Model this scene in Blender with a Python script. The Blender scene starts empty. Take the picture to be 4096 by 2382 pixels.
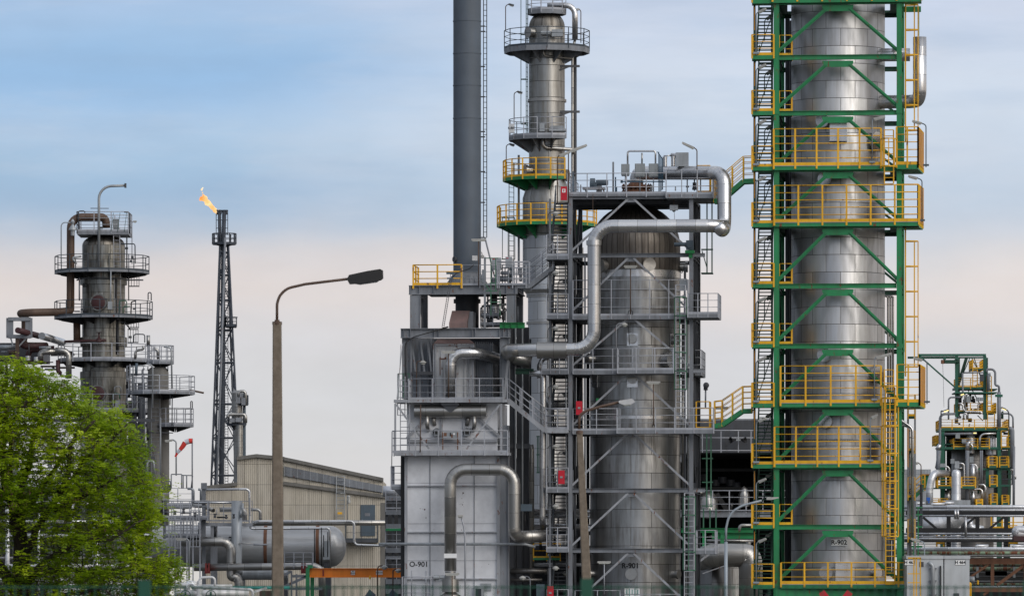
import bpy, math, random
from mathutils import Vector, Matrix, noise
sc = bpy.context.scene
COL = sc.collection
R = math.radians
random.seed(7)
# ---------------------------------------------------------------- camera
F = 22000.0; HZ = 2400.0; CX = 2048.0; ZC = 2.0
cam_d = bpy.data.cameras.new('camera'); cam = bpy.data.objects.new('camera', cam_d); COL.objects.link(cam)
cam_d.sensor_width = 36.0; cam_d.lens = F / 4096 * 36.0
cam.location = (0, 0, ZC); cam.rotation_euler = (R(90), 0, 0)
cam_d.shift_y = (HZ - 1191.0) / 4096.0
cam_d.clip_start = 0.5; cam_d.clip_end = 20000
cam_d.dof.use_dof = True; cam_d.dof.focus_distance = 300; cam_d.dof.aperture_fstop = 7.1
sc.camera = cam
# ---------------------------------------------------------------- sky and sun
sc.view_settings.view_transform = 'Standard'; sc.view_settings.look = 'None'
sc.view_settings.gamma = 1.0; sc.view_settings.exposure = 0.0
w = bpy.data.worlds.new('World'); sc.world = w; w.use_nodes = True
nt = w.node_tree; nt.nodes.clear()
def N(t, **k):
    n = nt.nodes.new(t)
    for a, v in k.items():
        if a == 'inp':
            for i, x in v.items(): n.inputs[i].default_value = x
        else: setattr(n, a, v)
    return n
def L(a, b): nt.links.new(a, b)
def M_(op, a, b=None, c=None, clamp=False):
    n = nt.nodes.new('ShaderNodeMath'); n.operation = op; n.use_clamp = clamp
    for i, x in enumerate((a, b, c)):
        if x is None: continue
        if isinstance(x, (int, float)): n.inputs[i].default_value = x
        else: L(x, n.inputs[i])
    return n.outputs[0]
def ramp(fac, stops, interp='LINEAR'):
    n = nt.nodes.new('ShaderNodeValToRGB'); n.color_ramp.interpolation = interp
    cr = n.color_ramp
    while len(cr.elements) < len(stops): cr.elements.new(0.5)
    for e, (p, c) in zip(cr.elements, stops):
        e.position = p; e.color = (c[0], c[1], c[2], 1) if not isinstance(c, (int, float)) else (c, c, c, 1)
    if fac is not None: L(fac, n.inputs[0])
    return n.outputs[0]
def mixc(f, a, b, mode='MIX'):
    n = nt.nodes.new('ShaderNodeMix'); n.data_type = 'RGBA'; n.blend_type = mode
    for s, x in ((n.inputs[0], f), (n.inputs[6], a), (n.inputs[7], b)):
        if isinstance(x, (int, float)): s.default_value = x
        elif isinstance(x, tuple): s.default_value = (*x, 1) if len(x) == 3 else x
        else: L(x, s)
    return n.outputs[2]
SUN_EL, SUN_AZ = R(32), R(140)       # azimuth measured clockwise from the view direction
tc = N('ShaderNodeTexCoord'); sep = N('ShaderNodeSeparateXYZ'); L(tc.outputs['Generated'], sep.inputs[0])
sx, sy, sz = sep.outputs
def wnoise(scale, size, detail=4, off=(0, 0, 0), rough=0.5):
    mp = N('ShaderNodeMapping'); mp.inputs['Scale'].default_value = scale; mp.inputs['Location'].default_value = off
    L(tc.outputs['Generated'], mp.inputs[0])
    n = N('ShaderNodeTexNoise'); n.inputs['Scale'].default_value = size; n.inputs['Detail'].default_value = detail; n.inputs['Roughness'].default_value = rough
    L(mp.outputs[0], n.inputs[0]); return n.outputs[0]
n1 = wnoise((1, .3, 4.0), 14, 3, (3.1, 0, 1.7)); n2 = wnoise((1, .3, 2.5), 30, 5, (0.4, 2, 5.2))
el = M_('ADD', sz, M_('MULTIPLY', M_('SUBTRACT', n1, 0.5), 0.011))
el = M_('ADD', el, M_('MULTIPLY', M_('SUBTRACT', n2, 0.5), 0.007))
t = M_('MULTIPLY', el, 5.0, clamp=True)
def C8(r, g, b):
    f = lambda v: (v / 255 / 12.92) if v < 10 else ((v / 255 + .055) / 1.055) ** 2.4
    return (f(r), f(g), f(b))
left = ramp(t, [(0.0, C8(215, 211, 206)), (.12, C8(213, 211, 210)), (.2, C8(210, 212, 215)), (.255, C8(215, 212, 213)), (.292, C8(223, 213, 209)), (.315, C8(214, 209, 209)), (.338, C8(182, 196, 213)), (.362, C8(158, 184, 211)),
                (.40, C8(164, 193, 220)), (.435, C8(180, 203, 227)), (.47, C8(148, 186, 225)), (.50, C8(158, 193, 228)), (.545, C8(172, 197, 227)), (.7, C8(168, 190, 220))], 'B_SPLINE')
right = ramp(t, [(0.0, C8(216, 214, 212)), (.15, C8(213, 213, 214)), (.22, C8(207, 209, 214)), (.268, C8(228, 218, 214)), (.3, C8(223, 218, 217)), (.33, C8(200, 208, 220)), (.36, C8(190, 205, 222)), (.39, C8(198, 211, 227)), (.45, C8(209, 220, 234)), (.5, C8(203, 214, 231)), (.545, C8(201, 212, 232)), (.7, C8(196, 206, 226))], 'B_SPLINE')
ax = M_('ADD', sx, M_('MULTIPLY', M_('SUBTRACT', n1, 0.5), 0.05))
fx = N('ShaderNodeMapRange'); fx.interpolation_type = 'SMOOTHSTEP'
L(ax, fx.inputs[0]); fx.inputs[1].default_value = -0.055; fx.inputs[2].default_value = 0.02
low = mixc(fx.outputs[0], left, right)
n3 = wnoise((1, .3, 5.0), 22, 6, (7, 1, 2), .6); n4 = wnoise((1, .3, 2.2), 60, 5, (1, 5, 3), .6)
low = mixc(ramp(n3, [(.45, 0.0), (.72, .26)]), low, C8(214, 216, 224)); n5 = wnoise((1, .3, 7.0), 17, 5, (4, 8, 6), .55); low = mixc(M_('MULTIPLY', ramp(n5, [(.46, 0.0), (.66, .26)]), ramp(t, [(.31, 0.0), (.38, 1.0)])), low, C8(150, 176, 206)); low = mixc(1.0, low, ramp(n4, [(.3, 1.0), (.7, 1.05)]), 'MULTIPLY')
# the rest of the dome: high broken cloud over a physical sky
sky = N('ShaderNodeTexSky', sky_type='NISHITA', sun_disc=False, sun_elevation=SUN_EL, sun_rotation=SUN_AZ, altitude=100, air_density=1.2, dust_density=2.5)
skyd = N('ShaderNodeVectorMath', operation='SCALE'); L(sky.outputs[0], skyd.inputs[0]); skyd.inputs['Scale'].default_value = 0.10
cn = wnoise((1, 1, 3), 3.2, 6, (1, 2, 3))
cl = ramp(cn, [(.35, C8(150, 165, 190)), (.5, C8(205, 210, 218)), (.65, C8(240, 238, 236))])
high = mixc(0.78, skyd.outputs[0], cl)
warm = M_('MULTIPLY', M_('GREATER_THAN', sx, 0.0), M_('MULTIPLY', ramp(sx, [(.15, 0.0), (.6, 1.0)]), ramp(sz, [(.0, 1.0), (.35, 0.0)])))
high = mixc(M_('MULTIPLY', warm, .5), high, C8(255, 226, 190))
left_dim = M_('MULTIPLY', ramp(M_('MULTIPLY', sx, -1.0), [(.25, 0.0), (.6, 1.0)]), ramp(sz, [(.25, 1.0), (.7, 0.0)]))  # added darkening of the unseen left sky, dims the vessel edge reflections
high = mixc(M_('MULTIPLY', left_dim, .72), high, C8(98, 108, 124))
fz = N('ShaderNodeMapRange'); fz.interpolation_type = 'SMOOTHSTEP'; L(sz, fz.inputs[0]); fz.inputs[1].default_value = 0.13; fz.inputs[2].default_value = 0.3
fs = N('ShaderNodeMapRange'); fs.interpolation_type = 'SMOOTHSTEP'; L(M_('ABSOLUTE', sx), fs.inputs[0]); fs.inputs[1].default_value = 0.15; fs.inputs[2].default_value = 0.45
allsky = mixc(M_('MAXIMUM', fz.outputs[0], fs.outputs[0]), low, high)
bg = N('ShaderNodeBackground'); L(allsky, bg.inputs[0]); bg.inputs[1].default_value = 1.0
out = N('ShaderNodeOutputWorld'); L(bg.outputs[0], out.inputs[0])
sund = bpy.data.lights.new('sun', 'SUN'); sund.energy = 1.25; sund.angle = R(50); sund.color = (1, .955, .89)
sun = bpy.data.objects.new('sun', sund); COL.objects.link(sun)
sv = Vector((math.sin(SUN_AZ) * math.cos(SUN_EL), math.cos(SUN_AZ) * math.cos(SUN_EL), math.sin(SUN_EL)))
sun.rotation_euler = sv.to_track_quat('Z', 'Y').to_euler()
sun.location = sv * 200

# ---------------------------------------------------------------- materials
MT = {}
def newmat(name):
    global nt
    m = bpy.data.materials.new(name); m.use_nodes = True; nt = m.node_tree
    b = nt.nodes['Principled BSDF']; MT[name] = m
    return m, b
def tex(kind, coord, scale, **kw):
    mp = N('ShaderNodeMapping'); mp.inputs['Scale'].default_value = scale if isinstance(scale, tuple) else (scale,) * 3
    t_ = nt.nodes.get('TC') or N('ShaderNodeTexCoord', name='TC'); L(t_.outputs[coord], mp.inputs[0])
    n = N(kind); L(mp.outputs[0], n.inputs[0])
    for k, v in kw.items(): n.inputs[k].default_value = v
    return n
def paint(name, c, rough=.5, dirt=.35, dirtc=(.05, .045, .04), rust=0, rustc=(.16, .05, .02), metal=0.0, sc_=1.2, bump=.15, streak=True):
    m, b = newmat(name)
    n = tex('ShaderNodeTexNoise', 'Object', (sc_ * 2.2, sc_ * 2.2, sc_ * (.35 if streak else 2)), Scale=1.0, Detail=6.0, Roughness=.62)
    f = ramp(n.outputs[0], [(.38, 0), (.72, 1)])
    col = mixc(M_('MULTIPLY', f, dirt), c, dirtc)
    big = tex('ShaderNodeTexNoise', 'Object', sc_ * .5, Scale=1.0, Detail=3.0)
    col = mixc(.8, col, ramp(big.outputs[0], [(.3, .82), (.7, 1.12)]), 'MULTIPLY')
    if rust:
        r = tex('ShaderNodeTexNoise', 'Object', (sc_ * 3, sc_ * 3, sc_ * .9), Scale=1.3, Detail=8.0, Roughness=.7)
        col = mixc(ramp(r.outputs[0], [(.62 - rust * .25, 0), (.66 - rust * .22, 1)]), col, rustc)
    L(col, b.inputs['Base Color'])
    L(ramp(n.outputs[0], [(.3, rough - .08), (.7, rough + .15)]), b.inputs['Roughness'])
    b.inputs['Metallic'].default_value = metal
    if bump:
        bp = N('ShaderNodeBump'); bp.inputs['Strength'].default_value = bump; bp.inputs['Distance'].default_value = .01
        L(n.outputs[0], bp.inputs['Height']); L(bp.outputs[0], b.inputs['Normal'])
    return m
def clad(name, c=(.62, .62, .61), rough=.32, bw=1.7, bh=.95, stain=.35, stainc=(.10, .085, .065), mortar=.016, metal=.92, ribs=0, rust=0, seam=.85, ribf=.3, dent=.012):
    m, b = newmat(name)
    br = tex('ShaderNodeTexBrick', 'UV', 1.0, **{'Scale': 1.0, 'Mortar Size': mortar, 'Mortar Smooth': .2, 'Brick Width': bw, 'Row Height': bh, 'Bias': 0.0})
    br.inputs['Color1'].default_value = (.74, .745, .76, 1); br.inputs['Color2'].default_value = (1.08, 1.07, 1.05, 1); br.inputs['Mortar'].default_value = (.9, .9, .9, 1)
    col = mixc(1.0, c, br.outputs['Color'], 'MULTIPLY')
    st = tex('ShaderNodeTexNoise', 'UV', (2.2, .22, 1), Scale=1.5, Detail=6.0, Roughness=.65)
    st2 = tex('ShaderNodeTexNoise', 'UV', (.35, .35, 1), Scale=1.3, Detail=4.0)
    hi = .75 if stain < .5 else .62
    f = M_('MULTIPLY', ramp(st.outputs[0], [(.42, 0), (hi, 1)]), ramp(st2.outputs[0], [(.33, .2), (.6, 1)]))
    col = mixc(M_('MULTIPLY', f, stain, clamp=True), col, stainc)
    if rust:
        r = tex('ShaderNodeTexNoise', 'UV', (1.6, .18, 1), Scale=2.0, Detail=7.0, Roughness=.7)
        col = mixc(M_('MULTIPLY', ramp(r.outputs[0], [(.56, 0), (.68, 1)]), rust), col, (.22, .09, .03))
    col = mixc(M_('MULTIPLY', br.outputs['Fac'], seam), col, (.05, .045, .04))
    h = M_('MULTIPLY', br.outputs['Fac'], -1.0)
    if ribs:
        wv = tex('ShaderNodeTexWave', 'UV', (1, 0, 0), Scale=.314 * ribs, Distortion=0.0)
        rb = ramp(wv.outputs[0], [(.0, 0), (.16, 1)])
        col = mixc(M_('MULTIPLY', M_('SUBTRACT', 1.0, rb), ribf), col, (.04, .035, .03))
        h = M_('ADD', h, M_('MULTIPLY', rb, -1.5))
    L(col, b.inputs['Base Color'])
    L(M_('ADD', ramp(st.outputs[0], [(.35, rough - .05), (.75, rough + .16)]), 0.0), b.inputs['Roughness'])
    b.inputs['Metallic'].default_value = metal
    bp = N('ShaderNodeBump'); bp.inputs['Strength'].default_value = .5; bp.inputs['Distance'].default_value = .012; L(h, bp.inputs['Height'])
    b2 = N('ShaderNodeBump'); b2.inputs['Strength'].default_value = .6; b2.inputs['Distance'].default_value = dent
    dn = tex('ShaderNodeTexNoise', 'UV', (1.1, .8, 1), Scale=1.0, Detail=2.0); L(dn.outputs[0], b2.inputs['Height']); L(bp.outputs[0], b2.inputs['Normal'])
    L(b2.outputs[0], b.inputs['Normal'])
    return m
def plain(name, c, rough=.6, metal=0.0, emit=None, es=1.0):
    m, b = newmat(name); b.inputs['Base Color'].default_value = (*c, 1); b.inputs['Roughness'].default_value = rough; b.inputs['Metallic'].default_value = metal
    if emit: b.inputs['Emission Color'].default_value = (*emit, 1); b.inputs['Emission Strength'].default_value = es
    return m
paint('steel', (.24, .26, .295), .5, .4, rust=.02)
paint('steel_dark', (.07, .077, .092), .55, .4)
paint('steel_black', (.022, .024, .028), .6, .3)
paint('steel_light', (.38, .40, .44), .45, .35, rust=.1)
paint('galv', (.42, .45, .48), .42, .35, metal=.35)
paint('rail', (.45, .47, .52), .45, .3, metal=.3)
paint('rail_dark', (.05, .065, .085), .5, .2)
paint('green', (.018, .27, .095), .42, .3, rust=.06)
paint('green_far', (.012, .135, .085), .5, .4)
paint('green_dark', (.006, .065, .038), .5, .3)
paint('green_bright', (.01, .26, .07), .45, .2)
paint('green_pale', (.30, .42, .28), .6, .4, rust=.55)
paint('ladder_green', (.045, .17, .10), .5, .4)
paint('yellow', (.92, .50, .014), .42, .25, rust=.05)
paint('yellow_deep', (.55, .22, .008), .5, .3)
paint('orange', (1.0, .29, .012), .4, .2)
paint('red', (.62, .008, .03), .4, .15)
paint('white_paint', (.66, .67, .7), .5, .3, dirtc=(.25, .24, .22))
paint('white_pipe', (.68, .69, .71), .38, .25, dirtc=(.3, .28, .25), metal=.2)
paint('furnace_white', (.80, .82, .87), .45, .4, dirtc=(.3, .31, .34), sc_=.45, rust=0, streak=False)
paint('furnace_old', (.62, .64, .67), .5, .5, dirtc=(.2, .19, .18), rust=.06)
paint('duct_pink', (.26, .17, .16), .6, .5, dirtc=(.12, .11, .11))
paint('stack', (.105, .132, .17), .55, .3, dirtc=(.15, .16, .17), bump=.05)
paint('rust', (.22, .10, .055), .7, .5, dirtc=(.03, .02, .02))
paint('rust_brown', (.12, .072, .05), .55, .5, dirtc=(.04, .03, .025))
paint('maroon', (.07, .022, .026), .55, .4)
paint('oxide_red', (.25, .03, .03), .6, .3)
paint('concrete', (.23, .19, .15), .9, .55, dirtc=(.09, .07, .05), sc_=4, streak=False, bump=.5)
paint('concrete_grey', (.2, .195, .185), .85, .4, sc_=1)
paint('lamp_black', (.012, .012, .014), .45, .2)
paint('lamp_grey', (.5, .5, .48), .5, .3)
paint('pole_grey', (.36, .41, .46), .45, .2, metal=.2)
paint('blue_grey', (.09, .13, .17), .5, .3)
paint('cable_blue', (.04, .11, .18), .5, .3)
paint('cabinet', (.54, .57, .60), .45, .25, dirtc=(.2, .2, .19))
paint('box_grey', (.30, .33, .35), .5, .3)
paint('fence_green', (.006, .085, .05), .5, .1)
paint('steel_far', (.05, .062, .085), .6, .3)
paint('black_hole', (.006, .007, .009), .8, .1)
paint('bark', (.04, .03, .022), .95, .6, sc_=5, bump=.8)
clad('clad_r902', (.53, .53, .54), .38, 1.62, .95, .42, stainc=(.2, .18, .15))
clad('clad_r901', (.455, .465, .475), .34, 2.3, 1.0, .6, stainc=(.12, .10, .08))
clad('clad_dome', (.24, .215, .19), .45, 50, 2.1, .6, ribs=2.9, ribf=.7, stainc=(.06, .05, .045))
clad('clad_c901', (.44, .44, .43), .34, 1.35, 1.0, .65, stainc=(.16, .13, .09))
clad('clad_old', (.36, .355, .33), .36, 1.1, 1.3, .95, stainc=(.035, .03, .02), rust=.55, metal=.8)
clad('clad_old_dome', (.30, .28, .25), .42, 40, 3, .7, ribs=1.6, ribf=.5, stainc=(.08, .06, .04))
clad('clad_pale', (.62, .63, .65), .34, 1.6, 1.15, .2, stainc=(.3, .3, .28))
clad('pipe_bright', (.80, .80, .81), .26, 40, 1.05, .18, stainc=(.3, .28, .25), seam=.6, mortar=.012)
clad('pipe_dull', (.54, .53, .51), .33, 40, 1.0, .4, stainc=(.15, .13, .1), seam=.6)
clad('pipe_dark', (.25, .24, .23), .4, 40, .9, .4, seam=.6)
clad('pipe_white', (.80, .82, .86), .3, 40, .8, .1, seam=.35, metal=.6)
clad('tank_skin', (.62, .63, .64), .36, 3.2, 6.0, .45, stainc=(.07, .06, .055), rust=.25, seam=.3, dent=.008, metal=.45)
# corrugated fibre cement
def corrug(name, c, per=.15):
    m, b = newmat(name)
    wv = tex('ShaderNodeTexWave', 'UV', (1, 0, 0), Scale=.314 / per, Distortion=0.0)
    n = tex('ShaderNodeTexNoise', 'UV', (1.2, .2, 1), Scale=1.6, Detail=7.0, Roughness=.65)
    br = tex('ShaderNodeTexBrick', 'UV', 1.0, **{'Scale': 1.0, 'Mortar Size': .012, 'Brick Width': .98, 'Row Height': 1.55, 'Bias': 0.0}); br.offset = 0
    br.inputs['Color1'].default_value = (.9, .9, .9, 1); br.inputs['Color2'].default_value = (1.04, 1.03, 1.0, 1)
    col = mixc(1.0, c, br.outputs['Color'], 'MULTIPLY')
    col = mixc(M_('MULTIPLY', ramp(n.outputs[0], [(.42, 0), (.75, 1)]), .45), col, (.17, .14, .10))
    col = mixc(M_('MULTIPLY', br.outputs['Fac'], .6), col, (.09, .08, .065))
    L(col, b.inputs['Base Color']); b.inputs['Roughness'].default_value = .8
    bp = N('ShaderNodeBump'); bp.inputs['Strength'].default_value = .6; bp.inputs['Distance'].default_value = .03
    L(wv.outputs[0], bp.inputs['Height']); L(bp.outputs[0], b.inputs['Normal'])
corrug('corrugated', (.56, .52, .45)); corrug('corrugated_grey', (.38, .41, .45), .3)
plain('black', (.01, .01, .01), .6); plain('lens', (.55, .56, .52), .35); plain('ink', (.012, .014, .018), .7)
plain('teal', (.05, .35, .32), .6); plain('white', (.75, .75, .75), .5); plain('sign_white', (.9, .91, .92), .5); plain('glassdark', (.02, .03, .04), .1)
plain('tube_on', (.9, .8, .4), .4, emit=(1, .75, .25), es=1.3); plain('blue', (.02, .12, .5), .5); plain('sock_red', (.7, .05, .04), .8); plain('sock_white', (.6, .62, .7), .8)
m, b = newmat('flame'); nz = tex('ShaderNodeTexNoise', 'Object', .3, Scale=1.0, Detail=5.0)
L(ramp(nz.outputs[0], [(.32, (1, .30, .06)), (.45, (1, .58, .22)), (.58, (1, .88, .58))]), b.inputs['Emission Color']); b.inputs['Emission Strength'].default_value = 1.15
b.inputs['Base Color'].default_value = (.1, .05, .02, 1)
m, b = newmat('leaf')
li = tex('ShaderNodeTexNoise', 'Object', .55, Scale=1.0, Detail=3.0); l2 = tex('ShaderNodeTexNoise', 'Object', 7.0, Scale=1.0, Detail=2.0)
lc = mixc(ramp(li.outputs[0], [(.35, 0), (.65, 1)]), (.27, .42, .011), (.60, .72, .025))
lc = mixc(ramp(l2.outputs[0], [(.4, 0), (.7, .7)]), lc, (.11, .24, .01))
L(lc, b.inputs['Base Color']); b.inputs['Roughness'].default_value = .5
tr = N('ShaderNodeBsdfTranslucent'); L(lc, tr.inputs[0]); ms = N('ShaderNodeMixShader'); ms.inputs[0].default_value = .45
L(b.outputs[0], ms.inputs[1]); L(tr.outputs[0], ms.inputs[2]); L(ms.outputs[0], nt.nodes['Material Output'].inputs[0])
m, b = newmat('pods'); b.inputs['Base Color'].default_value = (.10, .06, .03, 1); b.inputs['Roughness'].default_value = .8
m, b = newmat('asphalt'); g1 = tex('ShaderNodeTexNoise', 'Object', .3, Scale=1.0, Detail=8.0)
L(ramp(g1.outputs[0], [(.3, (.045, .047, .045)), (.7, (.12, .115, .10))]), b.inputs['Base Color']); b.inputs['Roughness'].default_value = .9

# ---------------------------------------------------------------- geometry helpers
UP = Vector((0, 0, 1))
def V3(*a): return Vector(a)
def W(p, Y): return Vector(((p[0] - CX) * Y / F, Y, ZC + (HZ - p[1]) * Y / F))
def zf(x0, y0, s): return lambda x, y: (x0 + x / s, y0 + y / s)
A = zf(0, 700, 2.093); B = zf(0, 1300, 2.441); Cz = zf(0, 1800, 2.518); D = zf(750, 1750, 2.318)
E = zf(1550, 950, 2.254); Fz = zf(1550, 1500, 2.93); G_ = zf(1550, 1900, 3.04); H = zf(1750, 0, 2.441); I = zf(1900, 550, 2.441)
J = zf(2200, 550, 2.441); K = zf(2150, 1100, 2.441); Lz = zf(2150, 1600, 1.873); Mz = zf(2950, 0, 1.832); Nz = zf(2950, 750, 1.832)
O = zf(2950, 1550, 1.761); Q = zf(3600, 1350, 3.256); Rz = zf(3600, 1800, 2.518); S = zf(1980, 1450, 2.93); T = zf(600, 1900, 3.04); U = zf(2650, 1600, 1.872); Vz = zf(830, 1500, 2.928)
# the plant's street grid is turned about five degrees from the camera
TA = math.atan(.09); AV = Vector((math.cos(TA), -math.sin(TA), 0)); BV = Vector((math.sin(TA), math.cos(TA), 0))
def G(p, b=0.0):
    kx = (p[0] - CX) / F; ox = (3106 - CX) * 300 / F; c, s = math.cos(TA), math.sin(TA)
    Y = (b + 300 * c + ox * s) / (c + kx * s)
    return W(p, Y)
def perp(d):
    d = d.normalized(); u = UP if abs(d.z) < .95 else Vector((0, 1, 0))
    x = d.cross(u).normalized(); return x, x.cross(d).normalized()
class MB:
    def __init__(s): s.v = []; s.f = []; s.sm = []; s.uv = []
    def face(s, idx, smooth=False, uv=None): s.f.append(tuple(idx)); s.sm.append(smooth); s.uv.append(uv)
    def obox(s, c, hx, hy, hz):
        i = len(s.v)
        for a in (-1, 1):
            for b_ in (-1, 1):
                for d in (-1, 1): s.v.append(c + hx * a + hy * b_ + hz * d)
        X2, Y2, Z2 = hx.length * 2, hy.length * 2, hz.length * 2
        for q, (p, r) in (((0, 1, 3, 2), (Z2, Y2)), ((4, 6, 7, 5), (Y2, Z2)), ((0, 4, 5, 1), (X2, Z2)), ((2, 3, 7, 6), (Z2, X2)), ((0, 2, 6, 4), (Y2, X2)), ((1, 5, 7, 3), (X2, Y2))):
            s.face([i + k for k in q], False, ((0, 0), (p, 0), (p, r), (0, r)))
        return s
    def box(s, p, q):
        c = (p + q) / 2; h = (q - p) / 2
        return s.obox(c, Vector((abs(h.x), 0, 0)), Vector((0, abs(h.y), 0)), Vector((0, 0, abs(h.z))))
    def gbox(s, c, w_, d_, h_): return s.obox(c, AV * w_ / 2, BV * d_ / 2, UP * h_ / 2)
    def beam(s, p, q, w_, h_, side=None):
        d = q - p
        if d.length < 1e-5: return s
        x, u = perp(d)
        if side is not None: x = side.normalized(); u = x.cross(d.normalized()).normalized()
        return s.obox((p + q) / 2, d / 2, x * w_ / 2, u * h_ / 2)
    def ibeam(s, p, q, w_, h_, side=None):
        d = q - p; x, u = perp(d)
        if side is not None: x = side.normalized(); u = x.cross(d.normalized()).normalized()
        t_ = max(.014, h_ * .07)
        s.obox((p + q) / 2 + u * (h_ / 2 - t_ / 2), d / 2, x * w_ / 2, u * t_ / 2)
        s.obox((p + q) / 2 - u * (h_ / 2 - t_ / 2), d / 2, x * w_ / 2, u * t_ / 2)
        s.obox((p + q) / 2, d / 2, x * t_ / 2, u * (h_ / 2 - t_))
        return s
    def sweep(s, pts, vs, r, n=10, cap=True, closed=False):
        i0 = len(s.v); m_ = len(pts); x, u = perp(pts[1] - pts[0]); rr = r if isinstance(r, (list, tuple)) else [r] * m_
        for k, p in enumerate(pts):
            d = (pts[min(k + 1, m_ - 1)] - pts[max(k - 1, 0)]).normalized()
            x = (x - d * x.dot(d)).normalized(); u = x.cross(d)
            for j in range(n):
                a = 2 * math.pi * j / n; s.v.append(p + (x * math.cos(a) + u * math.sin(a)) * rr[k])
        for k in range(m_ - 1):
            for j in range(n):
                a, b_ = i0 + k * n + j, i0 + k * n + (j + 1) % n
                u0, u1 = 2 * math.pi * rr[k] * j / n, 2 * math.pi * rr[k] * (j + 1) / n
                s.face((a, b_, b_ + n, a + n), n > 5, ((u0, vs[k]), (u1, vs[k]), (u1, vs[k + 1]), (u0, vs[k + 1])))
        if cap:
            s.face([i0 + j for j in range(n)][::-1]); s.face([i0 + (m_ - 1) * n + j for j in range(n)])
        return s
    def tube(s, p, q, r, n=6, r2=None): 
        return s.sweep([p, q], [0, (q - p).length], [r, r if r2 is None else r2], n)
    def pipe(s, path, r, bend=None, n=14, k=6):
        bend = bend or r * 2.2; pts = [path[0]]; vs = [0.0]; v = 0.0
        for a in range(1, len(path) - 1):
            P, c, Nn = path[a - 1], path[a], path[a + 1]
            d0 = (c - P).normalized(); d1 = (Nn - c).normalized(); ang = d0.angle(d1)
            if ang < .05:
                v += (c - pts[-1]).length; pts.append(c); vs.append(v); continue
            tl = min(bend * math.tan(ang / 2), (c - P).length * .49, (Nn - c).length * .49); rad = tl / math.tan(ang / 2)
            st = c - d0 * tl; nrm = (d1 - d0 * d0.dot(d1)).normalized(); ctr = st + nrm * rad
            v += (st - pts[-1]).length; pts.append(st); vs.append(v)
            kk = max(2, int(k * ang / 1.57 + .5))
            for j in range(1, kk + 1):
                th = ang * j / kk; pts.append(ctr + (-nrm * math.cos(th) + d0 * math.sin(th)) * rad); v += 1.0 if r > .15 else rad * ang / kk; vs.append(v)
        v += (path[-1] - pts[-1]).length; pts.append(path[-1]); vs.append(v)
        return s.sweep(pts, vs, r, n)
    def rev(s, c, prof, n=48, axis=None, a0=0, a1=2 * math.pi, uvr=None):
        ax_ = (axis or UP).normalized(); x, u = (Vector((1, 0, 0)), Vector((0, 1, 0))) if axis is None else perp(ax_)
        full = a1 - a0 > 6.28; nn = n if full else n + 1; v = 0.0; R0 = uvr or max(p[0] for p in prof); last = None; ld = None
        def ringv(r, z):
            i0 = len(s.v)
            for j in range(nn):
                a = a0 + (a1 - a0) * j / n; s.v.append(c + ax_ * z + (x * math.cos(a) + u * math.sin(a)) * r)
            return i0
        for k in range(len(prof) - 1):
            (r, z), (r2, z2) = prof[k], prof[k + 1]; ll = math.hypot(r2 - r, z2 - z)
            if ll < 1e-9: continue
            dd = ((r2 - r) / ll, (z2 - z) / ll)
            if last is None or ld[0] * dd[0] + ld[1] * dd[1] < .8: last = ringv(r, z)
            nx = ringv(r2, z2)
            for j in range(n):
                j2 = (j + 1) % nn; u0 = (a0 + (a1 - a0) * j / n) * R0; u1 = (a0 + (a1 - a0) * (j + 1) / n) * R0
                s.face((last + j, last + j2, nx + j2, nx + j), True, ((u0, v), (u1, v), (u1, v + ll), (u0, v + ll)))
            v += ll; last = nx; ld = dd
        return s
    def prism(s, pts, off, uvs=None):
        i = len(s.v); n = len(pts); s.v += list(pts) + [p + off for p in pts]
        o = pts[0]; hx = AV
        s.face(range(i, i + n), False, [((p - o).dot(Vector((1, 0, 0))), (p - o).z) for p in pts])
        s.face(range(i + 2 * n - 1, i + n - 1, -1), False, [((p - o).dot(Vector((1, 0, 0))), (p - o).z) for p in pts[::-1]])
        for k in range(n):
            k2 = (k + 1) % n; l_ = (pts[k2] - pts[k]).length
            s.face((i + k, i + n + k, i + n + k2, i + k2), False, ((0, 0), (off.length, 0), (off.length, l_), (0, l_)))
        return s
    def build(s, name, mat, parent=None, base=None):
        o3 = base if base is not None else Vector()
        me = bpy.data.meshes.new(name); me.from_pydata([v - o3 for v in s.v], [], s.f); me.polygons.foreach_set('use_smooth', s.sm)
        if any(s.uv):
            uvl = me.uv_layers.new(name='UVMap'); fl = []
            for f_, u_ in zip(s.f, s.uv):
                for k in range(len(f_)): fl += [0.0, 0.0] if u_ is None else [u_[k][0], u_[k][1]]
            uvl.data.foreach_set('uv', fl)
        me.materials.append(MT[mat]); me.update()
        o = bpy.data.objects.new(name, me); COL.objects.link(o)
        if parent is not None: o.parent = parent
        return o
BASE = {}
def meta(o, label, cat, group=None, kind=None):
    if label: o['label'] = label
    if cat: o['category'] = cat
    if group: o['group'] = group
    if kind: o['kind'] = kind
    return o
def thing(name, label, cat, base, group=None):
    o = bpy.data.objects.new(name, None); COL.objects.link(o); o.location = base; o.empty_display_size = .3
    BASE[o.name] = Vector(base); return meta(o, label, cat, group)
def part(parent, name, mb, mat, label=None):
    b_ = BASE[parent.name]; o = mb.build(name, mat, parent, b_); BASE[o.name] = b_
    if label: o['label'] = label
    return o
def single(name, mb, mat, label, cat, group=None, kind=None):
    zs = min(v.z for v in mb.v); n = len(mb.v); c = sum(mb.v, Vector()) / n; c.z = zs
    o = mb.build(name, mat, None, c); o.location = c; BASE[o.name] = c
    return meta(o, label, cat, group, kind)
def kids(o): return [c for c in bpy.data.objects if c.parent == o]
def copy_tree(o, parent=None):
    c = o.copy(); COL.objects.link(c); c.parent = parent
    for ch in kids(o): copy_tree(ch, c)
    return c
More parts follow.
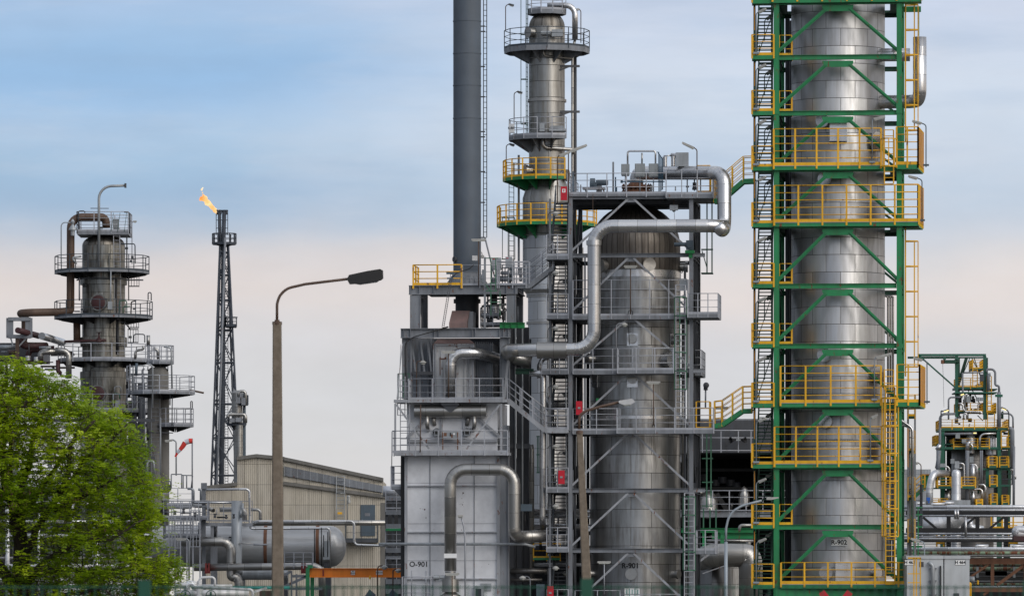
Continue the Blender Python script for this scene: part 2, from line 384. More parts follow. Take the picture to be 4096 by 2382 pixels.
def text_mb(txt, size, org, xd, nrm, thick=.004, align='CENTER', cyl=None, bold=0.0):
    """flat lettering with its normal towards -nrm's opposite; returns MB"""
    cu = bpy.data.curves.new('t', 'FONT'); cu.body = txt; cu.size = size; cu.align_x = align; cu.align_y = 'CENTER'; cu.offset = bold; cu.resolution_u = 3
    ob = bpy.data.objects.new('t', cu); COL.objects.link(ob)
    dg = bpy.context.evaluated_depsgraph_get(); me = bpy.data.meshes.new_from_object(ob.evaluated_get(dg))
    mb = MB(); yd = UP
    for v in me.vertices:
        if cyl is None: mb.v.append(org + xd * v.co.x + yd * v.co.y + nrm * thick)
        else:
            c, r = cyl; a0 = math.atan2(org.y - c.y, org.x - c.x); a = a0 + v.co.x / r
            mb.v.append(Vector((c.x + math.cos(a) * (r + .012), c.y + math.sin(a) * (r + .012), org.z + v.co.y)))
    for p in me.polygons: mb.face(list(p.vertices))
    bpy.data.objects.remove(ob); bpy.data.curves.remove(cu); bpy.data.meshes.remove(me)
    return mb
# --- steelwork builders
def railing(mb, pts, h=1.1, n=3, post=1.3, r=.024, toe=.12, closed=False, pw=None):
    P = list(pts) + ([pts[0]] if closed else [])
    for a, b_ in zip(P[:-1], P[1:]):
        L_ = (b_ - a).length
        if L_ < .01: continue
        for k in range(n):
            z = h * (k + 1) / n if toe == 0 else h * (k + 1) / n
            mb.tube(a + UP * z, b_ + UP * z, r if k == n - 1 else r * (.88 if r > .03 else .75), 6)
        if toe: mb.beam(a + UP * toe / 2, b_ + UP * toe / 2, .012, toe)
        m_ = max(1, int(round(L_ / post)))
        for k in range(m_ + 1):
            if k == m_ and (closed or b_ is not P[-1]): continue
            q = a + (b_ - a) * k / m_; mb.beam(q - UP * .18, q + UP * h, (pw or (r * 2.9 if r > .03 else r * 2.2)), (pw or r * 2.2))
    return mb
def flight(mb, rl, p0, p1, wv, step=.21, hand=True, tread=.24):
    """stair flight: p0,p1 centre line, wv full width vector"""
    n = max(2, int(abs(p1.z - p0.z) / step)); d = p1 - p0; fl = Vector((d.x, d.y, 0)); fd = fl.normalized() if fl.length > .01 else BV
    for k in range(n + 1):
        c = p0 + d * (k / n); mb.obox(c, wv / 2, fd * tread / 2, UP * .026)
    for s_ in (-1, 1): mb.beam(p0 + wv * s_ / 2, p1 + wv * s_ / 2, .02, .22, side=wv)
    if hand:
        for s_ in (-1, 1):
            a, b_ = p0 + wv * s_ / 2, p1 + wv * s_ / 2
            for z in (.55, 1.0): rl.tube(a + UP * z, b_ + UP * z, .03, 6)
            for k in range(4): q = a + (b_ - a) * (k / 3); rl.tube(q, q + UP * 1.0, .02, 5)
def ladder(mb, cg, p0, p1, wv, ov, start=2.2, hoop=.95, rr=.022, strips=5, rung=.3, hr=.38, cs=.045):
    for s_ in (-1, 1): mb.tube(p0 + wv * s_ / 2, p1 + wv * s_ / 2, rr * 1.3, 5)
    d = p1 - p0; n = int(d.length / rung)
    for k in range(n + 1):
        c = p0 + d * (k / max(n, 1)); mb.tube(c - wv / 2, c + wv / 2, rr * .8, 5)
    if cg is None: return
    L_ = d.length; dn = d.normalized(); ws = wv.normalized(); o = ov.normalized(); hs = []
    s0 = start
    while s0 <= L_ + .01: hs.append(s0); s0 += hoop
    def ring(k): a = math.pi * k / 8; return ws * math.cos(a) * hr + o * (math.sin(a) * hr * 1.9)
    for s_ in hs:
        c = p0 + dn * s_
        for k in range(8): cg.beam(c + ring(k), c + ring(k + 1), .025, cs * 1.2)
    if len(hs) > 1:
        for j in range(strips):
            k = 8 * j / (strips - 1); a = math.pi * k / 8; off = ws * math.cos(a) * hr + o * (math.sin(a) * hr * 1.9)
            cg.beam(p0 + dn * hs[0] + off, p0 + dn * hs[-1] + off, cs, cs * .6)
def shade_underside(o):
    """deck underside: grating and its shade painted near-black on the downward faces"""
    o.data.materials.append(MT['steel_black'])  # near-black stands for grating plus the shade below the deck
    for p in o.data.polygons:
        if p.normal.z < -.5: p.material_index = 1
def platform(par, name, pts, t_=.2, dm='steel', rm='rail', h=1.1, n=3, railpts=None, post=1.3, thick_rail=.024, label=None, toe=.12, z=None):
    """deck polygon pts (world, same z) with edge channel, railing as sub-part"""
    mb = MB(); mb.prism([p - UP * t_ for p in pts], UP * t_); d = part(par, name, mb, dm, label); shade_underside(d)
    if railpts:
        rb = MB()
        for rp in railpts: railing(rb, rp, h, n, post, thick_rail, toe)
        part(d, 'railing', rb, rm)
    return d
def ringdeck(par, c, z, r0, r1, h=1.1, a0=-180, a1=180, n=16, dm='steel', rm='rail', brk=8, bd=.7, rails=3, cw=.18, post=2, rr=.026, railrange=None, brm=None):
    mb = MB(); full = a1 - a0 >= 359; pts = []
    for k in range(n + 1):
        a = R(a0 + (a1 - a0) * k / n); pts.append((math.cos(a), math.sin(a)))
    for k in range(n):
        (ca, sa), (cb, sb) = pts[k], pts[k + 1]
        q = [V3(c[0] + r0 * ca, c[1] + r0 * sa, z), V3(c[0] + r1 * ca, c[1] + r1 * sa, z), V3(c[0] + r1 * cb, c[1] + r1 * sb, z), V3(c[0] + r0 * cb, c[1] + r0 * sb, z)]
        mb.prism([x - UP * .04 for x in q], UP * .04)
        mb.beam(q[1] - UP * cw / 2, q[2] - UP * cw / 2, .03, cw)
    if not full:
        for (ca, sa) in (pts[0], pts[-1]): mb.beam(V3(c[0] + r0 * ca, c[1] + r0 * sa, z - cw / 2), V3(c[0] + r1 * ca, c[1] + r1 * sa, z - cw / 2), .03, cw)
    d = part(par, 'platform', mb, dm); shade_underside(d)
    rb = MB(); lo, hi = railrange or (a0, a1); m_ = max(3, int(n * (hi - lo) / (a1 - a0))); rp = []
    for k in range(m_ + (0 if full and railrange is None else 1)):
        a = R(lo + (hi - lo) * k / m_); rp.append(V3(c[0] + r1 * math.cos(a), c[1] + r1 * math.sin(a), z))
    railing(rb, rp, h, rails, post, rr, .13, closed=(full and railrange is None)); part(d, 'railing', rb, rm)
    if brk:
        bb = MB()
        for k in range(brk):
            a = R(a0 + (a1 - a0) * (k + .5) / brk); e = V3(math.cos(a), math.sin(a), 0); s_ = V3(-math.sin(a), math.cos(a), 0) * .02
            zz = z - .05; p = [V3(c[0], c[1], zz) + e * (r0 - .05), V3(c[0], c[1], zz) + e * (r1 - .1), V3(c[0], c[1], zz - .16) + e * (r1 - .1), V3(c[0], c[1], zz - bd) + e * (r0 - .05)]
            bb.prism([x - s_ for x in p], s_ * 2)
        part(d, 'bracket', bb, brm or dm)
    return d
def dogleg(par, px0, px1, zs, b0, b1, mat, rmat, landings=True, ltop=True, base_py=2300, wl=None):
    """stair tower: zs list of landing heights ascending; flights run along BV between b0..b1"""
    L0 = G((px0, base_py), b0); R0 = G((px1, base_py), b0); wx = (R0 - L0); wx.z = 0; w2 = wx / 2
    for z0, z1 in zip(zs[:-1], zs[1:]):
        fb = MB(); rb = MB(); a = V3(L0.x, L0.y, 0) + w2
        flight(fb, rb, a + BV * .5 + UP * z0, a + BV * (b1 - b0 - .9) + UP * (z1 - .05), wx * .86, step=.2)
        fb.obox(a + BV * (b1 - b0 - .45) + UP * (z1 - .03), wx / 2, BV * .45, UP * .03)
        f_ = part(par, 'stair_flight', fb, mat); part(f_, 'handrail', rb, rmat)
def tubelamp(name, label, p, h, arm, hl=.75, pm='pole_grey', hm='lamp_grey', group=None, tilt=.18, on=False, cat='lamp', r=.03, lowbox=True):
    """post lamp: vertical pole p..h, arm vector to the head, long fluorescent head"""
    t_ = thing(name, label, cat, p, group); mb = MB(); ad = arm.normalized()
    mb.pipe([p, p + UP * h, p + UP * (h + .12) + arm * .5], r, .18, 8, 5)
    if lowbox: mb.obox(p + UP * .12, AV * .16, BV * .05, UP * .05)
    part(t_, 'pole', mb, pm)
    hb = MB(); q = p + UP * (h + .1) + arm * .45; e = q + ad * hl + UP * tilt * hl
    hb.beam(q, e, .16, .11); o = part(t_, 'lamp_head', hb, hm)
    gb = MB(); gb.beam(q - UP * .075 + ad * .05, e - UP * .075 - ad * .05, .11, .05); part(o, 'lens', gb, 'tube_on' if on else 'lens')
    return t_
def bellamp(name, label, p, h, arm, group=None, pm='rust_brown', r=.025):
    """gooseneck pipe with a round glass lamp"""
    t_ = thing(name, label, 'lamp', p, group); mb = MB(); mb.pipe([p, p + UP * h, p + UP * h + arm], r, .25, 8, 6); part(t_, 'pole', mb, pm)
    q = p + UP * h + arm; hb = MB(); hb.rev(q - UP * .1, [(.0, .14), (.07, .13), (.2, .02), (.2, 0), (0, 0)], 14); part(t_, 'lamp_head', hb, 'lamp_grey')
    gb = MB(); gb.rev(q - UP * .1, [(.15, 0), (.12, -.08), (0, -.12)], 12); part(t_, 'lens', gb, 'lens')
    return t_
def crosslamp(name, label, p, h, hl=1.1, pm='rust_brown', group=None):
    """post with a horizontal fluorescent batten on top"""
    t_ = thing(name, label, 'lamp', p, group); mb = MB(); mb.tube(p, p + UP * h, .03, 8); part(t_, 'pole', mb, pm)
    hb = MB(); q = p + UP * h; hb.beam(q - AV * hl / 2, q + AV * hl / 2, .13, .1); o = part(t_, 'lamp_head', hb, 'lamp_grey')
    gb = MB(); gb.beam(q - AV * (hl / 2 - .06) - UP * .07, q + AV * (hl / 2 - .06) - UP * .07, .1, .05); part(o, 'lens', gb, 'lens')
    return t_
def manway(par, c, d, r, depth=.35, mat='pipe_dull', cap=None, name='manway'):
    mb = MB(); mb.rev(c, [(r * .82, -.2), (r * .82, depth * .6), (r, depth * .6), (r, depth), (0, depth)], 24, axis=d); return part(par, name, mb, cap or mat)
def singlepipe(name, path, r, mat, label, cat='pipe', bend=None, n=14, group=None):
    mb = MB(); mb.pipe(path, r, bend, n); return single(name, mb, mat, label, cat, group)
# ---------------------------------------------------------------- ground
mb = MB(); mb.v += [V3(-6000, -300, 0), V3(6000, -300, 0), V3(6000, 12000, 0), V3(-6000, 12000, 0)]; mb.face((0, 1, 2, 3))
o = mb.build('ground', 'asphalt'); o['kind'] = 'structure'
# =============================================================== R-902 green tower
def gz(py, px=3350, b=0): return G((px, py), b).z
def gxy(px, b=0, py=1400): q = G((px, py), b); return V3(q.x, q.y, 0)
LV = [6, 229, 452, 674, 900, 1143, 1383, 1621, 1864, 2106, 2345]
ZL = [gz(y) for y in LV]
v = thing('reactor', 'tall steel clad reactor R-902 inside the green steel frame', 'reactor', gxy(3358, 3.5))
cc = gxy(3352, 3.5); r9 = 187 * 303.5 / F
mb = MB(); mb.rev(V3(cc.x, cc.y, 0), [(r9, 0), (r9, gz(-60)), (r9 * .8, gz(-160)), (0, gz(-200))], 72); part(v, 'shell', mb, 'clad_r902')
mb = MB()
for z in (gz(1755), gz(1755) - .06): mb.rev(V3(cc.x, cc.y, z), [(r9 + .01, -.03), (r9 + .035, 0), (r9 + .01, .03)], 72)
part(v, 'band', mb, 'pipe_bright')
def onv(c, r, px, py, depthguess=300.6):
    """point on the front of a vertical cylinder seen at this pixel; returns point, outward normal"""
    kx = (px - CX) / F; a = kx * kx + 1; b_ = -2 * (kx * c.x + c.y); k = c.x ** 2 + c.y ** 2 - r * r; dsc = b_ * b_ - 4 * a * k
    Y = (-b_ - math.sqrt(max(dsc, 0))) / (2 * a); p = W((px, py), Y); n = V3(p.x - c.x, p.y - c.y, 0).normalized(); return p, n
for (pt, rad, dep) in ((Mz(632, 885), .38, .3), (Mz(645, 1310), .38, .25), (Nz(645, 1225), .4, .3), (O(628, 235), .38, .35), (O(632, 1300), .38, .3), (Mz(1005, 1040), .55, .2), (Nz(1010, 1370), .5, .3), (O(965, 1300), .3, .3)):
    p, n = onv(cc, r9, *pt); manway(v, p, n, rad, dep, 'pipe_bright')
for pt in (Mz(738, 950), O(745, 1300)):
    p, n = onv(cc, r9, *pt); t_ = V3(-n.y, n.x, 0); mb = MB(); mb.obox(p + n * .1, t_ * .47, n * .2, UP * .6); mb.obox(p + n * .1 - UP * .62, t_ * .5, n * .22, UP * .02); part(v, 'access_box', mb, 'pipe_bright')
mb = MB(); c_, n_ = onv(cc, r9, *O(715, 1088)); t_ = V3(-n_.y, n_.x, 0)
mb.obox(c_ + n_ * .125, t_ * .43, n_ * .02, UP * .17); pl = part(v, 'name_plate', mb, 'sign_white')
part(pl, 'lettering', text_mb('R-902', .36, c_ + n_ * .155, t_, n_, bold=.008), 'ink')
# frame
fr = thing('support_tower', 'tall green steel frame with yellow railings around reactor R-902', 'steel frame', gxy(3350, 3.5))
BD = 7.0; xl, xr = gxy(3106), gxy(3597)
cor = [xl, xr, xr + BV * BD, xl + BV * BD]; ztop = ZL[0] + 2.0
for k, c in enumerate(cor):
    mb = MB(); wd = .30 if k in (0, 3) else .28; t0 = .03
    for s_ in (-1, 1): mb.obox(c + AV * s_ * (wd / 2 - t0 / 2) + UP * ztop / 2, AV * t0 / 2, BV * .15, UP * ztop / 2)
    mb.obox(c + BV * -.13 + UP * ztop / 2, AV * (wd / 2 - t0), BV * .012, UP * ztop / 2)
    mb.obox(c + UP * ztop / 2, AV * .012, BV * .118, UP * ztop / 2)
    for z in (gz(430), gz(1360 if k != 1 else 1370), gz(1850)): mb.obox(c + BV * -.16 + UP * z, AV * (wd / 2 + .02), BV * .01, UP * .35)
    part(fr, 'column', mb, 'green')
plat = {674, 900, 1621, 1864, 2345, 6}
for y, z in zip(LV, ZL):
    for k in range(4):
        a, b_ = cor[k] + UP * z, cor[(k + 1) % 4] + UP * z; d = (b_ - a).normalized()
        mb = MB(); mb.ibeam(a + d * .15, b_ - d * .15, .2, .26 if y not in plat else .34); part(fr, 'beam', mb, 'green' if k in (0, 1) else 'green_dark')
for i, (y, z) in enumerate(zip(LV, ZL)):
    zt = z - .2; zb = (ZL[i + 1] + .35) if i < len(LV) - 1 else z - 3.3
    m = (xl + xr) / 2 - BV * .02; sp = .45
    mb = MB(); q = m + UP * (zt - .12) + BV * -.03
    mb.prism([q + AV * -.85 + UP * .12, q + AV * -.85 + UP * -.02, q + AV * -.7 + UP * -.22, q + AV * .7 + UP * -.22, q + AV * .85 + UP * -.02, q + AV * .85 + UP * .12], BV * .03)
    part(fr, 'gusset_plate', mb, 'green')
    for s_, c in ((-1, xl), (1, xr)):
        mb = MB(); a = m + AV * s_ * .62 + UP * (zt - .2); e = c - AV * s_ * .1 + UP * zb
        mb.beam(a, e, .05, .19); mb.beam(a - BV * .05, e - BV * .05, .1, .03); part(fr, 'brace', mb, 'green')
    # rear and side bracing
    mr = m + BV * BD
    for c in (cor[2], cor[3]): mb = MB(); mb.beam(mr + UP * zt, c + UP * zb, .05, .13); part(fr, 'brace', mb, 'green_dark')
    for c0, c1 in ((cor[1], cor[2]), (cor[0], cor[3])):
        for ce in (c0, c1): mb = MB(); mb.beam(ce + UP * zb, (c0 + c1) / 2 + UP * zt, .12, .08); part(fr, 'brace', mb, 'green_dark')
def gp(px, b, z): q = gxy(px, b); return V3(q.x, q.y, z)
def frontdeck(y, x0, x1, h=2.0, n=5, rail=True):
    z = gz(y) + .15
    d = platform(fr, 'platform', [gp(x0, -.35, z), gp(x1, -.35, z), gp(x1, .85, z), gp(x0, .85, z)], .24, 'green', 'yellow', h, n, [[gp(x0, -.35, z), gp(x1, -.35, z)]] if rail else None, 1.28, .034, toe=.17)
    mb = MB(); mb.beam(gp(x0, -.37, z - .02), gp(x1, -.37, z - .02), .02, .03); part(d, 'cable_tray', mb, 'pole_grey')
    return d
frontdeck(674, 3095, 3524); frontdeck(900, 3097, 3676); frontdeck(1621, 3122, 3524); frontdeck(1864, 3098, 3527); frontdeck(2345, 3124, 3688, 1.17, 3); frontdeck(6, 3090, 3686, 1.1, 3)
for y in (6, 674, 900, 1621, 1864, 2345):       # side and rear decks inside the frame
    z = gz(y) + .14
    for (a, b0, c, b1) in ((3096, .9, 3150, 6.9), (3560, .9, 3610, 6.9), (3150, 6.15, 3560, 7.2)):
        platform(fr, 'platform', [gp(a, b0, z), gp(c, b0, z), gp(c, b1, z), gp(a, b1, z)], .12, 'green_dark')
# projecting platforms at the right-hand corner, closed with sheet on the outer side
for (y, x0, x1, b0, b1) in ((674, 3586, 3672, -.5, 3.2), (1621, 3588, 3678, -.5, 3.4), (900, 3610, 3672, 0, 3.0)):
    z = gz(y) + .15; pts = [gp(x0, b0, z), gp(x1, b0, z), gp(x1, b0, z) + BV * (b1 - b0) + AV * .22, gp(x0, b0, z) + BV * (b1 - b0)]
    d = platform(fr, 'platform', pts, .24, 'green', 'yellow', 2.05, 5, [[pts[0], pts[1]], [pts[1], pts[2]]], .62, .032, toe=.17)
    mb = MB(); mb.obox((pts[1] + pts[2]) / 2 + UP * .98 + AV * .03, (pts[2] - pts[1]) / 2, AV * .012, UP * .95); part(d, 'side_sheet', mb, 'yellow_deep')
mb = MB(); z = gz(1864); q = gp(3612, .3, z); mb.obox(q + BV * 1.4 + UP * 1.05 + AV * .25, BV * 1.4, AV * .012, UP * 1.05); part(fr, 'side_sheet', mb, 'yellow_deep')
# landings of the stair tower on the left
lz = [z + .12 for z in ZL]
for y, z in zip(LV, lz):
    pts = [gp(3008, -.25, z), gp(3095, -.25, z), gp(3095, .9, z), gp(3008, .9, z)]
    platform(fr, 'landing', pts, .22, 'green', 'yellow', 1.12, 3, [[pts[0] + BV * 1.1, pts[0], pts[1]]], .9, .032, toe=.15)
    if y in (229, 452, 1143, 1383, 2106):
        p2 = [gp(3118, .2, z), gp(3166, .2, z), gp(3166, .2, z) + BV * 1.1, gp(3118, .2, z) + BV * 1.1]
        platform(fr, 'platform', p2, .2, 'green_dark', 'yellow', 1.12, 3, [[p2[0], p2[1], p2[2]]], .7, .024, toe=.15)
        mb = MB(); mb.obox((p2[1] + p2[2]) / 2 + UP * .55, BV * .12, AV * .012, UP * .5); part(fr, 'side_sheet', mb, 'yellow_deep')
dogleg(fr, 3022, 3088, [lz[-1] - 3.3] + lz[::-1] + [lz[0] + 3.1], .4, 4.6, 'green_dark', 'green_dark')
mb = MB()
for px_, b_ in ((3018, 1.0), (3018, 5.2), (3088, 5.2)): mb.beam(gp(px_, b_, 0), gp(px_, b_, ztop), .12, .12)
for z0, z1 in zip(lz[1:], lz[:-1]):
    mb.beam(gp(3018, 5.2, z0), gp(3088, 5.22, z1 - .3), .04, .05); mb.beam(gp(3018, 1.0, z1 - .25), gp(3018, 5.2, z1 - .25), .1, .1)
part(fr, 'stair_post', mb, 'green_dark')
mb = MB()       # yellow cable-and-guard strips beside the stair
for z0, z1 in zip(lz[1:], lz[:-1]): mb.beam(gp(3018, .2, z0 + 1.4), gp(3018, .2, z1 - .35), .05, .05)
part(fr, 'guard_strip', mb, 'yellow_deep')
for k, (px_, b_) in enumerate(((3150, 4.2), (3163, 5.4))):
    mb = MB(); mb.tube(gp(px_, b_, 0), gp(px_, b_, gz(40)), .13, 12); single('dark_downpipe', mb, 'steel_dark', ('front dark downpipe between the left green column and reactor R-902', 'rear dark downpipe between the left green column and reactor R-902')[k], 'pipe')
# yellow ladders
def ylad(px, py1, py0, b, st=2.3, w_=.42, ov=None, hr=.42, rot=False):
    p0, p1 = gp(px, b, gz(py0)), gp(px, b, gz(py1)); lb, cb = MB(), MB()
    wv_ = (BV if rot else AV) * w_; ladder(lb, cb, p0, p1, wv_, ov or -BV, start=st, hr=hr, rr=.03, cs=.055, hoop=1.37 if rot else 1.5)
    l_ = part(fr, 'ladder', lb, 'yellow'); part(l_, 'safety_cage', cb, 'yellow')
ylad(3622, 10, 560, 1.2, .6, .5, AV, .36, True); ylad(3622, 905, 1500, 1.2, .5, .5, AV, .36, True)
ylad(3561, 1550, 2335, -.42, 2.6, .5, -BV, .44); ylad(3556, 524, 738, -.42, .9, .5, -BV, .44); ylad(3556, 1480, 1560, -.42, .2, .5, -BV, .44)
# lamps of the tower
ordn = ['topmost', 'second', 'third', 'fourth', 'fifth', 'sixth', 'seventh', 'eighth', 'ninth', 'tenth', 'eleventh']
lp0 = None
for i, (y, z) in enumerate(zip(LV, lz)):
    if i == 0: continue
    lab = 'twin tube lamp on the left edge of the green stair tower, %s from the top' % ordn[i - 1]
    p = gp(3025, -.32, z)
    if lp0 is None:
        lp0 = tubelamp('stair_lamp', lab, p, 2.25, AV * .3 - BV * .1, .42, group='lamps up the green stair tower', tilt=.35); proto_o = p
    else:
        c = copy_tree(lp0); c.location = p; c['label'] = lab
lp1 = None
for i, (y, z) in enumerate(zip(LV, lz)):
    p = gp(3058, 4.7, z - 1.75); lab = 'small tube lamp deep inside the green stair tower, %s from the top' % ordn[i]
    if lp1 is None: lp1 = tubelamp('inner_stair_lamp', lab, p, 1.1, AV * .25 - BV * .12, .32, group='lamps inside the green stair tower', tilt=.5, lowbox=False)
    else: c = copy_tree(lp1); c.location = p; c['label'] = lab
tubelamp('platform_lamp', 'grey tube lamp on the third yellow railing run in front of reactor R-902', gp(3489, -.4, gz(674) + .2), 2.35, AV * .18, .62, tilt=.2)
tubelamp('platform_lamp', 'grey tube lamp above the yellow railing just below mid height of R-902', gp(3498, -.4, gz(1621) + .2), 2.3, AV * .2, .85, tilt=.25)
tubelamp('platform_lamp', 'slim grey lamp post on the yellow railed deck above the R-902 plate', gp(3482, -.4, gz(1864) + .2), 2.35, AV * .12, .35, tilt=.4)
for lab, px_, pz, b_ in (('bent arm lamp outside the upper right projecting yellow platform', 3704, 674, .8), ('bent arm lamp outside the right end of the long fourth level yellow railing', 3688, 900, -.3), ('bent arm lamp outside the lower right projecting yellow platform', 3708, 1621, .8), ('grey post lamp beside the grey cabinets right of the green tower', 3698, 2345, .0)):
    tubelamp('platform_lamp', lab, gp(px_, b_, gz(pz) + .1), 2.3, -AV * .55, .5, pm='blue_grey' if pz != 2345 else 'pole_grey', tilt=.25)
# silver loop pipe on the right
a = gp(3520, 4.2, gz(*(Mz(0, 370)[1],))); xo = 3677
pa = [gp(3500, 3.6, gz(204)), gp(xo, 3.6, gz(204)), gp(xo, 3.6, gz(405 - 12)), gp(3500, 3.6, gz(393))]
pa = [gp(3500, 3.9, gz(200)), gp(3679, 3.9, gz(200)), gp(3679, 2.2, gz(160)), gp(3679, 2.2, gz(392)), gp(3500, 3.9, gz(392))]
mb = MB(); mb.pipe([gp(3500, 2.6, gz(203)), gp(3640, 2.6, gz(203))], .36, None, 18); mb.pipe([gp(3500, 2.6, gz(392)), gp(3650, 2.6, gz(392)), gp(3679, 1.6, gz(392)), gp(3679, 1.6, gz(140))], .37, .6, 20)
mb.rev(gp(3679, 1.6, gz(178)), [(.37, -.5), (.37, 0), (.34, .2), (.2, .38), (0, .44)], 20)
single('loop_pipe', mb, 'pipe_bright', 'silver looped pipe hanging outside the top right of the green tower', 'pipe')
mb = MB(); mb.tube(gp(3676, 1.6, gz(136)), gp(3676, 1.6, gz(20)), .02, 5); mb.beam(gp(3610, 1.6, gz(28)), gp(3684, 1.6, gz(28)), .2, .3); part(fr, 'hanger', mb, 'green')
mb = MB()
for px_ in (3552, 3562, 3572): mb.pipe([gp(px_, 6, gz(2300)), gp(px_, 6, gz(1160)), gp(px_ - 20, 6, gz(1160))], .06, .2, 8)
mb.pipe([gp(3552, 3, gz(2300)), gp(3552, 3, gz(1900))], .12, None, 10)
single('thin_pipe_bundle', mb, 'pipe_dull', 'bundle of thin pipes rising between reactor R-902 and the right green column', 'pipe')
mb = MB(); mb.pipe([gp(3545, 5.5, gz(1665)), gp(3600, 5.5, gz(1665)), gp(3650, 5.5, gz(1700)), gp(3650, 5.5, gz(2150))], .08, .4, 12); mb.pipe([gp(3530, 6.5, gz(1690)), gp(3640, 6.5, gz(1685)), gp(3640, 6.5, gz(2300))], .09, .3, 10)
single('riser_pipe', mb, 'pipe_bright', 'silver pipe bending down behind the right side of the green tower', 'pipe')
# narrow caged stair/valve platforms behind the right column (lower half)
vp = thing('valve_platform', 'narrow green and yellow valve platforms stacked behind the right green column', 'platform', gp(3645, 6, 0))
mb = MB()
for px_ in (3632, 3660): mb.beam(gp(px_, 6.4, 0), gp(px_, 6.4, gz(1560)), .1, .1)
part(vp, 'post', mb, 'steel')
for y in (1650, 1790, 1980, 2150, 2330):
    z = gz(y); p2 = [gp(3632, 5.6, z), gp(3660, 5.6, z), gp(3660, 6.6, z), gp(3632, 6.6, z)]
    platform(vp, 'platform', p2, .12, 'green_dark', 'yellow', 1.1, 3, [[p2[0], p2[1]]], .5, .02)
for pt in (Rz(125, 390),):
    p = gp(pt[0], 6, gz(pt[1])); mb = MB(); mb.rev(p, [(.16, -.03), (.2, 0), (.16, .03), (.13, 0)], 16, axis=-BV)
    mb.beam(p - AV * .16, p + AV * .16, .03, .03); mb.beam(p - UP * .16, p + UP * .16, .03, .03); part(vp, 'handwheel', mb, 'steel_dark')
# green wall under the lowest deck, St Andrew's cross of the railway crossing
mb = MB(); mb.box(gp(3100, .3, 0), gp(3600, .3, 0) + UP * (ZL[-1] - .1) + BV * .1); single('green_wall', mb, 'green', 'green painted wall closing the foot of the green tower', 'wall')
cb = thing('crossing_sign', 'red tipped white railway crossing cross, only its upper tips showing', 'sign', V3(W((3343, 2400), 110).x, 110, 0))
c0 = W((3343, 2437), 110); mb = MB(); mb.tube(V3(c0.x, 110.06, 0), c0 + UP * .1, .035, 10); part(cb, 'post', mb, 'pole_grey')
for s_ in (-1, 1):
    d = V3(s_ * .62, 0, .78).normalized(); o_ = V3(0, .012 * s_, 0)
    mb = MB(); mb.beam(c0 - d * .32 + o_, c0 + d * .26 + o_, .01, .13, side=V3(0, 1, 0)); ar = part(cb, 'arm', mb, 'white')
    mb = MB(); mb.beam(c0 + d * .2601 + o_, c0 + d * .46 + o_, .01, .131, side=V3(0, 1, 0)); mb.beam(c0 - d * .3201 + o_, c0 - d * .46 + o_, .01, .131, side=V3(0, 1, 0)); part(ar, 'red_tip', mb, 'red')

# =============================================================== R-901 and its structure
v = thing('reactor', 'weathered domed reactor R-901 inside the grey steel frame', 'reactor', gxy(2544, 3.5))
c1 = gxy(2541, 3.5); r1 = 181 * 304.3 / F; za = gz(816, 2544, 3.5); zs_ = gz(985, 2544, 3.5)
prof = [(r1, 0), (r1, zs_)]
mb = MB(); mb.rev(c1, [(r1, 0), (r1, gz(1083, 2544, 3))], 72); part(v, 'shell', mb, 'clad_r901')
mb = MB(); dm_ = [(r1 - .01, gz(1083, 2544, 3)), (r1 - .01, zs_)]
for k in range(1, 13):
    a = math.pi / 2 * k / 12; dm_.append(((r1 - .01) * math.cos(a), zs_ + (za - zs_) * math.sin(a)))
mb.rev(c1, dm_, 96); part(v, 'dome', mb, 'clad_dome')
mb = MB()
mb.rev(c1, [(r1 + .005, gz(1104, 2544, 1)), (r1 + .03, gz(1104, 2544, 1)), (r1 + .03, gz(1078, 2544, 1)), (r1 + .005, gz(1078, 2544, 1))], 72); part(v, 'band', mb, 'pipe_bright'); mb = MB()
mb.rev(c1, [(r1 + .005, gz(1673, 2544, 1)), (r1 + .025, gz(1673, 2544, 1)), (r1 + .025, gz(1660, 2544, 1)), (r1 + .005, gz(1660, 2544, 1))], 72); part(v, 'band', mb, 'pipe_bright')
for (pt, rad, dep, mt) in ((J(958, 1240), .36, .3, 'pipe_dull'), (J(530, 1255), .38, .4, 'pipe_dull'), (J(1285, 1262), .3, .35, 'pipe_dull'), (K(925, 620), .26, .25, 'pipe_dull'), (K(925, 1010), .26, .25, 'pipe_dull'), (K(1265, 830), .5, .5, 'pipe_bright'), (K(550, 815), .3, .4, 'pipe_dull'), (Lz(703, 1300), .32, .2, 'pipe_dull'), (Lz(418, 1297), .25, .35, 'pipe_dull'), (Lz(1020, 1300), .25, .35, 'pipe_dull'), (K(1330, 635), .26, .3, 'pipe_dull')):
    p, n = onv(c1, r1, *pt); manway(v, p, n, rad, dep, mt)
for pt in (K(925, 628), K(925, 1030), K(1322, 635), K(565, 1030)):
    p, n = onv(c1, r1, *pt); t_ = V3(-n.y, n.x, 0); mb = MB(); mb.obox(p + n * .03, t_ * .30, n * .02, UP * .35); part(v, 'cover_sheet', mb, 'pipe_bright')
p, n = onv(c1, r1, *Lz(695, 1238)); t_ = V3(-n.y, n.x, 0)
part(v, 'lettering', text_mb('R-901', .40, p, t_, n, cyl=(c1, r1), bold=.014), 'ink')
mb = MB(); p, n = onv(c1, r1, *Lz(710, 1435)); t_ = V3(-n.y, n.x, 0); mb.obox(p + n * .05, t_ * .42, n * .01, UP * .22); pl = part(v, 'notice_board', mb, 'sign_white')
mb = MB()
for k in range(5): mb.obox(p + n * .066 + t_ * (-.3 + .15 * k), t_ * .02, n * .002, UP * (.2 if k % 2 else .14))
part(pl, 'stripes', mb, 'teal')
fr = thing('support_tower', 'grey steel frame with decks and inverted V braces around reactor R-901', 'steel frame', gxy(2523, 3.5))
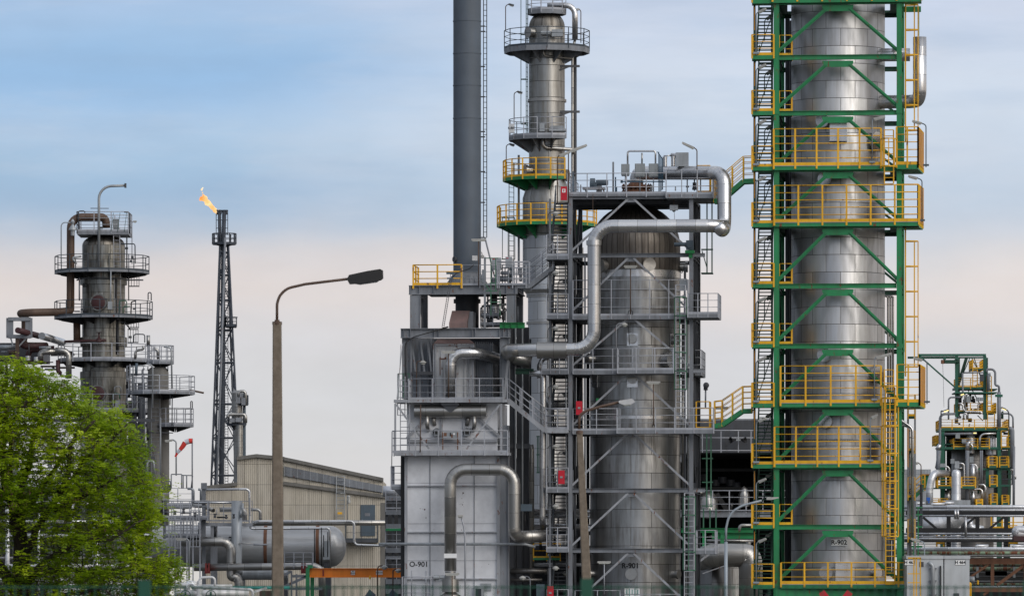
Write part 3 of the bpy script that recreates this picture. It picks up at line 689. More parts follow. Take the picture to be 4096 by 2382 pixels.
F901 = fr; yl, yr = gxy(2282), gxy(2765); cor = [yl, yr, yr + BV * 7, yl + BV * 7]
L9 = [784, 1021, 1263, 1482, 1721, 1960, 2200, 2440]; Z9 = [gz(y, 2523) for y in L9]; zt9 = Z9[0]
for k, c in enumerate(cor):
    mb = MB(); wd = .2
    for s_ in (-1, 1): mb.obox(c + AV * s_ * (wd / 2) + UP * zt9 / 2, AV * .012, BV * .11, UP * zt9 / 2)
    mb.obox(c + BV * -.1 + UP * zt9 / 2, AV * (wd / 2 - .012), BV * .008, UP * zt9 / 2); mb.obox(c + BV * .1 + UP * zt9 / 2, AV * (wd / 2 - .012), BV * .008, UP * zt9 / 2)
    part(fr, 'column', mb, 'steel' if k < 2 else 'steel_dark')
for k, bb in ((0, 3.0), (1, 3.0), (1, 5.0)):
    c = cor[k] + BV * bb; mb = MB(); mb.beam(c, c + UP * zt9, .16, .16); part(fr, 'column', mb, 'steel_dark')
for i, (y, z) in enumerate(zip(L9, Z9)):
    for k in range(4):
        a, b_ = cor[k] + UP * z, cor[(k + 1) % 4] + UP * z; d = (b_ - a).normalized()
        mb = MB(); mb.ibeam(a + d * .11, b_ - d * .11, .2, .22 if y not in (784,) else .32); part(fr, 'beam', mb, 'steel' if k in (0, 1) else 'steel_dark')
    mb = MB(); mb.ibeam(cor[1] + UP * z + AV * .1, cor[1] + UP * z + AV * .75 + BV * .1, .12, .2); part(fr, 'bracket', mb, 'steel')
    if i < len(L9) - 1:
        m = (yl + yr) / 2
        for s_, c in ((-1, yl), (1, yr)):
            mb = MB(); mb.beam(m + AV * s_ * .15 + UP * (z - .15), c - AV * s_ * .05 + UP * (Z9[i + 1] + .25), .1, .11); part(fr, 'brace', mb, 'steel_light')
        mb = MB(); mb.obox(m + UP * (z - .2), AV * .3, BV * .015, UP * .14); part(fr, 'gusset_plate', mb, 'steel')
        for c0, c2 in ((cor[1], cor[2]), (cor[0], cor[3])):
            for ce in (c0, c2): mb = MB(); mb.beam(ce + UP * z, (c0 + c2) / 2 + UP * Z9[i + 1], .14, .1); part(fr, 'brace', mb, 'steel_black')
def g9(px, b, y): q = gxy(px, b); return V3(q.x, q.y, gz(y, 2523))
def deck9(y, x0, x1, b0=-.3, b1=.95, h=1.15, n=3, rail=True, t_=.2, left=False, right=False, mat='steel', rmat='rail', post=1.1):
    p = [g9(x0, b0, y), g9(x1, b0, y), g9(x1, b0, y) + BV * (b1 - b0), g9(x0, b0, y) + BV * (b1 - b0)]
    rp = ([p[3]] if left else []) + [p[0], p[1]] + ([p[2]] if right else [])
    return platform(fr, 'platform', p, t_, mat, rmat, h, n, [rp] if rail else None, post, .024)
# top deck
deck9(776, 2270, 2664, -.2, 7.2, 1.13, 3, True, .12, left=True); deck9(780, 2664.5, 2851, -.4, 4, 1.3, 3, True, .22, right=True, post=.85)
for y, x0, x1 in ((1263, 2292, 2752), (1482, 2292, 2690), (1721, 2292, 2480)):
    deck9(y, x0, x1, -.25, .9, 1.95 if y == 1263 else 1.2, 4 if y != 1482 else 3)
deck9(1482, 2470, 2694, -1.0, -.27, 1.2, 3, left=True, right=True)
deck9(1721, 2468, 2853, -1.0, -.27, 1.2, 3, left=True, right=True)
deck9(1260, 2751, 2872, -.9, 2.0, 1.12, 3, right=True, left=True, post=.6)
deck9(2200, 2781, 2861, -.4, 1.6, 1.1, 3, right=True, left=True, post=.6)
deck9(2440, 2300, 2480, -.3, .9, 1.1, 3); deck9(2455, 2481, 2720, -.8, .9, 1.1, 3)
for y in (1263, 1482, 1721):
    for (a, b0, c, b1) in ((2292, .9, 2350, 6.9), (2735, .9, 2762, 6.9), (2350, 6.2, 2735, 6.9)):
        z = y; p = [g9(a, b0, y), g9(c, b0, y), g9(c, b1, y), g9(a, b1, y)]; platform(fr, 'platform', p, .1, 'steel_dark')
deck9(1480, 2762, 2806, 2.5, 6, 1.2, 3, right=True)
# ladders on the right of the frame
for px_, y1, y0, b_ in ((2722, 1142, 1720, -.55), (2757, 1972, 2440, -.6)):
    lb, cg = MB(), MB(); ladder(lb, cg, g9(px_, b_, y0), g9(px_, b_, y1), AV * .52, -BV, 2.2, 1.0, hr=.33, strips=3, rr=.03); l_ = part(fr, 'ladder', lb, 'rail'); part(l_, 'safety_cage', cg, 'ladder_green')
# hanging green cage on the right of the upper frame
hc = thing('green_cage', 'dark green ladder frame hanging below the yellow bridge right of R-901', 'ladder', g9(2830, 2, 1090)); mb = MB()
for px_ in (2828, 2848): mb.beam(g9(px_, 2, 800), g9(px_, 2, 1088), .07, .07)
for y in (990, 1085): mb.beam(g9(2805, 2, y), g9(2852, 2, y), .06, .08)
mb.beam(g9(2808, 2, 995), g9(2827, 2, 1060), .05, .05); mb.beam(g9(2806, 1.6, 1088), g9(2852, 1.6, 1088), .8, .06); part(hc, 'post', mb, 'green_dark')
for (a, b_) in ((1730, 2027), (2030, 2108)):
    mb = MB()
    for px_ in ((2827, 2844) if a == 1730 else (2814, 2840, 2864)): mb.beam(g9(px_, 1.5, a), g9(px_, 1.5, b_), .07, .07)
    for y in range(a + 100, b_ + 1, 95): mb.beam(g9(2808, 1.5, y), g9(2852, 1.5, y), .05, .06)
    part(hc, 'post', mb, 'ladder_green')
# stair tower left
st = thing('stair_tower', 'open grey steel stair tower left of reactor R-901', 'stair tower', gxy(2230, 2))
LS = [560 + 230, 1025, 1262, 1483, 1717, 1955, 2193, 2440]; ZS = [gz(y, 2230) for y in LS]
def gs(px, b, z): q = gxy(px, b); return V3(q.x, q.y, z)
for i, z in enumerate(ZS):
    if i == 0: continue
    x0 = 2187 if i != 3 else 2167
    p = [gs(x0, -.5, z), gs(2273, -.5, z), gs(2273, .7, z), gs(x0, .7, z)]
    platform(st, 'landing', p, .2, 'steel', 'rail', 1.15, 3, [[p[3], p[0], p[1], p[2]]], .55, .024)
dogleg(st, 2198, 2272, ZS[::-1], .3, 4.6, 'steel_dark', 'rail_dark')
mb = MB()
for px_, b_ in ((2200, 5.0), (2272, 5.0), (2200, .8)): mb.beam(gs(px_, b_, 0), gs(px_, b_, ZS[0]), .12, .12)
for z in ZS[1:]:
    mb.beam(gs(2200, .8, z - .15), gs(2200, 5, z - .15), .1, .16); mb.beam(gs(2272, .8, z - .15), gs(2272, 5, z - .15), .1, .16)
part(st, 'stair_post', mb, 'steel')
sl = None
for i, z in enumerate(ZS[1:]):
    lab = 'gooseneck lamp at the left edge of the grey stair tower, %s from the top' % ordn[i]
    p = gs(2192, -.4, z + .05)
    if sl is None: sl = bellamp('stair_lamp', lab, p, 2.35, AV * .42, 'gooseneck lamps on the grey stair tower', pm='steel_dark')
    else: c = copy_tree(sl); c.location = p; c['label'] = lab
    if i:
        c = copy_tree(sl); c.location = gs(2232, 3.6, z - .2); c['label'] = 'gooseneck lamp among the flights inside the grey stair tower, %s from the top' % ordn[i - 1]
# walkway steps linking stair tower and furnace decks
def walk(name, label, pts, b, wdt=1.0, dmat='steel', rmat='rail', h=1.1, nr=3, cat='walkway', depthdir=None, post=.9, fh=.24, kk=2523):
    t_ = thing(name, label, cat, gxy(pts[0][0], b)); q = [V3(*gxy(p[0], b)[:2], gz(p[1], p[0], b)) for p in pts]
    mb = MB(); 
    for a, b_ in zip(q[:-1], q[1:]):
        for s_ in (0, 1): mb.beam(a + BV * s_ * wdt, b_ + BV * s_ * wdt, .06, fh, side=BV)
        n = max(1, int((b_ - a).length / .3))
        for k in range(n + 1): c = a + (b_ - a) * k / n; mb.obox(c + BV * wdt / 2 + UP * .05, AV * .13, BV * (wdt / 2 - .03), UP * .015)
    part(t_, 'deck', mb, dmat); rb = MB(); railing(rb, [x + UP * .1 for x in q], h, nr, post, .026, 0); part(t_, 'railing', rb, rmat); rb = MB(); railing(rb, [x + UP * .1 + BV * wdt for x in q], h, nr, post, .026, 0); part(t_, 'railing', rb, rmat); return t_
walk('bridge', 'yellow railed green bridge stair from the R-901 top deck to the green tower', [J(1600, 620), J(1668, 612), J(1885, 425), J(1990, 420)], .6, 1.0, 'green', 'yellow', 1.25, 4, 'bridge')
walk('bridge', 'yellow railed green bridge stair joining R-901 and the green tower at mid height', [K(1725, 1470), K(1800, 1460), K(2000, 1325), K(2090, 1322)], .6, 1.0, 'green', 'yellow', 1.25, 4, 'bridge')
walk('walkway_stair', 'grey steel stair dropping from the furnace deck to the grey stair tower', [Fz(1405, 290), Fz(1850, 650), Fz(2110, 650)], -.6, .9, 'steel_light', 'rail', 1.1, 3)
walk('walkway_stair', 'grey sloping stair rising from the chimney deck to the grey stair tower', [I(210, 1450), I(530, 1450), I(760, 1270)], .3, .9, 'steel', 'rail', 1.25, 4)
# yellow gate railings at the bridge ends
for lab, pa_, pb_ in (('short yellow railing at the right end of the R-901 top deck', J(1440, 540), J(1560, 540)), ('short yellow railing at the mid height deck of R-901', K(1550, 1500), K(1680, 1500))):
    mb = MB(); a, b_ = G(pa_, 1.6), G(pb_, 1.6); b_.z = a.z; railing(mb, [a, b_, b_ + BV * 1.2], 1.5, 4, .7, .03); single('yellow_railing', mb, 'yellow', lab, 'railing')
# equipment on the top deck
zt = gz(776, 2523) + .01
def onto(px, b): q = gxy(px, b); return V3(q.x, q.y, zt)
cbx = None
cw = [('instrument_cabinet', 'grey instrument cabinet on the R-901 top deck, leftmost of three', J(736, 315), .44, .62), ('instrument_cabinet', 'grey instrument cabinet on the R-901 top deck, middle of three', J(878, 320), .54, .72), ('instrument_cabinet', 'grey instrument cabinet on the R-901 top deck, rightmost of three beside blue cables', J(1010, 320), .50, .72)]
for nm, lab, pt, ww, hh in cw:
    c = G(pt, .5); t_ = thing(nm, lab, 'cabinet', V3(c.x, c.y, zt), 'instrument cabinets on the R-901 top deck')
    mb = MB(); mb.obox(c, AV * ww / 2, BV * .15, UP * hh / 2); bd = part(t_, 'housing', mb, 'box_grey'); mb = MB(); mb.obox(c - BV * .165, AV * (ww / 2 - .04), BV * .014, UP * (hh / 2 - .04)); mb.obox(c - BV * .165 + AV * (ww / 2 - .1), AV * .02, BV * .03, UP * .06); part(bd, 'door', mb, 'box_grey')
    mb = MB(); mb.tube(V3(c.x, c.y, zt), c - UP * hh / 2, .035, 6); mb.beam(c - UP * (hh / 2 + .02) - AV * ww * .45, c - UP * (hh / 2 + .02) + AV * ww * .45, .1, .04); part(t_, 'stand', mb, 'rail')
singlepipe('instrument_pipe', [G(J(758, 262), .5), G(J(758, 132), .5), G(J(1030, 132), .5), G(J(1030, 255), .5)], .05, 'pipe_bright', 'thin silver pipe looping over the three instrument cabinets', bend=.12, n=8)
mb = MB(); mb.pipe([G(J(898, 255), .5), G(J(898, 150), .5)], .045, None, 8); single('instrument_pipe', mb, 'pipe_dull', 'short vertical pipe above the middle instrument cabinet', 'pipe')
mb = MB()
for k, x in enumerate((1062, 1072, 1082, 1092, 1100)): mb.pipe([G(J(x, 540 - 8 * k), .3), G(J(x, 150 + 14 * k), .3), G(J(x - 18, 140 + 14 * k), .3)], .02, .08, 6)
mb.beam(G(J(1062, 440), .4), G(J(1062, 140), .4), .05, .02); mb.beam(G(J(690, 430), .4), G(J(1120, 430), .4), .05, .06); single('cable_riser', mb, 'cable_blue', 'blue cables rising beside the right instrument cabinet', 'cable')
mb = MB(); c = onto(2548, 3.5); mb.rev(c, [(.62, -.3), (.62, .55), (0, .55)], 24)
t_ = thing('nozzle_flange', 'rusty bolted flange on top of the R-901 dome', 'flange', c); part(t_, 'neck', mb, 'rust'); mb = MB(); mb.rev(c, [(.6, .25), (.85, .25), (.85, .42), (.6, .42)], 28); mb.rev(c, [(.6, .55), (.85, .55), (.85, .72), (0, .72)], 28); part(t_, 'flange_ring', mb, 'rust')
mb = MB()
for k in range(20): a = 2 * math.pi * k / 20; mb.tube(c + V3(math.cos(a) * .77, math.sin(a) * .77, .2), c + V3(math.cos(a) * .77, math.sin(a) * .77, .8), .035, 6)
part(t_, 'bolt', mb, 'rust')
# hoist motor
t_ = thing('hoist', 'blue grey winch motor on the left of the R-901 top deck', 'winch', onto(2390, .4)); q = G(J(425, 450), .4)
mb = MB(); mb.rev(q - AV * .18, [(0, 0), (.3, 0), (.3, .26), (0, .26)], 20, axis=AV); mb.obox(q - UP * .12, AV * .2, BV * .16, UP * .2); part(t_, 'gear_housing', mb, 'blue_grey')
q2 = G(J(450, 440), .4); mb = MB(); mb.rev(q2, [(0, 0), (.14, 0), (.16, .05), (.16, .6), (.13, .66), (0, .66)], 18, axis=AV); part(t_, 'motor', mb, 'blue_grey')
mb = MB(); a = G(J(320, 500), .4); b_ = G(J(540, 500), .4); mb.beam(a, b_, .5, .1)
for x in (345, 520): mb.beam(G(J(x, 500), .4), G(J(x + 10, 540), .4), .08, .05)
part(t_, 'base_frame', mb, 'steel_light'); mb = MB(); mb.tube(G(J(419, 550), -.3), G(J(419, 960), -2.6), .012, 5); mb.tube(G(J(419, 960), -2.6), G(J(419, 1000), -2.6), .03, 6); part(t_, 'chain', mb, 'rust_brown')
mb = MB(); mb.beam(G(J(617, 540), 1), G(J(617, 238), 1), .1, .1); single('steel_post', mb, 'steel', 'bare steel post standing on the R-901 top deck', 'post')
mb = MB(); mb.obox(G(J(1290, 215), 1.2), AV * .35, BV * .15, UP * .9 * .42); single('junction_box', mb, 'galv', 'tall pale junction box above the big silver pipe', 'box')
for lab, pt in (('left short silver standpipe on the big silver pipe', J(1122, 235)), ('right short silver standpipe beside the pale junction box', J(1203, 230))):
    mb = MB(); q = G(pt, 1.2); mb.rev(q, [(.12, -.28), (.12, .18), (.135, .18), (.135, .26), (0, .26)], 14); single('standpipe', mb, 'pipe_bright', lab, 'pipe')
mb = MB(); mb.pipe([G(J(1110, 180), 1.2), G(J(1180, 175), 1.2)], .04); mb.pipe([G(J(1180, 170), 1.2), G(J(1262, 170), 1.2)], .1); single('link_pipe', mb, 'pipe_bright', 'pale horizontal pipe between standpipe and junction box', 'pipe')
t_ = thing('hoist', 'rusty chain hoist hanging under the R-901 top deck', 'hoist', G(J(1210, 700), .3)); q = G(J(1210, 685), .3)
mb = MB(); mb.obox(q, AV * .22, BV * .14, UP * .14); mb.rev(q - UP * .2, [(0, -.05), (.08, 0), (.12, .08), (0, .1)], 12); part(t_, 'hoist_body', mb, 'galv'); mb = MB(); mb.tube(q, G(J(1217, 800), .3), .012, 5); mb.tube(q, G(J(1210, 600), .3), .02, 5); part(t_, 'chain', mb, 'rust_brown')
# valve actuator on the right
t_ = thing('valve_actuator', 'blue grey valve actuator on a green bracket right of the R-901 dome', 'valve', G(J(1365, 1150), -.4)); q = G(J(1365, 1050), -.4)
mb = MB(); mb.obox(q, AV * .2, BV * .14, UP * .26); mb.rev(q - BV * .15, [(0, 0), (.15, 0), (.15, .06), (0, .06)], 16, axis=-BV); part(t_, 'actuator', mb, 'blue_grey'); mb = MB(); mb.rev(G(J(1330, 1042), -.4), [(0, 0), (.11, 0), (.11, .66), (0, .66)], 14, axis=-AV); part(t_, 'arm', mb, 'blue_grey')
mb = MB(); mb.obox(G(J(1365, 1116), -.4), AV * .25, BV * .2, UP * .08); mb.obox(G(J(1372, 1150), -.4), AV * .1, BV * .1, UP * .14); part(t_, 'bracket', mb, 'green_bright')
# =============================================================== the big polished pipe
bp = thing('overhead_pipe', 'big polished silver pipe looping from the R-901 top around its dome', 'pipe', G((2376, 1400), -2.6))
mb = MB(); r_ = .36
mb.pipe([G(J(845, 480), 3.5), G(J(845, 345), 3.5), G(J(1150, 345), 2.2), G(J(1702, 345), -.8), G(J(1702, 880), -1.2), G(J(1680, 905), -2.6), G(J(1640, 861), -2.6)], .38, .8, 22)
part(bp, 'upper_run', mb, 'pipe_bright')
mb = MB(); mb.pipe([G(J(1705, 868), -2.2), G(J(1560, 861), -2.6), G(J(430, 865), -2.6), V3(*G(J(430, 865), -2.6)[:2], G(K(550, 717), -2.6).z), G(E(1085, 1015), -2.6)], .36, 1.0, 22, 8)
part(bp, 'lower_run', mb, 'pipe_bright')
mb = MB(); mb.rev(G(E(1350, 1015), -2.6), [(.37, 0), (.45, 0), (.45, 1.6), (.37, 1.6)], 22, axis=AV); part(bp, 'collar', mb, 'pipe_dull')
mb = MB(); mb.rev(G(J(428, 1008), -2.6), [(.37, -.22), (.41, -.22), (.41, .02), (.37, .02)], 20); part(bp, 'bracket', mb, 'pipe_bright')
mb = MB(); mb.pipe([G(E(1180, 1015), -2.6), G(E(1085, 1015), -2.6), G(E(1085, 1060), 1.0), G(E(1290, 1125), 1.2)], .36, .6, 20); part(bp, 'return_run', mb, 'pipe_dull')
mb = MB(); a, b_ = G(E(1153, 1205), .5), G(E(1318, 1205), .5); mb.ibeam(a, b_, .3, .29); single('support_beam', mb, 'green_dark', 'dark green beam below the end of the big silver pipe', 'beam')
mb = MB(); a, b_ = G(E(1013, 790), -.3), G(E(1238, 790), -.3); mb.ibeam(a, b_, .3, .3)
for x in (1060, 1118, 1180): mb.beam(G(E(x, 768), -.4), G(E(x, 812), -.4), .02, .2)
single('support_beam', mb, 'green_bright', 'bright green beam jutting out beside the furnace top frame', 'beam')
# red fire boxes
for lab, pt, bb in (('red fire equipment box with white symbol at the top landing left of R-901', J(136, 545), -.7), ('red box on the railing behind the leaning street lamp arm', K(408, 1295), -.45), ('red box on the stair tower railing left of the leaning lamp pole', Lz(180, 575), -.65), ('red box at the very bottom of the grey stair tower', Lz(97, 1440), -.65)):
    q = G(pt, bb); t_ = thing('fire_box', lab, 'fire box', q - UP * .37); mb = MB(); mb.obox(q, AV * .17, BV * .1, UP * .37); bx_ = part(t_, 'housing', mb, 'red')
    if 'symbol' in lab: mb = MB(); mb.obox(q - BV * .105 + UP * .14, AV * .09, BV * .004, UP * .1); part(bx_, 'symbol_plate', mb, 'sign_white'); mb = MB(); mb.obox(q - BV * .11 + UP * .16, AV * .03, BV * .003, UP * .05); mb.obox(q - BV * .11 + UP * .1, AV * .012, BV * .003, UP * .04); part(bx_, 'symbol', mb, 'red')
    else: mb = MB(); mb.obox(q - BV * .11, AV * .07, BV * .02, UP * .05); part(bx_, 'latch', mb, 'galv')
# lamps around R-901
tubelamp('platform_lamp', 'brown pole tube lamp at the right of the R-901 top deck', G(J(1435, 540), -.3), 2.35, -AV * .35, .65, pm='rust_brown', tilt=.45, lowbox=False)
tubelamp('platform_lamp', 'long tube lamp pointing right above the red fire box', G(J(180, 640), -.6), 2.75, AV * .25, .9, pm='rust_brown', tilt=.35, lowbox=False)
tubelamp('platform_lamp', 'lower tube lamp pointing right beside the yellow ring platform', G(J(72, 640), -.9), 2.5, AV * .25, .6, pm='rust_brown', tilt=.35, lowbox=False)
bellamp('platform_lamp', 'gooseneck lamp rising from the middle R-901 deck', G(K(768, 900), -.9), 2.4, AV * .45, pm='rail')
crosslamp('platform_lamp', 'batten lamp on a rusty post in front of the R-901 lower shell', G(K(1132, 1465), -1.1), 2.35, .75)
crosslamp('platform_lamp', 'batten lamp below the light band of the R-901 dome', G(K(908, 380), -.6), 2.6, .72)
crosslamp('platform_lamp', 'batten lamp left of the R-901 lettering', G(Lz(500, 1450), -.6), 1.75, .72, 'rail')
# =============================================================== big dark chimney
sx_ = G((1868.5, 1100), 4.0); rs = 55.5 * sx_.y / F; sb = V3(sx_.x, sx_.y, 0)
def gzb(py, b=4.0, px=1868): return G((px, py), b).z
t_ = thing('chimney', 'smooth dark grey chimney rising beyond the top of the picture', 'chimney', V3(sx_.x, sx_.y, gzb(1178)))
mb = MB(); mb.rev(sb, [(rs, gzb(1092)), (rs, gzb(-300)), (0, gzb(-300))], 48)
part(t_, 'shaft', mb, 'stack')
for y in (86, 215, 343, 474): mb = MB(); mb.rev(sb, [(rs, gzb(y) - .03), (rs + .02, gzb(y) - .03), (rs + .02, gzb(y) + .03), (rs, gzb(y) + .03)], 48); part(t_, 'weld_seam', mb, 'stack')
mb = MB(); mb.rev(sb, [(rs + .02, gzb(1092)), (rs + .02, gzb(1096)), (rs + .33, gzb(1136)), (rs + .33, gzb(1140)), (rs - .1, gzb(1140))], 48)
for k in range(22):
    a = 2 * math.pi * k / 22; e = V3(math.cos(a), math.sin(a), 0); s_ = V3(-e.y, e.x, 0) * .012
    q = [sb + e * rs + UP * gzb(1094), sb + e * (rs + .42) + UP * gzb(1138), sb + e * (rs - .05) + UP * gzb(1138)]; mb.prism([x - s_ for x in q], s_ * 2)
part(t_, 'skirt', mb, 'steel')
mb = MB(); mb.rev(sb, [(rs - .12, gzb(1314)), (rs - .12, gzb(1178))], 40); mb.rev(sb, [(rs - .1, gzb(1212)), (rs - .02, gzb(1212)), (rs - .02, gzb(1196)), (rs - .1, gzb(1196))], 40); part(t_, 'flue_duct', mb, 'steel_dark')
p, n = onv(sb, rs, *E(614, 195)); manway(t_, p, n, .16, .12, 'steel_dark')
mb = MB(); xl_ = 1940.5; q0 = G((xl_, 950), 4.0)
for s_ in (-.09, .09): mb.beam(V3(q0.x + s_, q0.y, gzb(950)), V3(q0.x + s_, q0.y, gzb(-300)), .05, .05)
for k in range(150):
    z = gzb(950) + k * .3
    if z < gzb(-300): mb.beam(V3(q0.x - .09, q0.y, z), V3(q0.x + .09, q0.y, z), .03, .03)
l_ = part(t_, 'ladder', mb, 'steel_black')
mb = MB()
for y in (106, 127, 267, 388, 527, 548, 687, 810, 950): mb.beam(V3(q0.x, q0.y, gzb(y)), sb + AV * (rs - .05) + UP * gzb(y), .06, .07)
part(l_, 'bracket', mb, 'steel_dark')
t_ = thing('control_box', 'white angled box on the chimney just above its foot', 'box', G(E(790, 195), 2.6)); mb = MB(); q = G(E(788, 185), 2.6); mb.obox(q, (AV + BV * .5) * .13, BV * .12, UP * .14); part(t_, 'housing', mb, 'white_paint')
mb = MB(); mb.rev(G(E(855, 175), 2.6), [(0, -.08), (.1, -.05), (.1, .1), (0, .12)], 12); mb.pipe([G(E(855, 165), 2.6), G(E(850, 130), 2.6), G(E(838, 135), 2.6)], .025); part(t_, 'sensor', mb, 'lamp_grey')

# =============================================================== furnace O-901
fu = thing('furnace', 'pale steel panelled process furnace lettered O-901', 'furnace', gxy(1810, 3))
def fbx(mb, x0, y0, x1, y1, b0, b1):
    """box whose front face at depth b0 fills the pixel rectangle"""
    a, c = G((x0, y1), b0), G((x1, y0), b0); c_ = G((x1, y1), b0); wv_ = V3(c_.x - a.x, c_.y - a.y, 0); h_ = V3(0, 0, c.z - a.z)
    mb.obox(a + wv_ / 2 + BV * (b1 - b0) / 2 + h_ / 2, wv_ / 2, BV * (b1 - b0) / 2, h_ / 2); return mb
mb = MB(); fbx(mb, 1627, 1606, 1990, 2560, .12, 6.0); part(fu, 'casing', mb, 'furnace_white')
mb = MB(); fbx(mb, 1618, 1815, 1629, 2560, 0, .4); part(fu, 'corner_column', mb, 'steel_light')
mb = MB(); fbx(mb, 1987, 1815, 1999, 2560, 0, .4); part(fu, 'corner_column', mb, 'steel_light')
mb = MB(); fbx(mb, 1999, 1700, 2033, 2560, .2, .8); fbx(mb, 2031, 1700, 2034, 2560, .1, .9); part(fu, 'corner_column', mb, 'steel')
mb = MB(); fbx(mb, 1603, 1822, 1617, 2560, .35, 5); part(fu, 'side_wall', mb, 'steel_black')
for y in (1942, 2127, 2314):
    mb = MB(); fbx(mb, 1629, y - 3, 1987, y + 2, -.02, .12); part(fu, 'stiffener', mb, 'steel_light')
mb = MB()
for x in (1720, 1897): fbx(mb, x - 1.2, 1822, x + 1.2, 2560, .07, .12)
for y in (2092, 2240, 1930): fbx(mb, 1629, y - .7, 1987, y + .7, .1, .12)
part(fu, 'panel_seam', mb, 'steel')
rng = random.Random(5)
mb = MB()
for (x, y, s_) in ((918, 215, 12), (910, 232, 5), (905, 280, 5), (920, 325, 5), (895, 345, 6), (912, 355, 8), (880, 350, 4), (925, 380, 4), (452, 412, 13), (430, 405, 5), (405, 402, 5), (390, 400, 3), (468, 515, 8), (565, 470, 3), (565, 658, 4), (905, 660, 6), (895, 662, 5), (1231, 1075, 7), (1145, 1110, 5)):
    c = G(G_(x, y), .118); r_ = s_ / 3.04 * .0137 * .9
    pts = [c + AV * math.cos(a) * r_ * rng.uniform(.5, 1.2) + UP * math.sin(a) * r_ * rng.uniform(.5, 1.3) for a in [k * 1.047 for k in range(6)]]
    mb.prism(pts, -BV * .003)
part(fu, 'paint_chips', mb, 'maroon')
part(fu, 'lettering', text_mb('O-901', .40, G(G_(381, 1080), .115), AV, -BV, bold=.008), 'ink')
mb = MB(); fbx(mb, *G_(1130, 1310), *G_(1262, 1398), .05, .12); pl = part(fu, 'plate', mb, 'galv'); mb = MB(); fbx(mb, *G_(1170, 1348), *G_(1245, 1356), .045, .05); part(pl, 'line', mb, 'steel_dark')
mb = MB(); fbx(mb, *G_(1055, 1340), *G_(1170, 1480), -.25, .1); cb_ = part(fu, 'window_box', mb, 'galv'); mb = MB(); fbx(mb, *G_(1072, 1375), *G_(1140, 1480), -.27, -.25); part(cb_, 'window', mb, 'glassdark')
# burner chamber above the lower deck
mb = MB()
for x in (1766, 1856): fbx(mb, x - 4, 1672, x + 4, 1760, 0, .12)
fbx(mb, 1630, 1755, 1990, 1768, -.02, .12); part(fu, 'stiffener', mb, 'steel_light')
# decks
def fdeck(ytop, ybot, x0, x1, b0=-.9, b1=.1, rtop=None, rx0=None, rx1=None, n=3, par=fu, mat='steel_light'):
    z = G((x0, ytop), b0).z; tt = z - G((x0, ybot), b0).z; p = [G((x0, ytop), b0), G((x1, ytop), b0)]; p[1].z = p[0].z = z
    a = [p[0], p[1], p[1] + BV * (b1 - b0), p[0] + BV * (b1 - b0)]; r_ = None
    if rtop: q0, q1 = G((rx0, ytop), b0), G((rx1, ytop), b0); q0.z = q1.z = z; r_ = [[q0 + BV * .9, q0, q1, q1 + BV * .9]]; h_ = G((x0, rtop), b0).z - z
    return platform(par, 'platform', a, tt, mat, 'rail', h_ if rtop else 1, n, r_, 1.25, .026)
fdeck(1809, 1820, 1576, 2038, rtop=1722, rx0=1569, rx1=2030); fdeck(1597, 1609, 1575, 2028, rtop=1514, rx0=1635, rx1=2012)
mb = MB()
fbx(mb, 1577, 1613, 1584, 1812, -.9, -.8); fbx(mb, 2001, 1613, 2009, 1812, -.9, -.8); part(fu, 'deck_post', mb, 'steel_light')
for (x0, y0, x1, y1) in ((100, 340, 485, 860), (1315, 345, 925, 865)):
    mb = MB(); mb.beam(G(Fz(x0, y0), -.85), G(Fz(x1, y1), -.85), .05, .1); part(fu, 'brace', mb, 'steel_light')
for (x0, y0, x1, y1) in ((430, 520, 225, 740), (1085, 520, 1330, 730)):
    mb = MB(); mb.beam(G(Fz(x0, y0), .0), G(Fz(x1, y1), .0), .1, .14); part(fu, 'brace', mb, 'steel_light')
hd = thing('header_pipe', 'stained silver header pipe slung below the upper furnace deck with four drop pipes', 'pipe', G(Fz(740, 500), -.3)); q = G(Fz(318, 420), -.3); ln = (G(Fz(1160, 420), -.3) - q).length
mb = MB(); mb.rev(q, [(0, 0), (.35, 0), (.35, ln), (0, ln)], 26, axis=AV); part(hd, 'header', mb, 'pipe_dull')
for x in (465, 540, 945, 1018):
    mb = MB(); f_ = x in (465, 1018); mb.pipe([G(Fz(x, 480), -.45 if f_ else .0), G(Fz(x, 600 if f_ else 545), -.45 if f_ else 0), G(Fz(x + 12 * (1 if x < 700 else -1), 640 if f_ else 580), .12)], .115, .25, 14); part(hd, 'drop_pipe', mb, 'pipe_dull')
mb = MB(); q = G(Fz(737, 345), -.7); s_ = .5; mb.prism([q - AV * s_, q + AV * s_, q + AV * .05 - UP * .42, q - AV * .05 - UP * .42], BV * .03); mb.obox(q + UP * .05 + BV * .1, AV * .48, BV * .2, UP * .07); part(hd, 'hanger', mb, 'steel_dark')
for lab, x in (('left dark burner box above the lower furnace deck', 580), ('right dark burner box above the lower furnace deck', 932)):
    t_ = thing('burner_box', lab, 'burner', G(Fz(x, 700), 0)); mb = MB(); mb.rev(G(Fz(x, 665), .1), [(0, 0), (.22, 0), (.22, .2), (0, .2)], 14, axis=-BV); part(t_, 'burner', mb, 'steel_black'); mb = MB(); fbx(mb, *Fz(x - 35, 625), *Fz(x + 35, 710), -.3, -.1); part(t_, 'housing', mb, 'steel'); mb = MB(); fbx(mb, *Fz(x - 22, 645), *Fz(x + 22, 690), -.31, -.3); part(t_, 'opening', mb, 'black')
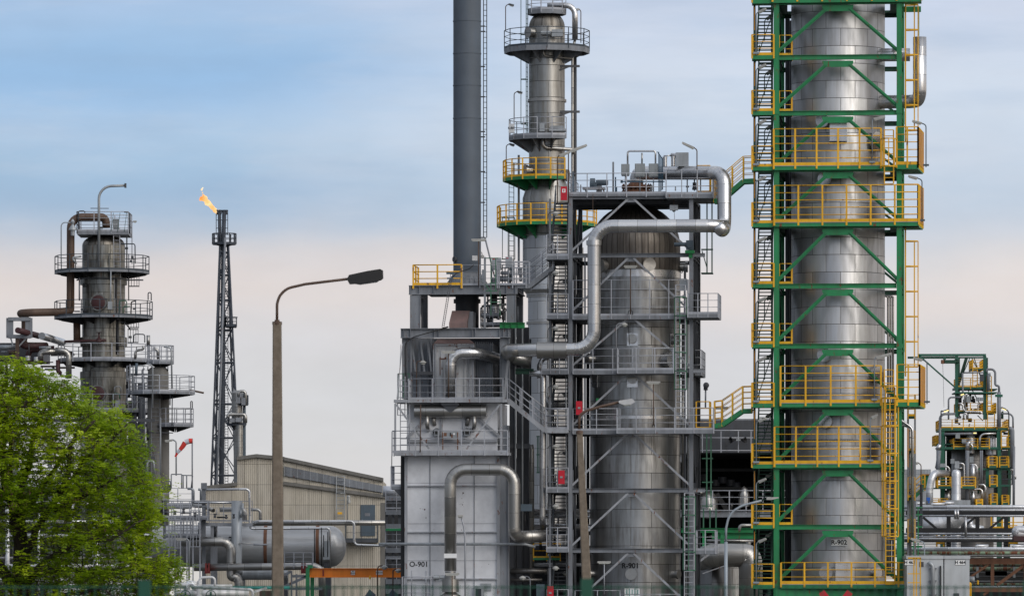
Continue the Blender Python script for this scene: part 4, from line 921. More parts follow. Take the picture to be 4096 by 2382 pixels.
t_ = thing('control_box', 'rust streaked grey control box on the lower furnace deck', 'box', G(Fz(737, 900), -.4)); mb = MB(); fbx(mb, *Fz(662, 660), *Fz(810, 740), -.5, -.3); bx_ = part(t_, 'housing', mb, 'galv'); mb = MB(); fbx(mb, *Fz(660, 672), *Fz(694, 712), -.51, -.5); fbx(mb, *Fz(745, 690), *Fz(765, 735), -.51, -.5); part(bx_, 'rust_patch', mb, 'rust'); mb = MB()
for x in (648, 822): mb.beam(G(Fz(x, 665), -.4), G(Fz(x, 870), -.4), .06, .06)
part(t_, 'stand', mb, 'rust'); mb = MB(); fbx(mb, *Fz(730, 672), *Fz(745, 712), -.52, -.51); part(bx_, 'switch', mb, 'black'); mb = MB(); fbx(mb, *Fz(768, 675), *Fz(792, 697), -.52, -.51); part(bx_, 'label_plate', mb, 'sign_white')
# convection box above the upper deck
mb = MB(); fbx(mb, *E(410, 955), *E(780, 1452), .6, 4.5); cv = part(fu, 'convection_box', mb, 'furnace_old')
mb = MB()
a = [G(E(412, 955), .58), G(E(785, 955), .58), G(E(735, 915), 1.4), G(E(450, 915), 1.4)]; mb.prism(a, BV * .6); part(cv, 'sloped_top', mb, 'duct_pink')
mb = MB()
for x in (415, 432, 742, 772): fbx(mb, *E(x - 6, 955), *E(x + 6, 1450), .5, .6)
for x in (500, 560, 690, 720): fbx(mb, *E(x - 2, 1100), *E(x + 2, 1450), .55, .6)
fbx(mb, *E(440, 965), *E(735, 975), .5, .6); part(cv, 'rib', mb, 'steel_light')
mb = MB(); fbx(mb, *E(470, 1075), *E(530, 1095), .56, .6); fbx(mb, *E(470, 1095), *E(477, 1240), .57, .6); part(cv, 'rust_patch', mb, 'rust')
mb = MB(); fbx(mb, *E(480, 1015), *E(515, 1085), .55, .6); part(cv, 'insulation_patch', mb, 'white_paint')
mb = MB(); fbx(mb, *E(780, 955), *E(950, 1452), 1.3, 4.5)
for k in range(9): fbx(mb, *E(790 + 19 * k, 940), *E(795 + 19 * k, 1452), 1.15, 1.3)
part(fu, 'side_casing', mb, 'steel')
mb = MB(); fbx(mb, *E(135, 905), *E(415, 1452), 2.0, 4.6); part(fu, 'side_casing', mb, 'steel'); mb = MB(); fbx(mb, *E(300, 905), *E(1100, 1475), 5.0, 5.2); part(fu, 'back_sheet', mb, 'steel_dark')
for (x0, x1, b_) in ((130, 172, 0), (205, 222, .5), (280, 300, .9), (355, 372, 1.2), (385, 405, 1.5)):
    mb = MB(); fbx(mb, *E(x0, 905), *E(x1, 1450), b_, b_ + .35); part(fu, 'frame_column', mb, 'steel')
for (x0, x1) in ((215, 255), (295, 335), (365, 395)):
    mb = MB(); mb.beam(G(E(x0, 910), .7), G(E(x1, 1215), .7), .1, .16); part(fu, 'brace', mb, 'steel')
mb = MB(); fbx(mb, *E(220, 1205), *E(410, 1235), .4, .6); part(fu, 'frame_beam', mb, 'steel_dark')
mb = MB(); fbx(mb, *E(1015, 900), *E(1098, 1500), -.1, .25); fbx(mb, *E(1012, 905), *E(1019, 1500), -.2, .3); fbx(mb, *E(1092, 905), *E(1099, 1500), -.2, .3); part(fu, 'frame_column', mb, 'steel')
mb = MB(); mb.beam(G(E(1090, 1060), -.6), G(E(1050, 1480), -.6), .12, .2); part(fu, 'brace', mb, 'steel_light')
mb = MB(); mb.beam(G(E(135, 955), -.3), G(E(85, 1452), -.9), .05, .07); mb.beam(G(E(120, 960), -.3), G(E(100, 1452), -.9), .03, .04); part(fu, 'brace', mb, 'steel_light')
# frame tiers above the furnace
tf = thing('portal_structure', 'two tier grey steel portal frame carrying the dark chimney', 'steel frame', G((1840, 1350), 4))
def gbeam(par, x0, y0, x1, y1, b, w_=.3, mat='steel', nm='beam', stiff=(), depth=False):
    a, c = G((x0, (y0 + y1) / 2), b), G((x1, (y0 + y1) / 2), b); c.z = a.z; h_ = G((x0, y0), b).z - G((x0, y1), b).z
    mb = MB(); mb.ibeam(a, c, w_, h_)
    for s_ in stiff: q = G((s_, (y0 + y1) / 2), b); q.z = a.z; mb.obox(q, AV * .012, BV * (w_ / 2 - .01), UP * (h_ / 2 - .03))
    return part(par, nm, mb, mat)
def gcol(par, x0, y0, x1, y1, b, d=.3, mat='steel', nm='column'):
    mb = MB(); a, c = G((x0, y1), b), G((x1, y1), b); ww = (c - a).length; z1, z0 = G((x0, y0), b).z, G((x0, y1), b).z; m_ = (a + c) / 2; m_.z = 0; zc = UP * (z0 + z1) / 2; hh = UP * (z1 - z0) / 2
    for s_ in (-1, 1): mb.obox(m_ + zc + AV * s_ * (ww / 2 - .012), AV * .012, BV * d / 2, hh)
    mb.obox(m_ + zc - BV * (d * .28), AV * (ww / 2 - .024), BV * .01, hh); return part(par, nm, mb, mat)
st_ = lambda *a: [E(x, 0)[0] for x in a]
gbeam(tf, 1603, 1313, 2042, 1351, -.2, .36, stiff=st_(150, 210, 425, 465, 765, 795, 1010, 1045, 1090)); gbeam(tf, 1610, 1316, 2075, 1349, 6.5, .3, 'steel_dark')
gbeam(tf, 1636, 1141, 2070, 1178, .3, .36, stiff=st_(210, 290, 420, 1075, 1155)); gbeam(tf, 1650, 1143, 2095, 1180, 6.5, .3, 'steel_dark')
for (x0, x1, b_) in ((205, 297, .3), (305, 362, 6.5), (1075, 1158, .3), (1165, 1222, 6.5)): gcol(tf, *E(x0, 518), *E(x1, 818), b_, .32, 'steel' if b_ < 2 else 'steel_dark')
for x in (215, 1110): mb = MB(); a = G(E(x, 470), .5); mb.ibeam(a, a + BV * 5.8, .25, .42); part(tf, 'beam', mb, 'steel_dark'); 
for x in (165, 1060): mb = MB(); a = G(E(x, 860), .1); mb.ibeam(a, a + BV * 6.2, .25, .42); part(tf, 'beam', mb, 'steel_dark')
mb = MB(); mb.beam(G(E(298, 550), .5), G(E(318, 815), 1.0), .1, .14); part(tf, 'brace', mb, 'steel_dark')
a = G(E(300, 435), .5); c = G(E(1160, 435), .5); c.z = a.z; mb = MB(); mb.prism([a - UP * .3, c - UP * .3, c - UP * .3 + BV * 5.7, a - UP * .3 + BV * 5.7], UP * .06); part(tf, 'deck', mb, 'steel_dark')
a = G(E(200, 430), .15); zz = a.z
mb = MB(); q = [G(E(x, 430), .15) for x in (232, 668)]
for k in q: k.z = zz
railing(mb, [q[0] + BV * 2.6, q[0], q[1]], 1.12, 3, 1.2, .034, .14); 
single('yellow_railing', mb, 'yellow', 'yellow railing on the left corner of the chimney deck', 'railing')
mb = MB(); q = [G(E(x, 430), .15) for x in (676, 990, 1250)]
for k in q: k.z = zz
railing(mb, q[:2], 1.1, 3, 1.1, .024, .1); railing(mb, [q[1] + AV * .1, q[2]], 1.1, 3, .6, .024, .1); railing(mb, [q[1] + BV * 3, q[2] + BV * 3], 1.1, 3, .7, .024, .1)
single('grey_railing', mb, 'rail', 'grey railing right of the yellow one on the chimney deck', 'railing')
# things on / around the chimney deck
t_ = thing('pink_hood', 'faded pink angular duct hood below the chimney', 'duct', G(E(665, 812), .6)); a = [G(E(555, 812), .6), G(E(715, 812), .6), G(E(715, 770), .6), G(E(555, 770), .6)]
mb = MB(); mb.prism([G(E(555, 812), .5), G(E(715, 812), .5), G(E(715, 768), .5), G(E(555, 768), .5)], BV * 2.2); mb.prism([G(E(555, 768), .5), G(E(715, 768), .5), G(E(742, 658), 1.1), G(E(582, 658), 1.1)], BV * 1.5); part(t_, 'hood', mb, 'duct_pink')
mb = MB(); fbx(mb, *E(716, 665), *E(772, 812), 1.1, 2.6); part(t_, 'neck', mb, 'steel')
t_ = thing('cable_ladder', 'thin cable ladder slanting down from the yellow railing to the lower frame', 'cable tray', G(E(500, 810), -.4)); mb = MB()
for s_ in (-9, 9): mb.beam(G(E(578 + s_, 330), -.4), G(E(500 + s_, 808), -.4), .03, .05)
for k in range(26): f_ = k / 25; mb.tube(G(E(578 - 9 - 78 * f_, 330 + 478 * f_), -.4), G(E(578 + 9 - 78 * f_, 330 + 478 * f_), -.4), .012, 4)
part(t_, 'tray', mb, 'steel_dark'); mb = MB(); mb.pipe([G(E(778, 245), -.3), G(E(740, 280), -.3), G(E(620, 320), -.4), G(E(575, 370), -.4)], .025, .3, 6); part(t_, 'cable', mb, 'lamp_black'); mb = MB(); mb.pipe([G(E(550, 805), -.5), G(E(250, 890), -.5), G(E(165, 930), -.6), G(E(168, 1300), -.7)], .03, .5, 6); part(t_, 'cable', mb, 'lamp_black'); mb = MB(); mb.pipe([G(E(545, 800), -.52), G(E(240, 895), -.52), G(E(155, 940), -.6), G(E(158, 1250), -.7)], .025, .5, 6); part(t_, 'cable', mb, 'lamp_black'); mb = MB(); fbx(mb, *E(530, 308), *E(595, 328), -.5, -.3); fbx(mb, *E(535, 360), *E(590, 372), -.5, -.3); part(t_, 'floodlight', mb, 'blue_grey')
for nm, lab, x0, y0, x1, y1 in (('switch_box', 'larger grey switch box behind a green gate on the chimney deck', 940, 180, 1022, 290), ('switch_box', 'smaller grey switch box at the right of the chimney deck', 1063, 172, 1120, 272)):
    t_ = thing(nm, lab, 'box', G(E((x0 + x1) / 2, 430), .9)); mb = MB(); fbx(mb, *E(x0, y0), *E(x1, y1), .8, 1.1); bx_ = part(t_, 'housing', mb, 'galv'); mb = MB(); fbx(mb, *E(x0 + 8, y0 + 10), *E(x0 + 28, y0 + 16), .785, .8); part(bx_, 'red_mark', mb, 'red'); mb = MB(); mb.beam(G(E((x0 + x1) / 2, y1), .95), G(E((x0 + x1) / 2, 425), .95), .08, .08); part(t_, 'post', mb, 'galv')
t_ = thing('green_gate', 'dark green ladder frame hanging from the chimney deck', 'ladder', G(E(960, 480), -.5)); mb = MB()
for (x0, y0, x1, y1) in ((932, 185, 932, 700), (975, 185, 975, 480), (885, 185, 1000, 185), (885, 480, 990, 480), (915, 580, 1015, 580), (1015, 480, 1015, 700), (920, 410, 975, 410), (885, 420, 925, 480)): mb.beam(G(E(x0, y0), -.5), G(E(x1, y1), -.5), .05, .05)
part(t_, 'frame', mb, 'ladder_green')
mb = MB(); mb.beam(G(E(878, 175), -.3), G(E(878, 815), -.3), .12, .12); single('mast', mb, 'steel', 'perforated grey mast beside the green ladder frame', 'post')
mb = MB(); mb.beam(G(E(965, 350), .3), G(E(880, 5), 1.5), .06, .08); single('stay_strut', mb, 'steel', 'long slanting strut leaning against the chimney ladder', 'strut')
# big silver pipes of the furnace
t_ = thing('furnace_pipe', 'bright silver pipe rising from the upper furnace deck and bending right', 'pipe', G(E(572, 1640), -.25)); mb = MB()
mb.pipe([G(E(572, 1500), -.25), G(E(572, 1040), -.25), G(E(790, 1040), -.1), G(E(1010, 1095), 1.8)], .31, .75, 20, 8); part(t_, 'run', mb, 'pipe_bright')
singlepipe('furnace_pipe', [G(G_(766, 1160), -1.2), G(Fz(736, 1103), -1.2), G(Fz(1487, 1103), -1.2), G(G_(1542, 735), -1.2), G(G_(1640, 745), -.4), G(G_(1930, 735), 0)], .33, 'pipe_dull', 'large stained silver pipe arching in front of the furnace panels', bend=.85, n=22)
t_ = thing('foot_drum', 'silver drum with valve below the arching furnace pipe', 'valve', G(G_(766, 1465), -1.2)); mb = MB(); q = G(G_(766, 1420), -1.2); mb.rev(q, [(.3, 0), (.46, .02), (.46, .72), (.3, .76), (.3, 1.15)], 22); mb.rev(q, [(.3, 0), (.55, -.15), (.6, -1.2)], 22); part(t_, 'drum', mb, 'pipe_dull'); mb = MB(); mb.rev(G(G_(560, 1238), -1.2), [(0, 0), (.14, 0), (.14, .3), (.09, .35), (.09, .6), (0, .6)], 12, axis=AV); mb.beam(G(G_(600, 1245), -1.2), G(G_(700, 1245), -1.2), .08, .3); part(t_, 'valve_body', mb, 'galv')
mb = MB(); fbx(mb, *G_(688, 948), *G_(842, 1003), -1.56, -1.53); t_ = single('pipe_tag', mb, 'sign_white', 'white banded notice wrapped on the arching furnace pipe', 'sign')
crosslamp('pipe_lamp', 'small batten lamp on a rusty post in front of the drum', G(G_(787, 1480), -2), 1.28, .78); bellamp('deck_lamp', 'rusty gooseneck lamp left behind the upper furnace railing', G(E(262, 1440), -.1), 2.0, AV * .35)
crosslamp('deck_lamp', 'batten lamp on a rusty post at the middle of the upper furnace railing', G(E(550, 1440), -1), 2.5, .76); crosslamp('deck_lamp', 'rusty lamp mast before the right foot of the chimney', G(E(822, 430), -.2), 2.5, .8)
mb = MB(); mb.tube(G(Fz(382, 900), -1), G(Fz(388, 345), -1), .03, 6); single('rusty_post', mb, 'rust_brown', 'thin rusty post standing on the lower furnace deck', 'post')
t_ = thing('slender_lamp', 'slender curved lamp post in front of the furnace panels', 'lamp', W(G_(945, 2550), 280)); mb = MB(); mb.pipe([W(G_(945, 1900), 280), W(G_(945, 800), 280), W(G_(935, 640), 280), W(G_(900, 515), 280)], .045, 2.5, 8); part(t_, 'pole', mb, 'rail'); mb = MB(); q = W(G_(885, 490), 280); mb.obox(q, AV * .13, BV * .16, UP * .05); mb.prism([q + AV * -.12 + UP * -.05 - BV * .1, q + AV * .12 + UP * -.05 - BV * .1, q + AV * .06 - UP * .12 - BV * .1, q - AV * .06 - UP * .12 - BV * .1], BV * .2); part(t_, 'lamp_head', mb, 'lamp_grey')
singlepipe('long_thin_pipe', [G((1515, 2174), -.35), G((2100, 2174), -.35), G((2140, 2186), -.1)], .085, 'galv', 'long thin grey pipe running across the furnace front', bend=.2, n=10)
# left side ladder, small side balcony
t_ = thing('side_ladder', 'caged green and grey ladder on the left flank of the furnace', 'ladder', G((1598, 1820), -.3)); lb, cg = MB(), MB(); ladder(lb, None, G(E(125, 1600), -.2), G(E(125, 1225), -.2), AV * .4, -BV); ladder(lb, None, G(Fz(205, 880), -.6), G(Fz(205, 60), -.6), AV * .5, -BV); part(t_, 'ladder', lb, 'rail')
for x in (100, 145, 195): cg.beam(G(E(x, 1225), -.5), G(E(x, 1450), -.5), .04, .03)
cg.beam(G(E(95, 1225), -.5), G(E(200, 1225), -.5), .04, .04); part(t_, 'safety_cage', cg, 'ladder_green')
t_ = thing('side_balcony', 'small railed balcony on the left edge of the furnace', 'balcony', G((1584, 1955), 1)); z = G(Fz(45, 1300), .5).z; p = [G(Fz(x, 1300), .5) for x in (42, 160)]
for k in p: k.z = z
platform(t_, 'platform', [p[0], p[1], p[1] + BV * 1.5, p[0] + BV * 1.5], .16, 'steel', 'rail', 1.1, 3, [[p[0] + BV * 1.5, p[0], p[1]]], .5, .026)
mb = MB(); mb.prism([p[0] - UP * .17 + AV * .15, p[1] - UP * .17, p[1] - UP * .6], BV * .03); part(t_, 'bracket', mb, 'steel_dark')
singlepipe('edge_downpipe', [G(Fz(60, 660), -.9), G(Fz(52, 660), -.9), G(Fz(50, 1060), -.9)], .025, 'steel_dark', 'thin dark pipe on the left edge of the furnace decks', bend=.1, n=6)
# lower-left caged platform in front of the furnace foot
t_ = thing('foot_platform', 'small railed platform at the lower left foot of the furnace', 'platform', G(G_(350, 1560), -1.5)); z = G(G_(180, 1465), -1.5).z - .25; p = [G(G_(x, 1465), -1.5) for x in (180, 528)]
for k in p: k.z = z
platform(t_, 'platform', [p[0], p[1], p[1] + BV * 1.3, p[0] + BV * 1.3], .15, 'steel', 'rail', 1.3, 3, [[p[0] + BV, p[0], p[1], p[1] + BV]], 1.5, .03)
mb = MB()
for x in (293, 468): mb.tube(G(G_(x, 1155), -.6), G(G_(x, 1465), -.6), .035, 6)
part(t_, 'ladder_rail', mb, 'rail')
# dark columns right of the furnace and the pipes between
rc = thing('column_row', 'tall dark grey steel columns standing between the furnace and the stair tower', 'steel frame', G((2080, 2400), 3))
for (x0, x1, b_, top) in ((1432, 1498, 1.5, -820), (1515, 1580, 3.0, -820), (1592, 1660, 4.4, -560)): gcol(rc, *Fz(x0, top), *Fz(x1, 2900), b_, .3, 'steel_dark')
for y in (800, -150): 
    mb = MB(); fbx(mb, *Fz(1400, y), *Fz(1665, y + 55), 1.3, 1.5); part(rc, 'beam', mb, 'steel_dark')
mb = MB(); fbx(mb, 2062, 1190, 2090, 1300, 4, 4.2); fbx(mb, 2040, 1355, 2125, 1600, 5, 5.1); part(rc, 'wall_sheet', mb, 'steel_dark')
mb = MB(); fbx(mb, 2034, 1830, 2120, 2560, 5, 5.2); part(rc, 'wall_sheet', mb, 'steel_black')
mb = MB()
for x in (1500, 1582): mb.tube(G(Fz(x, -600), 1.2), G(Fz(x, 1900), 1.2), .05, 8)
part(rc, 'conduit', mb, 'galv')
singlepipe('riser_pipe', [G(E(1280, 1222), .6), G(E(1390, 1225), .6), G(E(1405, 1250), .6), G(G_(1885, 540), .6), G(G_(1895, 660), 1.5)], .17, 'pipe_bright', 'silver riser pipe bending over left of the stair tower', bend=.45, n=14)
singlepipe('riser_pipe', [G(S(425, 960), 2.6), G(S(432, 1010), 2.6), G(S(432, 2600), 2.6)], .13, 'pipe_dull', 'thinner silver riser pipe just right of the dark columns', bend=.3, n=12)
singlepipe('riser_pipe', [G(S(522, 180), 3.2), G(S(522, 30), 3.2), G(S(560, -60), 3.2), G(S(900, -60), 3.2)], .14, 'pipe_bright', 'short bent silver pipe behind the big pipe end', bend=.35, n=12)
singlepipe('cross_pipe', [G(S(605, 400), 4), G(S(620, 487), 4), G(S(950, 487), 4)], .25, 'pipe_bright', 'bright horizontal pipe seen through the grey stair tower', bend=.3, n=14)
mb = MB()
for (x, y0, y1) in ((505, 860, 1290),): mb.beam(G(S(x - 8, y0), 1), G(S(x - 8, y1), 1), .05, .05); mb.beam(G(S(x + 10, y0), 1), G(S(x + 10, y1), 1), .05, .05)
for y in (862, 1075, 1285): mb.beam(G(S(485, y), 1), G(S(525, y), 1), .05, .06)
single('green_ladder_frame', mb, 'ladder_green', 'narrow green ladder frame left of the stair tower landings', 'ladder')
for lab, y, r_, mt, x1 in (('upper bright horizontal pipe low between furnace and stair tower', 440, .15, 'pipe_bright', 3200), ('second bright horizontal pipe low between furnace and stair tower', 500, .1, 'pipe_bright', 3200), ('third bright horizontal pipe low between furnace and stair tower', 628, .16, 'pipe_bright', 3200), ('white horizontal pipe below the yellow rail', 1085, .1, 'pipe_white', 3000), ('dark thick horizontal pipe with a round end cap', 1160, .15, 'pipe_dark', 1960), ('dark thin pipe with a pale round end', 1268, .1, 'pipe_dark', 1880)):
    singlepipe('cross_pipe', [G(G_(1775 if y < 1100 else 1500, y), 3.5 if y < 1100 else 1.0), G(G_(x1, y), 3.5 if y < 1100 else 1.0)], r_, mt, lab, n=12)
mb = MB(); a = G(G_(1775, 1000), 2.0); b_ = G(G_(2100, 1000), 2.0); b_.z = a.z; railing(mb, [a, b_], .78, 2, .8, .03, .1); single('yellow_railing', mb, 'yellow', 'low yellow railing between the furnace and the stair tower foot', 'railing')
mb = MB(); mb.beam(G(G_(1775, 1013), 2.0), G(G_(2100, 1013), 2.0), .3, .12); single('green_beam', mb, 'green', 'green beam under the low yellow railing', 'beam')
t_ = thing('loudspeaker', 'dark grey box shaped horn speaker beside the arching furnace pipe', 'loudspeaker', G(G_(1672, 600), .3)); mb = MB(); fbx(mb, *G_(1620, 348), *G_(1755, 432), 0, .3); part(t_, 'housing', mb, 'blue_grey'); mb = MB(); mb.tube(G(G_(1675, 440), .2), G(G_(1670, 610), .2), .03, 6); mb.rev(G(G_(1672, 450), .2), [(0, 0), (.06, 0), (.03, -.15)], 10); part(t_, 'rod', mb, 'steel_black')
mb = MB(); fbx(mb, *G_(1810, 1320), *G_(1905, 1560), -.3, .1); single('floor_cabinet', mb, 'blue_grey', 'dark blue grey cabinet at the foot of the stair tower', 'cabinet')
bellamp('low_lamp', 'gooseneck lamp low beside the dark pipe ends', G(G_(1735, 1560), -.5), 1.5, -AV * .42, pm='steel')
# back clutter seen through the gaps: tall silver column C (slim) and racks
mb = MB(); q = G((2325, 2000), 9); mb.rev(V3(q.x, q.y, 0), [(.13, 0), (.13, G((2325, 990), 9).z), (0, G((2325, 990), 9).z)], 14); single('slim_riser', mb, 'pipe_bright', 'slim bright riser behind the left columns of the R-901 frame', 'pipe')

# =============================================================== C-901 column
YC = 345.0; cc9 = V3((2187.5 - CX) * YC / F, YC, 0); mpx = YC / F
def cz(py): return ZC + (HZ - py) * mpx
cl = thing('distillation_column', 'slender clad column with ring platforms, sign K-901 and a tapered shoulder', 'distillation column', cc9)
rc9 = 72 * mpx; R2 = 97 * mpx; R3 = 76 * mpx
mb = MB(); mb.rev(cc9, [(R3, 0), (R3, cz(1190)), (R3 + .1, cz(1184)), (R3 + .1, cz(1176)), (R2, cz(1160)), (R2, cz(792))], 56); part(cl, 'lower_shell', mb, 'clad_pale')
mb = MB(); mb.rev(cc9, [(R2, cz(940)), (R2 + .005, cz(939)), (R2 + .005, cz(793)), (rc9, cz(712))], 56); part(cl, 'shoulder', mb, 'clad_c901')
mb = MB(); mb.rev(cc9, [(rc9, cz(712)), (rc9, cz(110))], 56); part(cl, 'upper_shell', mb, 'clad_c901')
dp = [(rc9, cz(111))]
for k in range(1, 9): a = math.pi / 2 * k / 9; dp.append((rc9 * (math.cos(a) * .72 + .28), cz(111) + (cz(52) - cz(111)) * math.sin(a)))
mb = MB(); mb.rev(cc9, dp + [(0, cz(50))], 64); part(cl, 'dome', mb, 'clad_old_dome')
mb = MB()
for y in (404, 1184, 1292): 
    r_ = rc9 if y < 700 else R3; mb.rev(cc9, [(r_, cz(y) - .08), (r_ + .1, cz(y) - .08), (r_ + .1, cz(y) + .08), (r_, cz(y) + .08)], 56)
part(cl, 'ring_flange', mb, 'pipe_dull')
mb = MB()
for k, (y, r_) in enumerate(((235, rc9), (942, R2))): 
    pts = [V3(cc9.x + (r_ + .09) * math.cos(2 * math.pi * j / 32), cc9.y + (r_ + .09) * math.sin(2 * math.pi * j / 32), cz(y)) for j in range(33)]; mb.sweep(pts, list(range(33)), .05, 8)
part(cl, 'ring_pipe', mb, 'pipe_dull')
ringdeck(cl, cc9, cz(195), rc9 - .1, 170 * mpx, 1.12, -180, 180, 12, 'steel', 'rail_dark', 8, 1.0, 3, .32, 2)
ringdeck(cl, cc9, cz(44), .1, 76 * mpx, 1.12, -180, 180, 10, 'steel', 'rail', 0, .5, 3, .26, 2)
ringdeck(cl, cc9, cz(551), rc9 - .1, 152 * mpx, 1.12, -240, -60, 8, 'steel', 'rail', 5, 1.0, 3, .22, 2)
ringdeck(cl, cc9, cz(715), rc9 - .1, 174 * mpx, 1.12, -240, -66, 9, 'green', 'yellow', 5, .9, 3, .2, 2, rr=.032)
ringdeck(cl, cc9, cz(897), R2 - .1, 198 * mpx, 1.12, -200, 0, 11, 'green', 'yellow', 6, 1.0, 3, .2, 2, rr=.032)
for pt, rad, dep in ((H(925, 318), .36, .35), (H(1055, 330), .26, .25), (I(540, 325), .38, .4), (I(875, 370), .38, .3)):
    c_ = rc9; p, n = onv(cc9, rc9, min(pt[0], 2255), pt[1]); manway(cl, p, n, rad, dep, 'pipe_dull')
mb = MB(); mb.rev(W(H(1010, 325), YC - 1.6), [(0, 0), (.14, 0), (.14, .6), (0, .6)], 14, axis=V3(1, 0, 0)); mb.obox(W(H(1170, 325), YC - 1.5), V3(.35, 0, 0), V3(0, .2, 0), V3(0, 0, .22)); part(cl, 'valve_box', mb, 'galv')
mb = MB(); mb.obox(W(H(1022, 1245), YC - 1.5), V3(.16, 0, 0), V3(0, .2, 0), V3(0, 0, .26)); mb.obox(W(H(1165, 1255), YC - 1.5), V3(.42, 0, 0), V3(0, .2, 0), V3(0, 0, .16)); mb.rev(W(H(1090, 1275), YC - 1.7), [(0, 0), (.11, 0), (.11, 1.1), (0, 1.1)], 12, axis=V3(1, 0, 0)); part(cl, 'valve_box', mb, 'galv')
mb = MB(); a = W(H(695, 1250), YC - 1.0); mb.obox(W(H(722, 1252), YC - 1.9), V3(.17, -.1, 0), V3(.01, .01, 0), V3(0, 0, .28)); pl = part(cl, 'sign_plate', mb, 'sign_white')
part(pl, 'lettering', text_mb('K-901', .2, W(H(722, 1250), YC - 1.95), V3(.86, -.5, 0), V3(-.5, -.86, 0), bold=.005), 'ink')
mb = MB()
for y in (265, 447): mb.beam(W((2225, y), YC - .8), W((2318, y), YC - .3), .12, .14); mb.beam(W((2240, y + 16), YC - .8), W((2280, y), YC - .6), .06, .1)
part(cl, 'pipe_bracket', mb, 'steel_dark')
t_ = thing('column_downpipe', 'bright silver overhead pipe running down the right side of column K-901', 'pipe', W((2293, 1000), YC - .4)); mb = MB(); mb.pipe([W((2190, 22), YC - .2), W((2300, 22), YC - .4), W((2300, 160), YC - .4)], 11.5 * mpx, .6, 14); part(t_, 'top_bend', mb, 'pipe_bright'); mb = MB(); mb.pipe([W((2300, 160), YC - .4), W((2290, 200), YC - .4), W((2290, 720), YC - .4), W((2290, 1300), YC - .4)], 5.5 * mpx, None, 10); part(t_, 'run', mb, 'pipe_dull')
singlepipe('column_downpipe', [W((2301, 190), YC + .3), W((2301, 1100), YC + .3)], 6 * mpx, 'steel_dark', 'dark thin downpipe right of the silver one beside column K-901')
singlepipe('branch_pipe', [W(H(1035, 440), YC - 1.5), W(H(1035, 545), YC - 1.5), W(H(1310, 572), YC - .6)], .08, 'pipe_dull', 'thin branch pipe below the upper ring platform of column K-901', bend=.2, n=10)
singlepipe('branch_pipe', [W(H(1028, 1320), YC - 1.5), W(H(1028, 1440), YC - 1.5), W(H(1320, 1460), YC - .6), W(H(1330, 1500), YC - .5)], .12, 'pipe_dull', 'branch pipe below the second ring platform of column K-901', bend=.3, n=12)
t_ = thing('caged_ladder', 'dark green caged ladder climbing the left side of column K-901', 'ladder', W((2108, 1100), YC)); lb, cg = MB(), MB()
ladder(lb, cg, W((2108, 560), YC - .3), W((2108, -40), YC - .3), V3(.1, .4, 0), V3(-1, 0, 0), 1, 2.8, hr=.2, strips=3, rr=.02); part(t_, 'ladder', lb, 'green_dark'); part(t_, 'safety_cage', cg, 'green_dark'); lb, cg = MB(), MB(); ladder(lb, cg, W((2046, 1100), YC), W((2046, 730), YC), V3(.3, .3, 0), V3(-1, 0, 0), 1, 2.6, hr=.3, strips=3, rr=.02)
part(t_, 'ladder', lb, 'green_dark'); part(t_, 'safety_cage', cg, 'green_dark')
mb = MB(); mb.beam(W((2075, 1100), YC), W((2075, 620), YC), .14, .14); single('guide_post', mb, 'steel', 'grey post between the green ladder and column K-901', 'post')
cl0 = None
for lab, pt, h_ in (('small dark lamp above the upper ring platform of column K-901, far left', H(665, 300), 1.55), ('small rusty lamp above the second ring platform of column K-901', H(748, 1300), 2.5), ('small dark lamp above the upper yellow ring platform of column K-901', I(305, 250), 1.1)):
    tubelamp('ring_lamp', lab, W(pt, YC - .5), h_ * 1.0, V3(.45, 0, 0), .32, pm='rust_brown', hm='steel_dark', tilt=-.25, lowbox=False, r=.028)
tubelamp('ring_lamp', 'small lamp right of the upper ring platform of column K-901', W(H(1400, 420), YC), 2.0, V3(-.25, 0, 0), .25, pm='rust_brown', hm='lamp_grey', tilt=0, lowbox=False, r=.028)
# =============================================================== left distillation column
YL = 400.0; ml = YL / F; cL = V3((414.7 - CX) * ml, YL, 0)
def lz_(py): return ZC + (HZ - py) * ml
lc = thing('distillation_column', 'rust streaked old column with two round rusty manholes and a curved davit on top', 'distillation column', cL); rl = 86 * ml
mb = MB(); pr = [(rl + .12, 0), (rl + .12, lz_(1517)), (rl + .12, lz_(1517)), (rl + .16, lz_(1517)), (rl + .16, lz_(1487)), (rl, lz_(1485)), (rl, lz_(1385)), (rl + .14, lz_(1384)), (rl + .14, lz_(1350)), (rl, lz_(1347)), (rl, lz_(1140)), (rl + .14, lz_(1139)), (rl + .14, lz_(1112)), (rl, lz_(1110)), (rl, lz_(984))]
mb.rev(cL, pr, 48); part(lc, 'shell', mb, 'clad_old')
mb = MB(); dp = [(rl, lz_(984))]
for k in range(1, 8): a = math.pi / 2 * k / 8; dp.append((rl * (.35 + .65 * math.cos(a)), lz_(984) + (lz_(944) - lz_(984)) * math.sin(a)))
mb.rev(cL, dp + [(.5, lz_(940)), (.5, lz_(930)), (0, lz_(930))], 56); part(lc, 'dome', mb, 'clad_old_dome')
for pt in (A(828, 1065), B(960, 665)):
    p, n = onv(cL, rl, *pt); mb = MB(); mb.rev(p, [(.62, -.3), (.62, .22), (.5, .22)], 24, axis=n); mw = part(lc, 'manhole', mb, 'clad_old'); mb = MB(); mb.rev(p, [(.52, .1), (.52, .24), (.44, .28), (0, .28)], 24, axis=n); part(mw, 'cover', mb, 'maroon')
for pt in (A(720, 922), A(722, 1135)): p, n = onv(cL, rl, *pt); manway(lc, p, n, .16, .22, 'steel_dark')
def cen(x0, x1): return V3(((x0 + x1) / 2 - CX) * ml, YL, 0), (x1 - x0) / 2 * ml
